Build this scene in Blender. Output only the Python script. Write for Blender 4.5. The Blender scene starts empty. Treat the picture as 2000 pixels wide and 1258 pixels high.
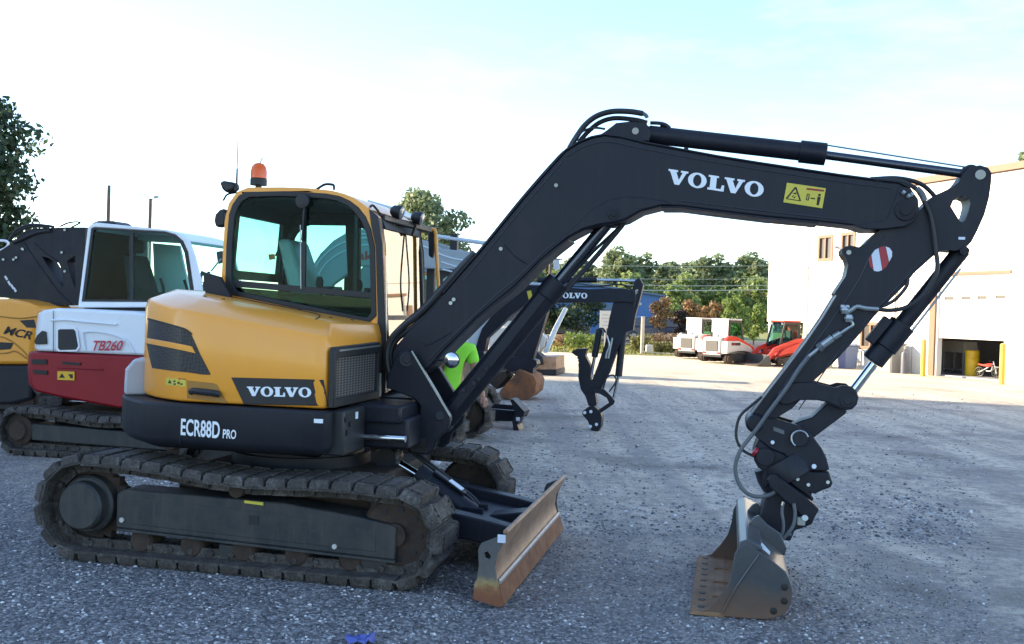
import bpy, bmesh, math, random
import numpy as np
from mathutils import Vector, Matrix
from mathutils.geometry import tessellate_polygon
random.seed(7)
scene = bpy.context.scene
# ------------------------------------------------------------------ camera
FPX, ROLL, HORIZON, EYE = 1976.2, 0.03097, 607.5, 1.787     # focal length in px of a 2000 px wide frame
TH, HX, HY = 0.21087, -1.578, 7.754                          # heading and place of the main excavator
PITCH = math.atan((629 - HORIZON) / FPX)
cam_d = bpy.data.cameras.new("Camera"); cam = bpy.data.objects.new("Camera", cam_d)
scene.collection.objects.link(cam); scene.camera = cam
cam_d.sensor_width = 36.0; cam_d.lens = FPX / 2000 * 36.0; cam_d.clip_end = 6000; cam_d.clip_start = 0.05
_f = Vector((0, math.cos(PITCH), -math.sin(PITCH))); _u = Vector((0, math.sin(PITCH), math.cos(PITCH))); _r = Vector((1, 0, 0))
cr, sr = math.cos(ROLL), math.sin(ROLL)
right, up = cr * _r + sr * _u, cr * _u - sr * _r
mw = Matrix((right, up, -_f)).transposed().to_4x4(); mw.translation = (0, 0, EYE); cam.matrix_world = mw
# ------------------------------------------------------------------ sky, sun, exposure
SUN_EL, SUN_DIR = math.radians(20), Vector((-0.958, 0.287, 0)).normalized()
world = bpy.data.worlds.new("World"); scene.world = world; world.use_nodes = True
nt = world.node_tree; bg = nt.nodes["Background"]
sky = nt.nodes.new("ShaderNodeTexSky"); sky.sky_type = 'NISHITA'; sky.sun_disc = False
sky.sun_elevation = SUN_EL; sky.sun_rotation = math.atan2(SUN_DIR.x, SUN_DIR.y); sky.air_density = .95; sky.dust_density = .1; sky.ozone_density = 2.4
# faint wisps of high cloud mixed into the sky colour
_tc = nt.nodes.new("ShaderNodeTexCoord"); _mp = nt.nodes.new("ShaderNodeMapping"); nt.links.new(_tc.outputs["Generated"], _mp.inputs[0]); _mp.inputs["Scale"].default_value = (3.0, 3.0, 11.0); _mp.inputs["Rotation"].default_value = (.25, .1, 0)
_nz = nt.nodes.new("ShaderNodeTexNoise"); _nz.inputs["Scale"].default_value = 1.3; _nz.inputs["Detail"].default_value = 7; _nz.inputs["Roughness"].default_value = .62; nt.links.new(_mp.outputs[0], _nz.inputs["Vector"])
_rp = nt.nodes.new("ShaderNodeValToRGB"); _rp.color_ramp.elements[0].position = .50; _rp.color_ramp.elements[0].color = (0, 0, 0, 1); _rp.color_ramp.elements[1].position = .74; _rp.color_ramp.elements[1].color = (.55, .55, .55, 1); nt.links.new(_nz.outputs["Fac"], _rp.inputs[0])
_mx = nt.nodes.new("ShaderNodeMix"); _mx.data_type = 'RGBA'; nt.links.new(_rp.outputs[0], _mx.inputs[0]); nt.links.new(sky.outputs[0], _mx.inputs[6]); _mx.inputs[7].default_value = (2.6, 2.55, 2.6, 1)
nt.links.new(_mx.outputs[2], bg.inputs[0]); bg.inputs[1].default_value = 0.15
sun_d = bpy.data.lights.new("Sun", 'SUN'); sun_d.energy = 5.0; sun_d.angle = math.radians(0.5); sun_d.color = (1.0, 0.82, 0.57)
sun = bpy.data.objects.new("Sun", sun_d); scene.collection.objects.link(sun)
sdir = Vector((SUN_DIR.x * math.cos(SUN_EL), SUN_DIR.y * math.cos(SUN_EL), math.sin(SUN_EL)))
sun.rotation_euler = (-sdir).to_track_quat('-Z', 'Y').to_euler(); sun.location = sdir * 100
scene.view_settings.view_transform = 'Standard'; scene.view_settings.look = 'None'
scene.view_settings.exposure = 1.7; scene.view_settings.gamma = 1.0
# ------------------------------------------------------------------ measuring helpers (pixel of the survey photo -> metres on a chosen real plane)
FW, SD = Vector((math.cos(TH), -math.sin(TH))), Vector((math.sin(TH), math.cos(TH)))
def ray(u, v):
    a, b = u - 1000, v - 629
    a, b = a * cr + b * sr, -a * sr + b * cr
    c, s = math.cos(PITCH), math.sin(PITCH)
    y, z = 1.0, -b / FPX
    return a / FPX, y * c + z * s, -y * s + z * c
def U(u, v, y):                       # -> (x, z) in the excavator frame on its plane y
    dx, dy, dz = ray(u, v)
    t = (y + HX * SD.x + HY * SD.y) / (dx * SD.x + dy * SD.y)
    px, py = t * dx - HX, t * dy - HY
    return px * FW.x + py * FW.y, EYE + t * dz
def U3(u, v, y):
    x, z = U(u, v, y); return (x, y, z)
def pl(y, pts): return [U(a, b, y) for a, b in pts]
def D(u, v, Y):                       # -> (X, Y, Z) at world depth Y
    dx, dy, dz = ray(u, v); t = Y / dy
    return (t * dx, Y, EYE + t * dz)
def ZO(ox, oy, s, pts): return [(ox + a / s, oy + b / s) for a, b in pts]
HERO = Matrix.Translation((HX, HY, 0)) @ Matrix.Rotation(-TH, 4, 'Z')
# ------------------------------------------------------------------ mesh helpers
COL = scene.collection
def catmull(pts, n=6):
    P = [Vector(p) for p in pts]
    if len(P) < 3: return P
    out = []
    for i in range(len(P) - 1):
        p0 = P[i - 1] if i else P[i] * 2 - P[i + 1]
        p1, p2 = P[i], P[i + 1]
        p3 = P[i + 2] if i + 2 < len(P) else P[i + 1] * 2 - P[i]
        for k in range(n):
            t = k / n
            out.append(0.5 * ((2 * p1) + (p2 - p0) * t + (2 * p0 - 5 * p1 + 4 * p2 - p3) * t * t + (3 * p1 - p0 - 3 * p2 + p3) * t ** 3))
    out.append(P[-1]); return out
class MB:
    def __init__(s): s.v = []; s.f = []
    def add(s, v, f):
        o = len(s.v); s.v += [tuple(p) for p in v]; s.f += [tuple(o + i for i in q) for q in f]; return s
    def box(s, x0, x1, y0, y1, z0, z1):
        v = [(x, y, z) for x in (x0, x1) for y in (y0, y1) for z in (z0, z1)]
        return s.add(v, [(0, 1, 3, 2), (4, 6, 7, 5), (0, 4, 5, 1), (2, 3, 7, 6), (0, 2, 6, 4), (1, 5, 7, 3)])
    def obox(s, c, ax, half):
        c = Vector(c); A = [Vector(a).normalized() * h for a, h in zip(ax, half)]
        v = [c + A[0] * i + A[1] * j + A[2] * k for i in (-1, 1) for j in (-1, 1) for k in (-1, 1)]
        return s.add(v, [(0, 1, 3, 2), (4, 6, 7, 5), (0, 4, 5, 1), (2, 3, 7, 6), (0, 2, 6, 4), (1, 5, 7, 3)])
    def bar(s, p0, p1, w, h, upv=(0, 0, 1)):
        p0, p1 = Vector(p0), Vector(p1); d = (p1 - p0); L = d.length; d.normalize()
        sd = d.cross(Vector(upv)); 
        if sd.length < 1e-4: sd = d.cross(Vector((0, 1, 0)))
        sd.normalize(); u2 = sd.cross(d)
        return s.obox((p0 + p1) / 2, (d, sd, u2), (L / 2, w / 2, h / 2))
    def ring(s, c, d, r, n):
        d = Vector(d).normalized(); a = d.cross(Vector((0, 0, 1)))
        if a.length < 1e-3: a = d.cross(Vector((1, 0, 0)))
        a.normalize(); b = d.cross(a)
        return [Vector(c) + a * r * math.cos(2 * math.pi * i / n) + b * r * math.sin(2 * math.pi * i / n) for i in range(n)]
    def cyl(s, p0, p1, r0, r1=None, n=20, caps=True):
        r1 = r0 if r1 is None else r1; d = Vector(p1) - Vector(p0)
        return s.loft([s.ring(p0, d, r0, n), s.ring(p1, d, r1, n)], caps)
    def lathe(s, p0, d, prof, n=20, caps=True):       # prof: (distance along d, radius)
        d = Vector(d).normalized()
        return s.loft([s.ring(Vector(p0) + d * t, d, r, n) for t, r in prof], caps)
    def loft(s, rings, caps=True, closed=True):
        n = len(rings[0]); v = [p for r in rings for p in r]; f = []
        for i in range(len(rings) - 1):
            for j in range(n if closed else n - 1):
                k = (j + 1) % n
                f.append((i * n + j, i * n + k, (i + 1) * n + k, (i + 1) * n + j))
        if caps: f += [tuple(range(n - 1, -1, -1)), tuple((len(rings) - 1) * n + j for j in range(n))]
        return s.add(v, f)
    def tube(s, pts, r, n=8, sm=6, closed=False):
        P = catmull(pts, sm) if sm else [Vector(p) for p in pts]
        rings = []; prev = None
        for i, p in enumerate(P):
            d = (P[min(i + 1, len(P) - 1)] - P[max(i - 1, 0)]).normalized()
            a = d.cross(Vector((0, 0, 1))) if prev is None else prev - d * prev.dot(d)
            if a.length < 1e-3: a = d.cross(Vector((1, 0, 0)))
            a.normalize(); prev = a; b = d.cross(a)
            rr = r(i / (len(P) - 1)) if callable(r) else r
            rings.append([p + a * rr * math.cos(2 * math.pi * k / n) + b * rr * math.sin(2 * math.pi * k / n) for k in range(n)])
        return s.loft(rings, True)
    def plate(s, poly, c0, c1, holes=(), fn=None):    # poly in (a, b), extruded along c; fn maps (a, b, c) -> xyz
        fn = fn or (lambda a, b, c: (a, c, b))
        loops = [list(poly)] + [list(h) for h in holes]
        flat = [p for l in loops for p in l]; n = len(flat); o = 0; f = []
        if holes:
            tris = tessellate_polygon([[Vector((p[0], p[1], 0)) for p in l] for l in loops])
            f += [tuple(t) for t in tris] + [tuple(i + n for i in reversed(t)) for t in tris]
        else:
            f += [tuple(range(n)), tuple(range(2 * n - 1, n - 1, -1))]
        for l in loops:
            m = len(l)
            for i in range(m):
                j = (i + 1) % m; f.append((o + i, o + j, n + o + j, n + o + i))
            o += m
        return s.add([fn(p[0], p[1], c0) for p in flat] + [fn(p[0], p[1], c1) for p in flat], f)
    def sphere(s, c, r, n=14, sc=(1, 1, 1)):
        m = n // 2; rings = []
        for i in range(1, m):
            t = math.pi * i / m
            rings.append([(c[0] + r * sc[0] * math.sin(t) * math.cos(2 * math.pi * k / n), c[1] + r * sc[1] * math.sin(t) * math.sin(2 * math.pi * k / n), c[2] + r * sc[2] * math.cos(t)) for k in range(n)])
        return s.loft(rings, True)
    def build(s, name, mat, parent=None, bevel=0, angle=35, org=None):
        me = bpy.data.meshes.new(name)
        vv = s.v if org is None else [(a - org[0], b - org[1], c - org[2]) for a, b, c in s.v]
        me.from_pydata(vv, [], s.f); me.materials.append(mat)
        b = bmesh.new(); b.from_mesh(me); bmesh.ops.recalc_face_normals(b, faces=b.faces); b.to_mesh(me); b.free()
        if angle: 
            for p in me.polygons: p.use_smooth = True
            me.set_sharp_from_angle(angle=math.radians(angle))
        ob = bpy.data.objects.new(name, me); COL.objects.link(ob)
        if parent is not None: ob.parent = parent
        if bevel:
            m = ob.modifiers.new("bevel", 'BEVEL'); m.width = bevel; m.segments = 2; m.limit_method = 'ANGLE'; m.angle_limit = math.radians(40); m.harden_normals = False
        return ob
def tag(o, label, cat, group=None, kind=None):
    if label: o["label"] = label
    if cat: o["category"] = cat
    if group: o["group"] = group
    if kind: o["kind"] = kind
    return o
def thing(name, label, cat, loc=(0, 0, 0), rz=0.0, group=None):
    o = bpy.data.objects.new(name, None); COL.objects.link(o); o.empty_display_size = 0.2
    o.location = loc; o.rotation_euler = (0, 0, rz)
    return tag(o, label, cat, group)
def hero_thing(name, label, cat, x, y, group=None):    # an Empty on the ground in the excavators' common frame
    p = HERO @ Vector((x, y, 0)); return thing(name, label, cat, p, -TH, group)
def copy_tree(o, parent=None):
    c = o.copy(); COL.objects.link(c)
    if parent is not None: c.parent = parent
    for ch in list(o.children): copy_tree(ch, c)
    return c
def setprops(o, label, group=None):
    o["label"] = label
    if group: o["group"] = group
# ------------------------------------------------------------------ materials
def new_mat(name):
    m = bpy.data.materials.new(name); m.use_nodes = True
    return m, m.node_tree.nodes, m.node_tree.links, m.node_tree.nodes["Principled BSDF"]
def noise(N, L, scale, detail=4, rough=.6, coord=None, vec=None):
    t = N.new("ShaderNodeTexNoise"); t.inputs["Scale"].default_value = scale; t.inputs["Detail"].default_value = detail; t.inputs["Roughness"].default_value = rough
    if vec is None:
        if coord is None: coord = N.new("ShaderNodeTexCoord")
        vec = coord.outputs["Object"]
    L.new(vec, t.inputs["Vector"]); return t.outputs["Fac"]
def ramp(N, L, fac, stops):
    r = N.new("ShaderNodeValToRGB"); e = r.color_ramp.elements
    while len(e) < len(stops): e.new(.5)
    for k, (p, c) in enumerate(stops):
        e[k].position = p; e[k].color = (c, c, c, 1) if isinstance(c, (int, float)) else (*c[:3], 1)
    L.new(fac, r.inputs[0]); return r.outputs[0]
def mix(N, L, fac, a, b, mode='MIX'):
    m = N.new("ShaderNodeMix"); m.data_type = 'RGBA'; m.blend_type = mode
    for s, x in ((m.inputs[0], fac), (m.inputs[6], a), (m.inputs[7], b)):
        if hasattr(x, "links"): L.new(x, s)
        elif isinstance(x, (int, float)): s.default_value = x
        else: s.default_value = (*x[:3], 1)
    return m.outputs[2]
def bump(N, L, h, B, strength=.3, dist=.01):
    b = N.new("ShaderNodeBump"); b.inputs["Strength"].default_value = strength; b.inputs["Distance"].default_value = dist
    L.new(h, b.inputs["Height"]); L.new(b.outputs[0], B.inputs["Normal"])
def paint(name, col, rough=.4, dirt=.25, dcol=(.22, .19, .16), metal=0, coat=0, bs=.08, dscale=3.0, wear=0, spec=.5):
    m, N, L, B = new_mat(name)
    n1 = noise(N, L, dscale, 6, .65); n2 = noise(N, L, 28, 4, .7)
    f = ramp(N, L, n1, [(.42, 0), (.75, dirt)])
    f2 = ramp(N, L, n2, [(.5, 0), (.8, dirt * .6)])
    c = mix(N, L, f, col, dcol); c = mix(N, L, f2, c, [min(1, x * 1.5 + .01) for x in col])
    if wear:          # fine scratches and runs of dried dust
        tc = N.new("ShaderNodeTexCoord"); mp = N.new("ShaderNodeMapping"); L.new(tc.outputs["Object"], mp.inputs[0]); mp.inputs["Scale"].default_value = (9, 9, .9)
        st = noise(N, L, 2.0, 6, .75, vec=mp.outputs[0]); c = mix(N, L, ramp(N, L, st, [(.50, 0), (.78, wear * .7)]), c, dcol)
        mp = N.new("ShaderNodeMapping"); L.new(tc.outputs["Object"], mp.inputs[0]); mp.inputs["Rotation"].default_value = (.3, .6, .2); mp.inputs["Scale"].default_value = (3, 30, 60)
        sc = noise(N, L, 3.0, 3, .8, vec=mp.outputs[0]); c = mix(N, L, ramp(N, L, sc, [(.66, 0), (.72, wear * .6)]), c, [min(1, x * 1.3 + .03) for x in dcol])
    L.new(c, B.inputs["Base Color"])
    r = ramp(N, L, n1, [(.3, rough * .8), (.75, min(1, rough * 1.35))]); L.new(r, B.inputs["Roughness"])
    B.inputs["Metallic"].default_value = metal; B.inputs["Specular IOR Level"].default_value = spec
    if coat: B.inputs["Coat Weight"].default_value = coat; B.inputs["Coat Roughness"].default_value = .12
    if bs: bump(N, L, n2, B, bs, .004)
    return m
def rusty(name, a, b, c, rough=.75, scale=5.0, metal=0.2):
    m, N, L, B = new_mat(name)
    n1 = noise(N, L, scale, 8, .7); n2 = noise(N, L, scale * 9, 5, .7)
    k = ramp(N, L, n1, [(.3, a), (.52, b), (.72, c)])
    k = mix(N, L, ramp(N, L, n2, [(.35, .0), (.75, .45)]), k, [x * .55 for x in b])
    L.new(k, B.inputs["Base Color"]); B.inputs["Roughness"].default_value = rough; B.inputs["Metallic"].default_value = metal
    bump(N, L, n2, B, .35, .004); return m
def glass(name, tint, ior=1.5, refl=1.0):
    m, N, L, B = new_mat(name); N.remove(B)
    out = N["Material Output"]; tr = N.new("ShaderNodeBsdfTransparent"); tr.inputs[0].default_value = (*tint, 1)
    gl = N.new("ShaderNodeBsdfGlossy"); gl.inputs["Roughness"].default_value = .02; gl.inputs[0].default_value = (refl, refl, refl, 1)
    fr = N.new("ShaderNodeFresnel"); fr.inputs[0].default_value = ior
    ms = N.new("ShaderNodeMixShader"); ge = N.new("ShaderNodeNewGeometry"); inv = N.new("ShaderNodeMath"); inv.operation = 'SUBTRACT'; inv.inputs[0].default_value = 1.0; L.new(ge.outputs["Backfacing"], inv.inputs[1])
    mu = N.new("ShaderNodeMath"); mu.operation = 'MULTIPLY'; L.new(fr.outputs[0], mu.inputs[0]); L.new(inv.outputs[0], mu.inputs[1]); L.new(mu.outputs[0], ms.inputs[0]); L.new(tr.outputs[0], ms.inputs[1]); L.new(gl.outputs[0], ms.inputs[2]); L.new(ms.outputs[0], out.inputs[0])
    return m
def plain(name, col, rough=.6, metal=0, emit=0):
    m, N, L, B = new_mat(name)
    n = noise(N, L, 12, 4, .6); c = mix(N, L, ramp(N, L, n, [(.35, .0), (.75, .25)]), col, [x * .65 for x in col])
    L.new(c, B.inputs["Base Color"]); B.inputs["Roughness"].default_value = rough; B.inputs["Metallic"].default_value = metal
    return m
M = {}
M['charcoal'] = paint("charcoal_paint", (.0095, .011, .0185), .46, .16, (.055, .055, .065), bs=.06, wear=.28, spec=.32)
M['skirt'] = paint("skirt_paint", (.0115, .013, .019), .52, .15, (.045, .046, .052), bs=.12, wear=.2, spec=.35)
M['yellow'] = paint("yellow_paint", (.90, .355, .030), .34, .12, (.60, .33, .13), coat=.35, bs=.0, wear=.12)
M['grey_cast'] = paint("grey_cast_paint", (.42, .43, .47), .45, .2, (.25, .24, .24))
M['black'] = paint("black_plastic", (.012, .012, .014), .5, .2, (.05, .05, .05))
M['mesh'] = paint("grille_black", (.010, .010, .012), .55, .2, (.03, .03, .03))
M['rubber'] = paint("hose_rubber", (.014, .014, .016), .45, .25, (.07, .07, .07))
M['hose_grey'] = paint("grey_hose", (.10, .11, .12), .4, .25, (.2, .2, .2))
M['steel'] = plain("zinc_steel", (.42, .45, .45), .38, .8)
M['chrome'] = plain("chrome_rod", (.72, .74, .76), .12, 1.0)
M['rod'] = plain("cylinder_rod", (.10, .11, .13), .22, .9)
def track_mat():
    m, N, L, B = new_mat("dirty_track"); oi = N.new("ShaderNodeObjectInfo"); tc = N.new("ShaderNodeTexCoord")
    ad = N.new("ShaderNodeVectorMath"); L.new(tc.outputs["Object"], ad.inputs[0]); cm = N.new("ShaderNodeCombineXYZ"); L.new(oi.outputs["Random"], cm.inputs[0]); sc = N.new("ShaderNodeVectorMath"); sc.operation = 'SCALE'; sc.inputs["Scale"].default_value = 40; L.new(cm.outputs[0], sc.inputs[0]); L.new(sc.outputs[0], ad.inputs[1])
    n1 = noise(N, L, 7, 7, .75, vec=ad.outputs[0]); n2 = noise(N, L, 45, 5, .75, vec=ad.outputs[0])
    c = ramp(N, L, n1, [(.30, (.030, .024, .021)), (.48, (.085, .072, .063)), (.66, (.20, .18, .165))])
    c = mix(N, L, ramp(N, L, oi.outputs["Random"], [(0, 0), (1, .45)]), c, (.05, .042, .038)); c = mix(N, L, ramp(N, L, n2, [(.42, .65), (.62, 0)]), c, (.018, .015, .013))
    L.new(c, B.inputs["Base Color"]); B.inputs["Roughness"].default_value = .85; bump(N, L, n2, B, .7, .01); return m
M['track'] = track_mat()
M['frame'] = paint("track_frame_paint", (.017, .021, .024), .55, .6, (.085, .07, .058), dscale=4.5, wear=.9)
M['mud'] = rusty("muddy_chain", (.020, .016, .014), (.055, .034, .024), (.075, .055, .042), .9, 7.0, 0)
M['mould'] = rusty("worn_blade_steel", (.17, .085, .045), (.33, .20, .125), (.42, .31, .235), .5, 5.0, .2)
M['edge'] = rusty("rusty_cutting_edge", (.12, .042, .02), (.25, .10, .045), (.34, .18, .10), .8, 6.0, .1)
def bucket_mat():
    m, N, L, B = new_mat("bucket_paint"); tc = N.new("ShaderNodeTexCoord"); sp_ = N.new("ShaderNodeSeparateXYZ"); L.new(tc.outputs["Object"], sp_.inputs[0])
    n1 = noise(N, L, 5, 7, .72); n2 = noise(N, L, 35, 5, .7); md = N.new("ShaderNodeMath"); md.operation = 'MULTIPLY_ADD'; L.new(n1, md.inputs[0]); md.inputs[1].default_value = .30; L.new(sp_.outputs[2], md.inputs[2])
    k = ramp(N, L, md.outputs[0], [(.08, (.16, .085, .05)), (.20, (.10, .06, .042)), (.30, (.075, .06, .05)), (.34, (.055, .06, .066)), (.7, (.07, .076, .084))])
    c = mix(N, L, ramp(N, L, n2, [(.45, .0), (.75, .5)]), k, (.09, .08, .075)); L.new(c, B.inputs["Base Color"])
    L.new(ramp(N, L, md.outputs[0], [(.25, .6), (.36, .30)]), B.inputs["Roughness"]); bump(N, L, n2, B, .2, .004); return m
M['bucket'] = bucket_mat()
M['bucket_rust'] = rusty("bucket_lip_rust", (.12, .055, .03), (.27, .15, .075), (.33, .21, .12), .75, 5.0, .15)
M['lettering'] = plain("white_lettering", (.80, .84, .88), .5)
M['label_y'] = plain("yellow_label", (.62, .52, .06), .45)
M['ink'] = plain("label_ink", (.015, .012, .012), .6)
M['red_ink'] = plain("red_ink", (.30, .015, .02), .5)
M['red_refl'] = plain("red_reflector", (.34, .015, .03), .35)
M['white_refl'] = plain("white_reflector", (.62, .68, .78), .3)
M['glass'] = glass("cab_glass", (.70, .89, .85), 1.16); M['glass_dark'] = glass("dark_glass", (.07, .10, .10), 1.35)
M['windscreen'] = glass("windscreen_glass", (.30, .36, .36), 2.5)
M['amber'] = plain("amber_lens", (.85, .13, .015), .15)
M['mirror'] = plain("mirror_glass", (.85, .87, .9), .03, 1.0)
M['lens'] = plain("lamp_lens", (.22, .23, .25), .12, .3)
M['white'] = paint("white_paint", (.80, .82, .86), .32, .12, (.5, .48, .45), coat=.3, bs=0)
M['white2'] = paint("cream_white_paint", (.50, .49, .46), .4, .12, (.5, .46, .40), bs=0)
M['red'] = paint("red_paint", (.27, .004, .012), .42, .15, (.11, .012, .016), bs=.02, spec=.35)
M['red_arm'] = paint("bright_red_paint", (.62, .045, .025), .38, .15, (.35, .08, .05), bs=0)
M['grey'] = paint("grey_machine_paint", (.30, .34, .37), .4, .2, (.14, .15, .15), bs=.04)
M['grey_lt'] = paint("light_blue_grey_paint", (.55, .62, .68), .4, .15, (.3, .3, .3), bs=0)
M['plastic_wrap'] = plain("plastic_seat_cover", (.42, .47, .46), .2)
M['seat'] = plain("dark_seat", (.03, .03, .035), .7)
M['interior'] = plain("cab_lining", (.014, .014, .018), .7)
M['wood'] = rusty("weathered_pole_wood", (.10, .07, .05), (.16, .11, .085), (.20, .15, .12), .9, 3.0, 0)

M['arm_edge'] = paint("arm_edge_highlight", (.20, .20, .23), .35, .3, (.35, .34, .34), metal=.3)  # pale colour stands for the bright sky reflection along the arm edge
def blade_end():
    m, N, L, B = new_mat("blade_end_paint"); tc = N.new("ShaderNodeTexCoord"); sp_ = N.new("ShaderNodeSeparateXYZ"); L.new(tc.outputs["Object"], sp_.inputs[0])
    n1 = noise(N, L, 9, 6, .7); n2 = noise(N, L, 40, 5, .7); md = N.new("ShaderNodeMath"); md.operation = 'MULTIPLY_ADD'; L.new(n1, md.inputs[0]); md.inputs[1].default_value = .16; L.new(sp_.outputs[2], md.inputs[2])
    k = ramp(N, L, md.outputs[0], [(.09, (.22, .075, .03)), (.135, (.26, .11, .04)), (.165, (.36, .25, .10)), (.23, (.11, .11, .10)), (.5, (.075, .078, .085))])
    c = mix(N, L, ramp(N, L, n2, [(.4, .0), (.7, .4)]), k, (.05, .04, .035)); L.new(c, B.inputs["Base Color"]); B.inputs["Roughness"].default_value = .6; bump(N, L, n2, B, .3, .004); return m
M['bl_end'] = blade_end()
def patterned(name, ca, cb, scale, rot, rough=.5):
    m, N, L, B = new_mat(name); tc = N.new("ShaderNodeTexCoord"); mp = N.new("ShaderNodeMapping"); L.new(tc.outputs["Object"], mp.inputs[0])
    mp.inputs["Rotation"].default_value = rot; ck = N.new("ShaderNodeTexChecker"); ck.inputs["Scale"].default_value = scale; L.new(mp.outputs[0], ck.inputs[0])
    ck.inputs[1].default_value = (*ca, 1); ck.inputs[2].default_value = (*cb, 1); L.new(ck.outputs[0], B.inputs["Base Color"]); B.inputs["Roughness"].default_value = rough
    bump(N, L, ck.outputs[1], B, .6, .006); return m
def expanded(name, ca, cb, py, pz):
    m, N, L, B = new_mat(name); tc = N.new("ShaderNodeTexCoord"); m1 = N.new("ShaderNodeMapping"); m2 = N.new("ShaderNodeMapping"); L.new(tc.outputs["Object"], m1.inputs[0]); L.new(m1.outputs[0], m2.inputs[0])
    m1.inputs["Scale"].default_value = (.0, 1 / py, 1 / pz); m1.inputs["Location"].default_value = (.5, 0, 0); m2.inputs["Rotation"].default_value = (math.radians(45), 0, 0); m2.inputs["Scale"].default_value = (1, 1.414, 1.414)
    ck = N.new("ShaderNodeTexChecker"); ck.inputs["Scale"].default_value = 1; L.new(m2.outputs[0], ck.inputs[0]); ck.inputs[1].default_value = (*ca, 1); ck.inputs[2].default_value = (*cb, 1)
    L.new(ck.outputs[0], B.inputs["Base Color"]); B.inputs["Roughness"].default_value = .5; return m
M['perf'] = expanded("perforated_sheet", (.012, .012, .014), (.17, .145, .135), .055, .0175)
M['grille'] = patterned("honeycomb_grille", (.008, .008, .010), (.030, .031, .036), 55, (0, math.radians(45), .3), .4)
M['red_ink2'] = plain("red_lettering", (.52, .02, .04), .45)
M['label_or'] = plain("orange_label", (.75, .42, .02), .45)
M['yellow_dk'] = paint("yellow_crease", (.42, .19, .016), .45, .1, bs=0)
M['rust_bright'] = rusty("bright_rust", (.05, .035, .03), (.22, .09, .04), (.50, .17, .04), .85, 2.6, 0)
M['grille_pale'] = patterned("pale_rear_grille", (.05, .048, .046), (.11, .10, .095), 30, (math.radians(45), 0, 0), .6)
M['win_pale'] = plain("pale_teal_pane", (.30, .42, .47), .1)  # opaque panes in one even pale teal
M['ink_grey'] = plain("grey_print", (.30, .30, .30), .7)
M['wire'] = plain("pale_wire", (.55, .52, .42), .5)  # one even pale colour for all the wires
M['worn_strip'] = rusty("worn_strip_steel", (.30, .24, .20), (.46, .40, .36), (.55, .50, .46), .4, 6.0, .4)
M['weld'] = paint("painted_weld", (.028, .030, .040), .35, .2, (.08, .08, .085))
# ================================================================== ground
def sstep(a, b, x):
    t = np.clip((x - a) / (b - a), 0, 1); return t * t * (3 - 2 * t)
def gz(X, Y):
    X, Y = np.asarray(X, float), np.asarray(Y, float)
    xh = (X - HX) * FW.x + (Y - HY) * FW.y; yh = (X - HX) * SD.x + (Y - HY) * SD.y
    dip = -0.05 * sstep(1.42, 1.75, xh) * (1 - sstep(9, 20, xh)) * (1 - sstep(4, 9, yh))
    near = 1 - sstep(18, 30, np.hypot(X, Y - 5))
    flat = 1 - np.maximum(0, 1 - np.maximum(np.abs(xh) / 2.6, np.abs(yh) / 2.2)) * .8
    und = 0.012 * (np.sin(X * 1.7 + .8 * np.sin(Y * .9)) * np.sin(Y * 1.3 + .5) + .6 * np.sin(X * 3.9 + 1) * np.sin(Y * 2.3)) * near
    return dip + und * flat - .012 * near
def gzf(x, y): return float(gz(x, y))
def axis(lo, hi, n, c, k):
    t = np.linspace(-1, 1, n); s = np.sinh(k * t) / math.sinh(k)
    return np.where(s < 0, c + s * (c - lo), c + s * (hi - c))
gx, gy = axis(-2500, 2500, 230, 0, 8.6), axis(-2500, 4000, 260, 7, 8.8)
GX, GY = np.meshgrid(gx, gy); GZ = gz(GX, GY)
nx, ny = len(gx), len(gy)
gb = MB(); gb.v = [tuple(p) for p in np.stack([GX, GY, GZ], -1).reshape(-1, 3).tolist()]
gb.f = [(j * nx + i, j * nx + i + 1, (j + 1) * nx + i + 1, (j + 1) * nx + i) for j in range(ny - 1) for i in range(nx - 1)]
m, N, L, B = new_mat("gravel_yard")
tc = N.new("ShaderNodeTexCoord"); ob = tc.outputs["Object"]
sep = N.new("ShaderNodeSeparateXYZ"); L.new(ob, sep.inputs[0])
def vmath(op, a, b):
    q = N.new("ShaderNodeMath"); q.operation = op
    for s, x in zip(q.inputs, (a, b)):
        if hasattr(x, "links"): L.new(x, s)
        else: s.default_value = x
    return q.outputs[0]
def vor(scale, feat='F1'):
    t = N.new("ShaderNodeTexVoronoi"); t.inputs["Scale"].default_value = scale; t.feature = feat; L.new(ob, t.inputs["Vector"]); return t
v1 = vor(42); v2 = vor(95)
peb = ramp(N, L, v1.outputs["Color"], [(.0, (.06, .058, .062)), (.5, (.18, .172, .175)), (.82, (.33, .315, .31)), (.96, (.54, .52, .50)), (1, (.75, .74, .72))])
gap = ramp(N, L, v1.outputs["Distance"], [(.0, 1), (.55, .9), (.95, .25)])
peb = mix(N, L, 1.0, peb, gap, 'MULTIPLY')
fine = ramp(N, L, v2.outputs["Color"], [(.0, (.11, .11, .12)), (.6, (.185, .18, .18)), (.9, (.29, .28, .265)), (1, (.46, .45, .43))])
nb = noise(N, L, .45, 6, .62, vec=ob); ns = noise(N, L, 3.0, 5, .7, vec=ob)
mp = N.new("ShaderNodeMapping"); L.new(ob, mp.inputs[0]); mp.inputs["Rotation"].default_value = (0, 0, .17); mp.inputs["Scale"].default_value = (1.7, .07, 1)
rut = noise(N, L, 1.0, 5, .6, vec=mp.outputs[0])
mp2 = N.new("ShaderNodeMapping"); L.new(ob, mp2.inputs[0]); mp2.inputs["Rotation"].default_value = (0, 0, -.55); mp2.inputs["Scale"].default_value = (1.2, .10, 1)
rut2 = noise(N, L, 1.0, 5, .6, vec=mp2.outputs[0])
dust = mix(N, L, ramp(N, L, rut, [(.40, 0), (.60, 1)]), (.53, .49, .44), (.68, .625, .555))
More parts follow.
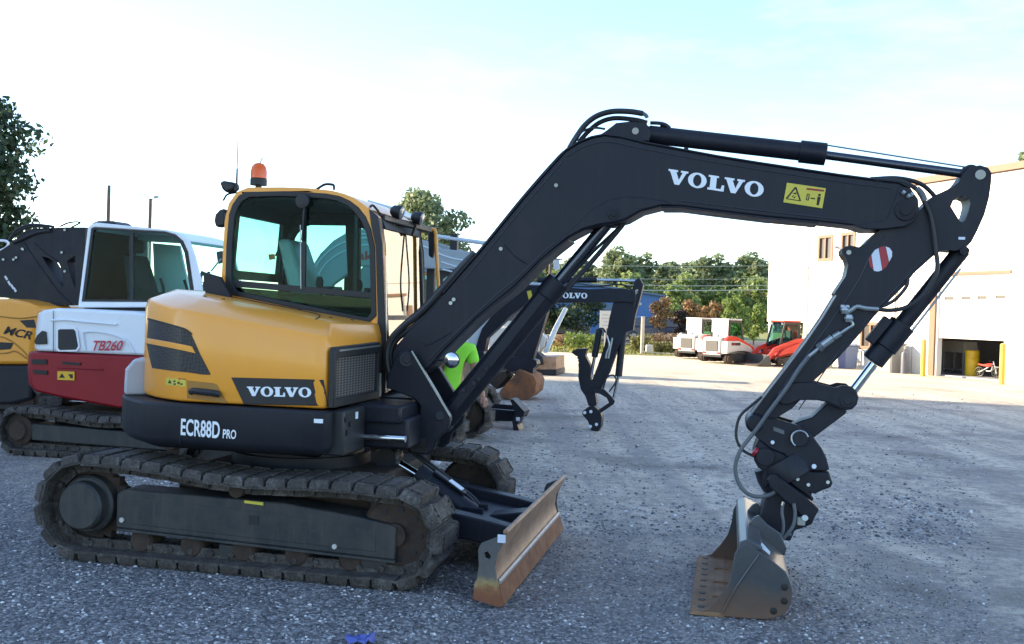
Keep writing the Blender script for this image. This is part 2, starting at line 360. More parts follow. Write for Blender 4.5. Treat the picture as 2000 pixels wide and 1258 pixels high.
dust = mix(N, L, ramp(N, L, rut2, [(.50, 0), (.64, .75)]), dust, (.72, .675, .61))
dust = mix(N, L, ramp(N, L, nb, [(.54, 0), (.66, .85)]), dust, (.25, .215, .175))
mott = noise(N, L, 9.0, 8, .78, vec=ob); dust = mix(N, L, ramp(N, L, mott, [(.36, .75), (.52, 0)]), dust, (.30, .275, .245)); dust = mix(N, L, ramp(N, L, mott, [(.54, 0), (.72, .6)]), dust, (.74, .70, .65))
dust = mix(N, L, .55, dust, fine, 'OVERLAY')
mp3 = N.new("ShaderNodeMapping"); L.new(ob, mp3.inputs[0]); mp3.inputs["Rotation"].default_value = (0, 0, .35)
wv = N.new("ShaderNodeTexWave"); wv.inputs["Scale"].default_value = 2.6; wv.inputs["Distortion"].default_value = 6; wv.inputs["Detail"].default_value = 4; wv.bands_direction = 'Y'; L.new(mp3.outputs[0], wv.inputs[0])
mp4 = N.new("ShaderNodeMapping"); L.new(ob, mp4.inputs[0]); mp4.inputs["Rotation"].default_value = (0, 0, .35); mp4.inputs["Scale"].default_value = (.28, 1.0, 1); mp4.inputs["Location"].default_value = (3.1, 1.7, 0)
msk = ramp(N, L, noise(N, L, .55, 3, .5, vec=mp4.outputs[0]), [(.55, 0), (.70, .8)])
prn = vmath('MULTIPLY', msk, wv.outputs["Fac"]); dust = mix(N, L, vmath('MULTIPLY', msk, .55), dust, (.21, .195, .18)); dust = mix(N, L, vmath('MULTIPLY', prn, .5), dust, (.12, .11, .105))
fac = vmath('ADD', sep.outputs[1], vmath('MULTIPLY', sep.outputs[0], .55))
fac = vmath('ADD', fac, vmath('MULTIPLY', vmath('SUBTRACT', nb, .5), 9.0)); fac = vmath('ADD', fac, vmath('MULTIPLY', vmath('SUBTRACT', ns, .5), 4.0))
mr = N.new("ShaderNodeMapRange"); mr.interpolation_type = 'SMOOTHSTEP'; L.new(fac, mr.inputs[0]); mr.inputs[1].default_value = 5.4; mr.inputs[2].default_value = 11.0
colr = mix(N, L, mr.outputs[0], peb, dust)
far = N.new("ShaderNodeMapRange"); L.new(sep.outputs[1], far.inputs[0]); far.inputs[1].default_value = 22; far.inputs[2].default_value = 40
colr = mix(N, L, far.outputs[0], colr, mix(N, L, nb, (.66, .59, .44), (.55, .48, .35)))  # far ground turns yellower: sunlight put into its colour
L.new(colr, B.inputs["Base Color"]); B.inputs["Roughness"].default_value = .9
hgt = vmath('ADD', vmath('MULTIPLY', v1.outputs["Distance"], -1.0), vmath('MULTIPLY', ns, .8))
hgt = vmath('ADD', vmath('ADD', hgt, vmath('MULTIPLY', prn, -1.2)), vmath('MULTIPLY', rut, .8))
bump(N, L, hgt, B, .8, .02)
ground = gb.build("ground", m, angle=180); tag(ground, None, None, None, 'structure')
def hs(x, y): return gzf(x, y)
# loose stones lying on the yard near the viewer: far too many to count
rng = np.random.default_rng(3)
def stones(n, xlo, xhi, ylo, yhi, rlo, rhi):
    Xs = []; 
    X = rng.uniform(xlo, xhi, n); Y = ylo * (yhi / ylo) ** rng.uniform(0, 1, n)
    X = X * Y / yhi
    r = rlo + (rhi - rlo) * rng.uniform(0, 1, n) ** 2.5
    keep = rng.uniform(0, 1, n) < np.clip(1.15 - sstep(6, 13, Y + .55 * X + 2 * np.sin(X * 1.1) * np.sin(Y * .8)) * 1.0, .06, 1)
    X, Y, r = X[keep], Y[keep], r[keep]; n = len(X); Z = gz(X, Y)
    base = np.array([(1, 0, .0), (.3, .95, .0), (-.8, .6, .0), (-.8, -.6, .0), (.3, -.95, .0), (.35, .3, .75), (-.45, .1, .7), (.1, -.45, .65)], float)
    faces = [(0, 1, 5), (1, 2, 6, 5), (2, 3, 6), (3, 4, 7, 6), (4, 0, 7), (0, 5, 7), (5, 6, 7)]
    a = rng.uniform(0, 6.283, n); c, s = np.cos(a), np.sin(a)
    P = base[None] * (1 + rng.uniform(-.3, .3, (n, 8, 3)))
    px = (P[..., 0] * c[:, None] - P[..., 1] * s[:, None] * .8) * r[:, None] + X[:, None]
    py = (P[..., 0] * s[:, None] + P[..., 1] * c[:, None] * .8) * r[:, None] + Y[:, None]
    pz = P[..., 2] * r[:, None] * .8 + Z[:, None] - .002
    V = np.stack([px, py, pz], -1).reshape(-1, 3)
    o = np.arange(n) * 8
    F = [tuple(int(b) + i for i in f) for b in o for f in faces]
    return V.tolist(), F
sv, sf = stones(52000, -7.5, 6.5, 4.9, 13.5, .006, .017)
sv2, sf2 = stones(60000, -11, 12, 8.5, 26, .008, .028); sf2 = [tuple(i + len(sv) for i in f) for f in sf2]
sm = MB(); sm.v = sv + sv2; sm.f = sf + sf2
m, N, L, B = new_mat("loose_stone")
g = N.new("ShaderNodeNewGeometry")
c = ramp(N, L, g.outputs["Random Per Island"], [(0, (.06, .058, .066)), (.45, (.17, .165, .172)), (.8, (.31, .30, .30)), (.93, (.52, .50, .49)), (1, (.80, .79, .77))])
L.new(c, B.inputs["Base Color"]); B.inputs["Roughness"].default_value = .8
me = bpy.data.meshes.new("gravel"); me.from_pydata(sm.v, [], sm.f); me.materials.append(m)
grv = bpy.data.objects.new("gravel", me); COL.objects.link(grv); tag(grv, "loose grey and white gravel stones scattered over the shaded yard", "gravel", None, 'stuff')
# lawn and car park sheets beyond the yard
def sheet(name, poly, z, mat):
    b = MB(); b.add([(x, y, z) for x, y in poly], [tuple(range(len(poly)))]); return tag(b.build(name, mat, angle=0), None, None, None, 'structure')
mg, N, L, B = new_mat("dry_lawn"); n = noise(N, L, .9, 6, .7); n2 = noise(N, L, 14, 4, .7)
c = mix(N, L, ramp(N, L, n, [(.35, 0), (.65, 1)]), (.17, .20, .035), (.30, .26, .075)); c = mix(N, L, ramp(N, L, n2, [(.4, 0), (.7, .5)]), c, (.10, .13, .03)); L.new(c, B.inputs["Base Color"]); B.inputs["Roughness"].default_value = .9
lawn_poly = [(-70, 46.5), (-10, 46.5), (2, 45.6), (7.0, 44.6), (12, 47), (60, 52), (60, 300), (-200, 300), (-200, 46.5)]
sheet("lawn", lawn_poly, .014, mg)
ma, N, L, B = new_mat("asphalt"); n = noise(N, L, 6, 6, .7); L.new(ramp(N, L, n, [(.3, (.05, .05, .055)), (.7, (.085, .083, .08))]), B.inputs["Base Color"]); B.inputs["Roughness"].default_value = .9
sheet("car_park", [(-60, 61), (45, 61), (45, 79), (-60, 79)], .022, ma)
# short grass
gv = []; gf = []
for i in range(9000):
    y = rng.uniform(45.4, 60); x = rng.uniform(-8, 14)
    if y < 45.6 + max(0, (2 - x) * .08): continue
    h = rng.uniform(.05, .16); a = rng.uniform(0, 3.14); dx, dy = math.cos(a) * .05, math.sin(a) * .05; o = len(gv)
    gv += [(x - dx, y - dy, .01), (x + dx, y + dy, .01), (x + rng.uniform(-.05, .05), y + rng.uniform(-.05, .05), h)]; gf.append((o, o + 1, o + 2))
me = bpy.data.meshes.new("grass"); me.from_pydata(gv, [], gf); me.materials.append(mg)
o = bpy.data.objects.new("grass", me); COL.objects.link(o); tag(o, "dry yellow green grass along the far edge of the yard", "grass", None, 'stuff')

# ================================================================== service building on the right
WO, WD, WN = Vector((14.7, 35.0, 0)), Vector((.319, -.948, 0)).normalized(), Vector((-.948, -.319, 0)).normalized()
def WB(u, v):                     # pixel -> (s along the wall, height)
    d = Vector(ray(u, v)); t = WN.dot(WO) / (d.x * WN.x + d.y * WN.y)
    p = d * t - WO; return (p.x * WD.x + p.y * WD.y, EYE + t * d.z)
def wf(a, b, c): p = WO + WD * a + WN * c; return (p.x, p.y, b)
SITE = Matrix.Translation(WO)
M['bwall'] = paint("cream_metal_wall", (.80, .77, .71), .6, .08, (.55, .5, .42), bs=0, dscale=.4)
M['brown'] = plain("brown_trim", (.23, .12, .07), .6)
M['bdoor'] = plain("white_roller_door", (.78, .74, .68), .55)
M['dark_room'] = plain("dark_workshop_wall", (.42, .43, .46), .8)
M['win_glass'] = plain("window_pane", (.10, .09, .085), .12)
M['seam'] = plain("panel_joint", (.42, .38, .32), .7)
bld = thing("service_building", "cream metal service building with a half open roller door, brown roof trim and small windows", "building", WO)
def wpart(mb, name, mat, parent=None, bevel=0): return mb.build(name, mat, parent or bld, bevel, org=tuple(WO))
GH = 3.47
b = MB()      # main facade with door opening, windows, and the raised left end over the open bay
hole_door = [(.02, .05), (3.14, .05), (3.14, GH), (.02, GH)]
def rect(a0, a1, b0, b1): return [(a0, b0), (a1, b0), (a1, b1), (a0, b1)]
W1, W2 = rect(-6.92, -6.02, 4.25, 5.22), rect(-5.42, -4.62, 4.25, 5.24)
WL = rect(-4.05, -2.95, .80, 1.74)
face = [(-10.55, 1.68), (-7.7, 1.68), (-7.7, -.3), (.0, -.3), (.0, .05), (.0, GH + .001), (3.16, GH + .001), (3.16, -.3), (12, -.3), (12, 6.72), (-10.55, 6.72)]
face = [(-10.55, 1.68), (-7.7, 1.68), (-7.7, -.3), (.02, -.3), (.02, GH), (3.14, GH), (3.14, -.3), (12, -.3), (12, 6.72), (-10.55, 6.72)]
b.plate(face, 0, -.22, [W1, W2, WL], wf); wpart(b, "wall", M['bwall'])
b = MB(); b.plate(rect(-10.55, -10.33, 1.68, 6.72), -.23, -9, fn=wf); b.plate(rect(-10.32, -7.7, 1.68, 1.86), -.23, -9, fn=wf); b.plate(rect(-10.32, -7.9, -.3, 1.67), -8.7, -8.9, fn=wf)
b.plate(rect(-7.7, -7.5, -.3, 1.66), -.23, -8.7, fn=wf); wpart(b, "wall", M['bwall'])
b = MB(); b.plate([(-10.8, 6.74), (12.2, 6.74), (12.2, 6.96), (-10.8, 6.96)], .12, -9.4, fn=wf); wpart(b, "roof", M['brown'])
for k, s in enumerate((-10.42, -8.9)):
    q = MB(); q.plate(rect(s - .07, s + .07, -.1, 1.675), -.05, -.19, fn=wf); wpart(q, "support_post", M['bwall'])
b = MB(); b.plate(rect(-.33, -.06, -.2, 3.1), .06, .001, fn=wf); wpart(b, "corner_trim", M['brown'])
b = MB(); b.plate(rect(-.1, 3.2, GH + .004, GH + .10), .05, .001, fn=wf); wpart(b, "door_header", M['brown'])
b = MB(); b.plate(rect(.03, 3.13, 1.32, GH - .005), -.06, -.11, [rect(.25, .68, 2.62, 2.74), rect(1.02, 1.45, 2.63, 2.75), rect(1.75, 2.15, 2.65, 2.76), rect(2.5, 3.0, 2.67, 2.78)], wf); rd = wpart(b, "roller_door", M['bdoor'])
for a0, a1, z in ((.25, .68, 2.62), (1.02, 1.45, 2.63), (1.75, 2.15, 2.65), (2.5, 3.0, 2.67)):
    b = MB(); b.plate(rect(a0 + .002, a1 - .002, z + .002, z + .118), -.08, -.095, fn=wf); wpart(b, "window_pane", M['win_glass'], rd)
b = MB()
for z in (1.75, 2.2, 2.9): b.plate(rect(.04, 3.12, z, z + .03), -.055, -.0595, fn=wf)
wpart(b, "door_rib", M['bdoor'], rd)
b = MB(); b.plate(rect(-3.4, 4.2, -.2, .04), -.25, -8, fn=wf); wpart(b, "workshop_floor", M['dark_room'])
b = MB(); b.plate(rect(-3.4, 4.2, .041, 4), -7.6, -7.8, fn=wf); b.plate(rect(-3.6, -3.4, .0, 4), -.23, -7.8, fn=wf); b.plate(rect(4.2, 4.4, .0, 4), -.23, -7.8, fn=wf); b.plate(rect(-3.4, 4.2, 4, 4.1), -.23, -7.8, fn=wf); wpart(b, "workshop_wall", M['dark_room'])
for R_ in (W1, W2, WL):
    a0, a1, z0, z1 = R_[0][0], R_[1][0], R_[0][1], R_[2][1]
    b = MB(); b.plate(rect(a0 - .05, a1 + .05, z0 - .05, z1 + .05), .03, -.04, [rect(a0 + .07, a1 - .07, z0 + .07, z1 - .07)], wf); wf_ = wpart(b, "window", M['brown'])
    b = MB(); b.plate(rect(a0 + .01, a1 - .01, z0 + .01, z1 - .01), -.05, -.07, fn=wf); wpart(b, "pane", M['win_glass'], wf_)
    b = MB(); b.plate(rect(a0 + (a1 - a0) * .45, a0 + (a1 - a0) * .52, z0 + .075, z1 - .075), .02, -.03, fn=wf); wpart(b, "mullion", M['brown'], wf_)
b = MB(); (s0, z0), (s1, z1) = WB(1899, 476), WB(1926, 440)
for k in range(7):
    z = z0 + (z1 - z0) * k / 7; b.plate(rect(s0, s1, z, z + .05), .05, .001, fn=wf)
b.plate(rect(s0 - .04, s1 + .04, z0 - .05, z1 + .05), .0009 + .012, .002, fn=wf); wpart(b, "louver_vent", M['bwall'])
for s in (-9.2, -8.0, -3.2, -1.2, 4.3, 5.5, 6.7):
    b = MB(); z0_ = 1.72 if s < -7.8 else 0; b.plate(rect(s - .012, s + .012, z0_, 6.6), .0125, .0012, fn=wf); wpart(b, "panel_joint", M['seam'])
for z in (3.95,):
    b = MB(); b.plate(rect(-10.5, 11.9, z, z + .03), .0105, .0012, fn=wf); wpart(b, "panel_joint", M['seam'])
b = MB(); b.tube([wf(-7.62, 6.7, .08), wf(-7.62, .15, .08), wf(-7.62, .05, .2)], .05, 8, 0); wpart(b, "downpipe", M['bwall'])
b = MB(); b.tube([wf(-2.1, .3, .05), wf(-2.1, 3.0, .05)], .03, 8, 0); wpart(b, "conduit", plain("tan_conduit", (.45, .33, .12), .6))
b = MB(); b.tube([wf(-6.35 + .6, 4.75, .05), wf(-6.35 + .75, 4.72, .12)], .06, 8, 0); wpart(b, "wall_lamp", M['grey_cast'])
# the projecting bay to the right of the door
b = MB(); b.plate(rect(3.35, 12, -.3, 3.4), .35, .002, fn=wf); wpart(b, "wall", M['bwall'])
# things in and in front of the workshop
def bollard(s, c, h, lab):
    t = thing("bollard", lab, "bollard", wf(s, 0, c), group="yellow bollards by the roller door")
    b = MB(); b.cyl((0, 0, -.1), (0, 0, h), .085, n=16); b.build("post", M['bol'], t)
    b = MB(); b.sphere((0, 0, h - .004), .084, 14, (1, 1, .6)); b.build("cap", M['bol'], t)
M['bol'] = paint("bollard_yellow", (.62, .42, .05), .5, .2, (.5, .45, .3), bs=0)
bollard(.33, .81, 1.22, "yellow bollard left of the roller door beside the brown trim")
bollard(3.89, .91, 1.22, "yellow bollard at the right edge of the half open roller door")
t = thing("barrel", "yellow drum standing inside the half open workshop door", "barrel", wf(.39, .04, -1.2))
b = MB(); b.lathe((0, 0, .0), (0, 0, 1), [(0, .22), (.03, .23), (.28, .225), (.3, .235), (.32, .225), (.56, .225), (.58, .235), (.6, .225), (.86, .23), (.88, .215)], 20); b.build("drum", plain("drum_yellow", (.68, .45, .02), .4), t)
b = MB(); b.cyl((.1, 0, .881), (.1, 0, .9), .03); b.build("bung", M['steel'], t)
t = thing("parts_washer", "pale metal parts washer cabinet on legs inside the dark workshop", "parts washer", wf(-1.1, .04, -2.0), math.atan2(WD.y, WD.x))
b = MB(); b.box(-.55, .55, -.3, .3, .75, 1.15); b.build("cabinet", plain("washer_cabinet", (.50, .48, .42), .5), t, .01)
for sx in (-.5, .5):
    for sy in (-.25, .25):
        b = MB(); b.box(sx - .03, sx + .03, sy - .03, sy + .03, 0, .75); b.build("leg", M['grey_cast'], t)
b = MB(); b.box(-.08, .08, -.03, .03, 1.151, 1.75); b.build("back_post", M['grey_cast'], t)
b = MB(); b.box(-.52, .52, -.28, .28, .12, .15); b.build("shelf", M['grey_cast'], t)
t = thing("motorbike", "small red and white dirt bike parked inside the workshop door", "motorbike", wf(1.23, .04, -1.1), math.atan2(WD.y, WD.x) + .25); t.scale = (.72, .72, .72)
for x in (-.42, .42):
    b = MB(); b.tube([(x + .21 * math.cos(a), 0, .24 + .21 * math.sin(a)) for a in np.linspace(0, 2 * math.pi, 25)], .035, 8, 0); w = b.build("wheel", M['rubber'], t)
    b = MB()
    for k in range(8): b.tube([(x, 0, .24), (x + .19 * math.cos(k * .785), 0, .24 + .19 * math.sin(k * .785))], .006, 5, 0)
    b.cyl((x, -.04, .24), (x, .04, .24), .03, n=10); b.build("spokes", M['steel'], w)
b = MB(); b.tube([(-.42, .0, .24), (-.15, 0, .38), (.1, 0, .55), (.28, 0, .66)], .03, 8, 4); b.tube([(.42, 0, .24), (.25, 0, .78)], .022, 8, 0); b.tube([(-.1, 0, .3), (.15, 0, .32), (.22, 0, .55)], .03, 8, 4); b.build("bike_frame", M['grey_cast'], t)
b = MB(); b.loft([[(x, -w_, z0), (x, w_, z0), (x, w_, z1), (x, -w_, z1)] for x, w_, z0, z1 in ((-.5, .05, .58, .62), (-.2, .08, .52, .6), (.05, .09, .5, .66), (.22, .05, .55, .68))]); b.build("bodywork", M['red_arm'], t, .01)
b = MB(); b.box(.3, .62, -.05, .05, .5, .525); b.build("front_mudguard", M['white2'], t, .005)
b = MB(); b.tube([(.23, -.28, .8), (.25, -.1, .78), (.25, .1, .78), (.23, .28, .8)], .013, 8, 4); b.build("handlebar", M['black'], t)
t = thing("electrical_cabinet", "grey metal electrical cabinet standing against the cream wall", "cabinet", wf(-1.7, 0, .5), math.atan2(WD.y, WD.x))
b = MB(); b.box(-.42, .42, -.3, .3, -.1, 1.0); b.build("housing", plain("cabinet_grey", (.26, .25, .23), .6), t, .01)
b = MB(); b.box(-.38, .38, -.325, -.301, .02, .94); b.build("cabinet_door", plain("cabinet_door_grey", (.30, .29, .27), .55), t, .004)
b = MB(); b.box(-.46, .46, -.34, .34, 1.001, 1.05); b.build("lid", plain("cabinet_lid", (.22, .21, .2), .6), t, .01)
t = thing("gas_bottle", "slim dark gas bottle standing between the grey cabinet and the bollard", "gas bottle", wf(-.98, 0, .5))
b = MB(); b.lathe((0, 0, -.05), (0, 0, 1), [(0, .12), (.7, .12), (.8, .1), (.85, .04), (.92, .04)], 16); b.build("bottle", plain("bottle_grey", (.12, .13, .16), .4), t)
b = MB(); b.cyl((0, 0, .87), (0, 0, .97), .03); b.box(-.05, .05, -.015, .015, .93, .95); b.build("valve", M['steel'], t)
t = thing("propane_rack", "tall wire rack of tangled hoses beside the blue bin under the wall window", "rack", wf(-4.9, 0, .7), math.atan2(WD.y, WD.x))
b = MB()
for x in (-.3, .3):
    for y in (-.2, .2): b.box(x - .02, x + .02, y - .02, y + .02, -.05, 1.15)
for z in (.1, .6, 1.13): b.box(-.32, .32, -.22, .22, z, z + .02)
b.build("rack_frame", plain("rack_cream", (.55, .48, .30), .6), t)
b = MB()
for k in range(5): b.tube([(-.2 + .1 * k, -.23, 1.1), (-.25 + .12 * k, -.26, .7), (-.18 + .08 * k, -.25, .35), (-.2 + .1 * k, -.2, .13)], .035, 6, 4)
b.build("hose_coil", M['rubber'], t)
t = thing("wheelie_bin", "blue grey plastic bin below the small wall window", "bin", wf(-3.9, 0, .7), math.atan2(WD.y, WD.x))
b = MB(); b.loft([[(-.28 * k, -.3 * k, z), (.28 * k, -.3 * k, z), (.28 * k, .3 * k, z), (-.28 * k, .3 * k, z)] for z, k in ((0, .8), (.85, 1))]); b.build("bin_body", plain("bin_blue", (.16, .20, .32), .5), t, .02)
b = MB(); b.box(-.31, .31, -.33, .33, .851, .9); b.build("bin_lid", plain("bin_lid_blue", (.18, .22, .34), .5), t, .02)
# unseen block added left of the frame, placed to shade the near yard
m_w = paint("shade_block_sheet", (.62, .62, .62), .6, .2, (.3, .3, .3), bs=0, dscale=.3)
_el = math.tan(SUN_EL); HT = 15.0; back = Vector((SUN_DIR.x, SUN_DIR.y)) * (HT / _el)
e1, e2 = Vector((-16.0, 31.2)) + back, Vector((15.5, 22.0)) + back
wl = thing("shade_block", "tall grey metal block added outside the frame to shade the near yard", "building", (e2.x, e2.y, 0))
q = [(e1.x, e1.y), (e2.x, e2.y), (e2.x, e2.y - 27.5), (e1.x, e1.y - 33)]
b = MB(); b.plate(q, -.3, HT, fn=lambda a, c, z: (a, c, z)); b.build("wall", m_w, wl, org=(e2.x, e2.y, 0))
for k in range(3):
    b = MB(); y = e2.y - 5 - 8.5 * k; b.box(e2.x + .002, e2.x + .06, y - 2, y + 2, .05, 4.5); b.build("shade_block_door", M['grey_cast'], wl, org=(e2.x, e2.y, 0))
b = MB(); b.plate([(p[0] * 1.0, p[1]) for p in q], HT + .002, HT + .06, fn=lambda a, c, z: (a, c, z)); b.build("roof", M['grey_cast'], wl, org=(e2.x, e2.y, 0))
# ================================================================== tracks (shared by all crawler machines)
def track_path(xr, zr, rr, xf, zf, rf, n):
    """closed belt line: rear wheel (xr, zr, rr), front wheel (xf, zf, rf) -> n points with outward normals"""
    pts = []
    for k in range(41):
        t = k / 40; sag = -.022 * math.sin(math.pi * t) + .014 * math.sin(3 * math.pi * t); pts.append((xr + (xf - xr) * t, zr + rr + (zf + rf - zr - rr) * t + sag))
    for k in range(1, 24): a = math.pi / 2 - math.pi * k / 24; pts.append((xf + rf * math.cos(a), zf + rf * math.sin(a)))
    for k in range(41): t = k / 40; pts.append((xf + (xr - xf) * t, zf - rf + (zr - rr - zf + rf) * t))
    for k in range(1, 24): a = -math.pi / 2 - math.pi * k / 24; pts.append((xr + rr * math.cos(a), zr + rr * math.sin(a)))
    P = np.array(pts + [pts[0]]); L = np.r_[0, np.cumsum(np.hypot(*np.diff(P, axis=0).T))]
    out = []
    for k in range(n):
        s = L[-1] * (k + .5) / n; e = .03
        q = [np.interp((s + d) % L[-1], L, P[:, i]) for d in (-e, 0, e) for i in (0, 1)]
        out.append((q[2], q[3], q[4] - q[0], q[5] - q[1]))
    return out, L[-1] / n, P
def shoe_mesh(w, p, mat):
    b = MB(); hp = p * .445
    b.box(-p * .53, p * .53, -w / 2 + .005, w / 2 - .005, 0, .016)
    for y0, y1 in ((-w / 2, -w / 2 + .035), (w / 2 - .035, w / 2)):
        b.loft([[(-hp * k, y0 if y0 > 0 else y0 + q, z), (hp * k, y0 if y0 > 0 else y0 + q, z), (hp * k, y1 - (q if y0 > 0 else 0), z), (-hp * k, y1 - (q if y0 > 0 else 0), z)] for z, k, q in ((.0165, 1, 0), (.052, .96, .006), (.072, .78, .022))])
    for x0, x1, yy in ((-hp, -hp * .42, 0), (-hp * .22, hp * .22, 0), (hp * .42, hp, 0)):      # strips between the bolt slots
        for s in (-1, 1):
            ya, yb = sorted((s * (w / 2 - .036), s * (w / 2 - .085))); b.box(x0, x1, ya, yb, .0165, .066)
    b.loft([[(-hp * k, -w / 2 + .086, z), (hp * k, -w / 2 + .086, z), (hp * k, w / 2 - .086, z), (-hp * k, w / 2 - .086, z)] for z, k in ((.0165, 1), (.055, .96), (.072, .80))])
    for y in (-.075, .075):
        b.box(-p * .56, p * .50, y - .014, y + .014, -.062, -.0005); b.cyl((p * .34, y - .03, -.034), (p * .34, y + .03, -.034), .02, n=10)
    o = b.build("track_shoe", mat, None, 0, 30); me = o.data; bpy.data.objects.remove(o); return me
def track(parent, yc, w, xr, zr, rr, xf, zf, rf, n, mat_shoe, org=(0, 0), shoes=True):
    pts, pitch, P = track_path(xr, zr, rr, xf, zf, rf, n)
    b = MB(); rings = []                                         # the chain belt the shoes are bolted to
    cx, cz = (xr + xf) / 2, (zr + zf) / 2
    for (x, z), (x2, z2) in zip(P[:-1], P[1:]):
        d = np.array([x2 - x, z2 - z]); d /= np.hypot(*d) + 1e-9; nx_, nz_ = -d[1], d[0]
        rings.append([(x, yc - .055, z), (x, yc + .055, z), (x - nx_ * .03, yc + .05, z - nz_ * .03), (x - nx_ * .03, yc - .05, z - nz_ * .03)])
    rings.append(rings[0]); b.loft(rings, False)
    tr = b.build("track", M['mud'], parent, org=(org[0], org[1], 0))
    if shoes:
        me = shoe_mesh(w, pitch, mat_shoe)
        for x, z, dx, dz in pts:
            o = bpy.data.objects.new("track_shoe", me); COL.objects.link(o); o.parent = tr
            j = random.uniform(-.05, .05)
            o.location = (x - org[0], yc - org[1], z); o.rotation_euler = (0, -math.atan2(dz, dx) + j, 0)
    return tr
# ================================================================== lettering
def unit_volvo():
    def O(cx, n=28):
        o = [(cx + .56 * math.cos(2 * math.pi * k / n), .5 + .53 * math.sin(2 * math.pi * k / n)) for k in range(n)]
        i = [(cx + .25 * math.cos(2 * math.pi * k / n), .5 + .40 * math.sin(2 * math.pi * k / n)) for k in range(n)]
        return o, [i]
    V = [(0, 1), (.58, 1), (.58, .87), (.48, .87), (.68, .34), (.86, .87), (.75, .87), (.75, 1), (1.2, 1), (1.2, .87), (1.1, .87), (.72, 0), (.44, 0), (.1, .87), (0, .87)]
    Lt = [(0, 0), (.98, 0), (.98, .42), (.84, .42), (.78, .14), (.5, .14), (.5, .87), (.62, .87), (.62, 1), (0, 1), (0, .87), (.13, .87), (.13, .14), (0, .14)]
    g = lambda P, d: [(a + d, b) for a, b in P]
    return [(V, []), O(1.78), (g(Lt, 2.42), []), (g(V, 3.38), []), O(5.16)], 5.72
def font_polys(text, bold=.022):
    c = bpy.data.curves.new("t", 'FONT'); c.body = text; c.resolution_u = 4; c.offset = bold
    o = bpy.data.objects.new("t", c); COL.objects.link(o); bpy.context.view_layer.update()
    me = bpy.data.meshes.new_from_object(o.evaluated_get(bpy.context.evaluated_depsgraph_get()))
    bpy.data.objects.remove(o)
    v = [(p.co.x, p.co.y) for p in me.vertices]; f = [tuple(q.vertices) for q in me.polygons]; bpy.data.meshes.remove(me)
    x0, x1 = min(p[0] for p in v), max(p[0] for p in v); y0, y1 = min(p[1] for p in v), max(p[1] for p in v)
    return [((a - x0) / (x1 - x0), (b_ - y0) / (y1 - y0)) for a, b_ in v], f
def affine(bl, br, tl):
    return lambda s, t: tuple(bl[i] + (br[i] - bl[i]) * s + (tl[i] - bl[i]) * t for i in range(len(bl)))
def lettering(text, bl, br, tl, name, mat, parent, org=(0, 0, 0), shear=0):
    """text fitted to the parallelogram bl-br-tl (3-D points)"""
    A = affine(bl, br, tl); b = MB()
    n = (Vector(br) - Vector(bl)).cross(Vector(tl) - Vector(bl)).normalized() * .0015
    if text == "VOLVO":
        G_, w = unit_volvo()
        for poly, holes in G_:
            b.plate([(a / w, c) for a, c in poly], -1, 1, [[(a / w, c) for a, c in h] for h in holes], lambda a, c, k: tuple(Vector(A(a, c)) + n * k))
    else:
        v, f = font_polys(text); o = len(v)
        b.add([tuple(Vector(A(a + shear * c, c)) + n) for a, c in v], f)
    return b.build(name, mat, parent, 0, 0, org)

# ================================================================== the main excavator (built in its own frame: x forward, y away, z up)
ex = thing("excavator", "yellow and charcoal crawler excavator in the foreground, its long dark boom arched over the yard", "excavator", (HX, HY, 0), -TH)
def px(name, mb, mat, parent=ex, bevel=.006, angle=35): return mb.build(name, mat, parent, bevel, angle)
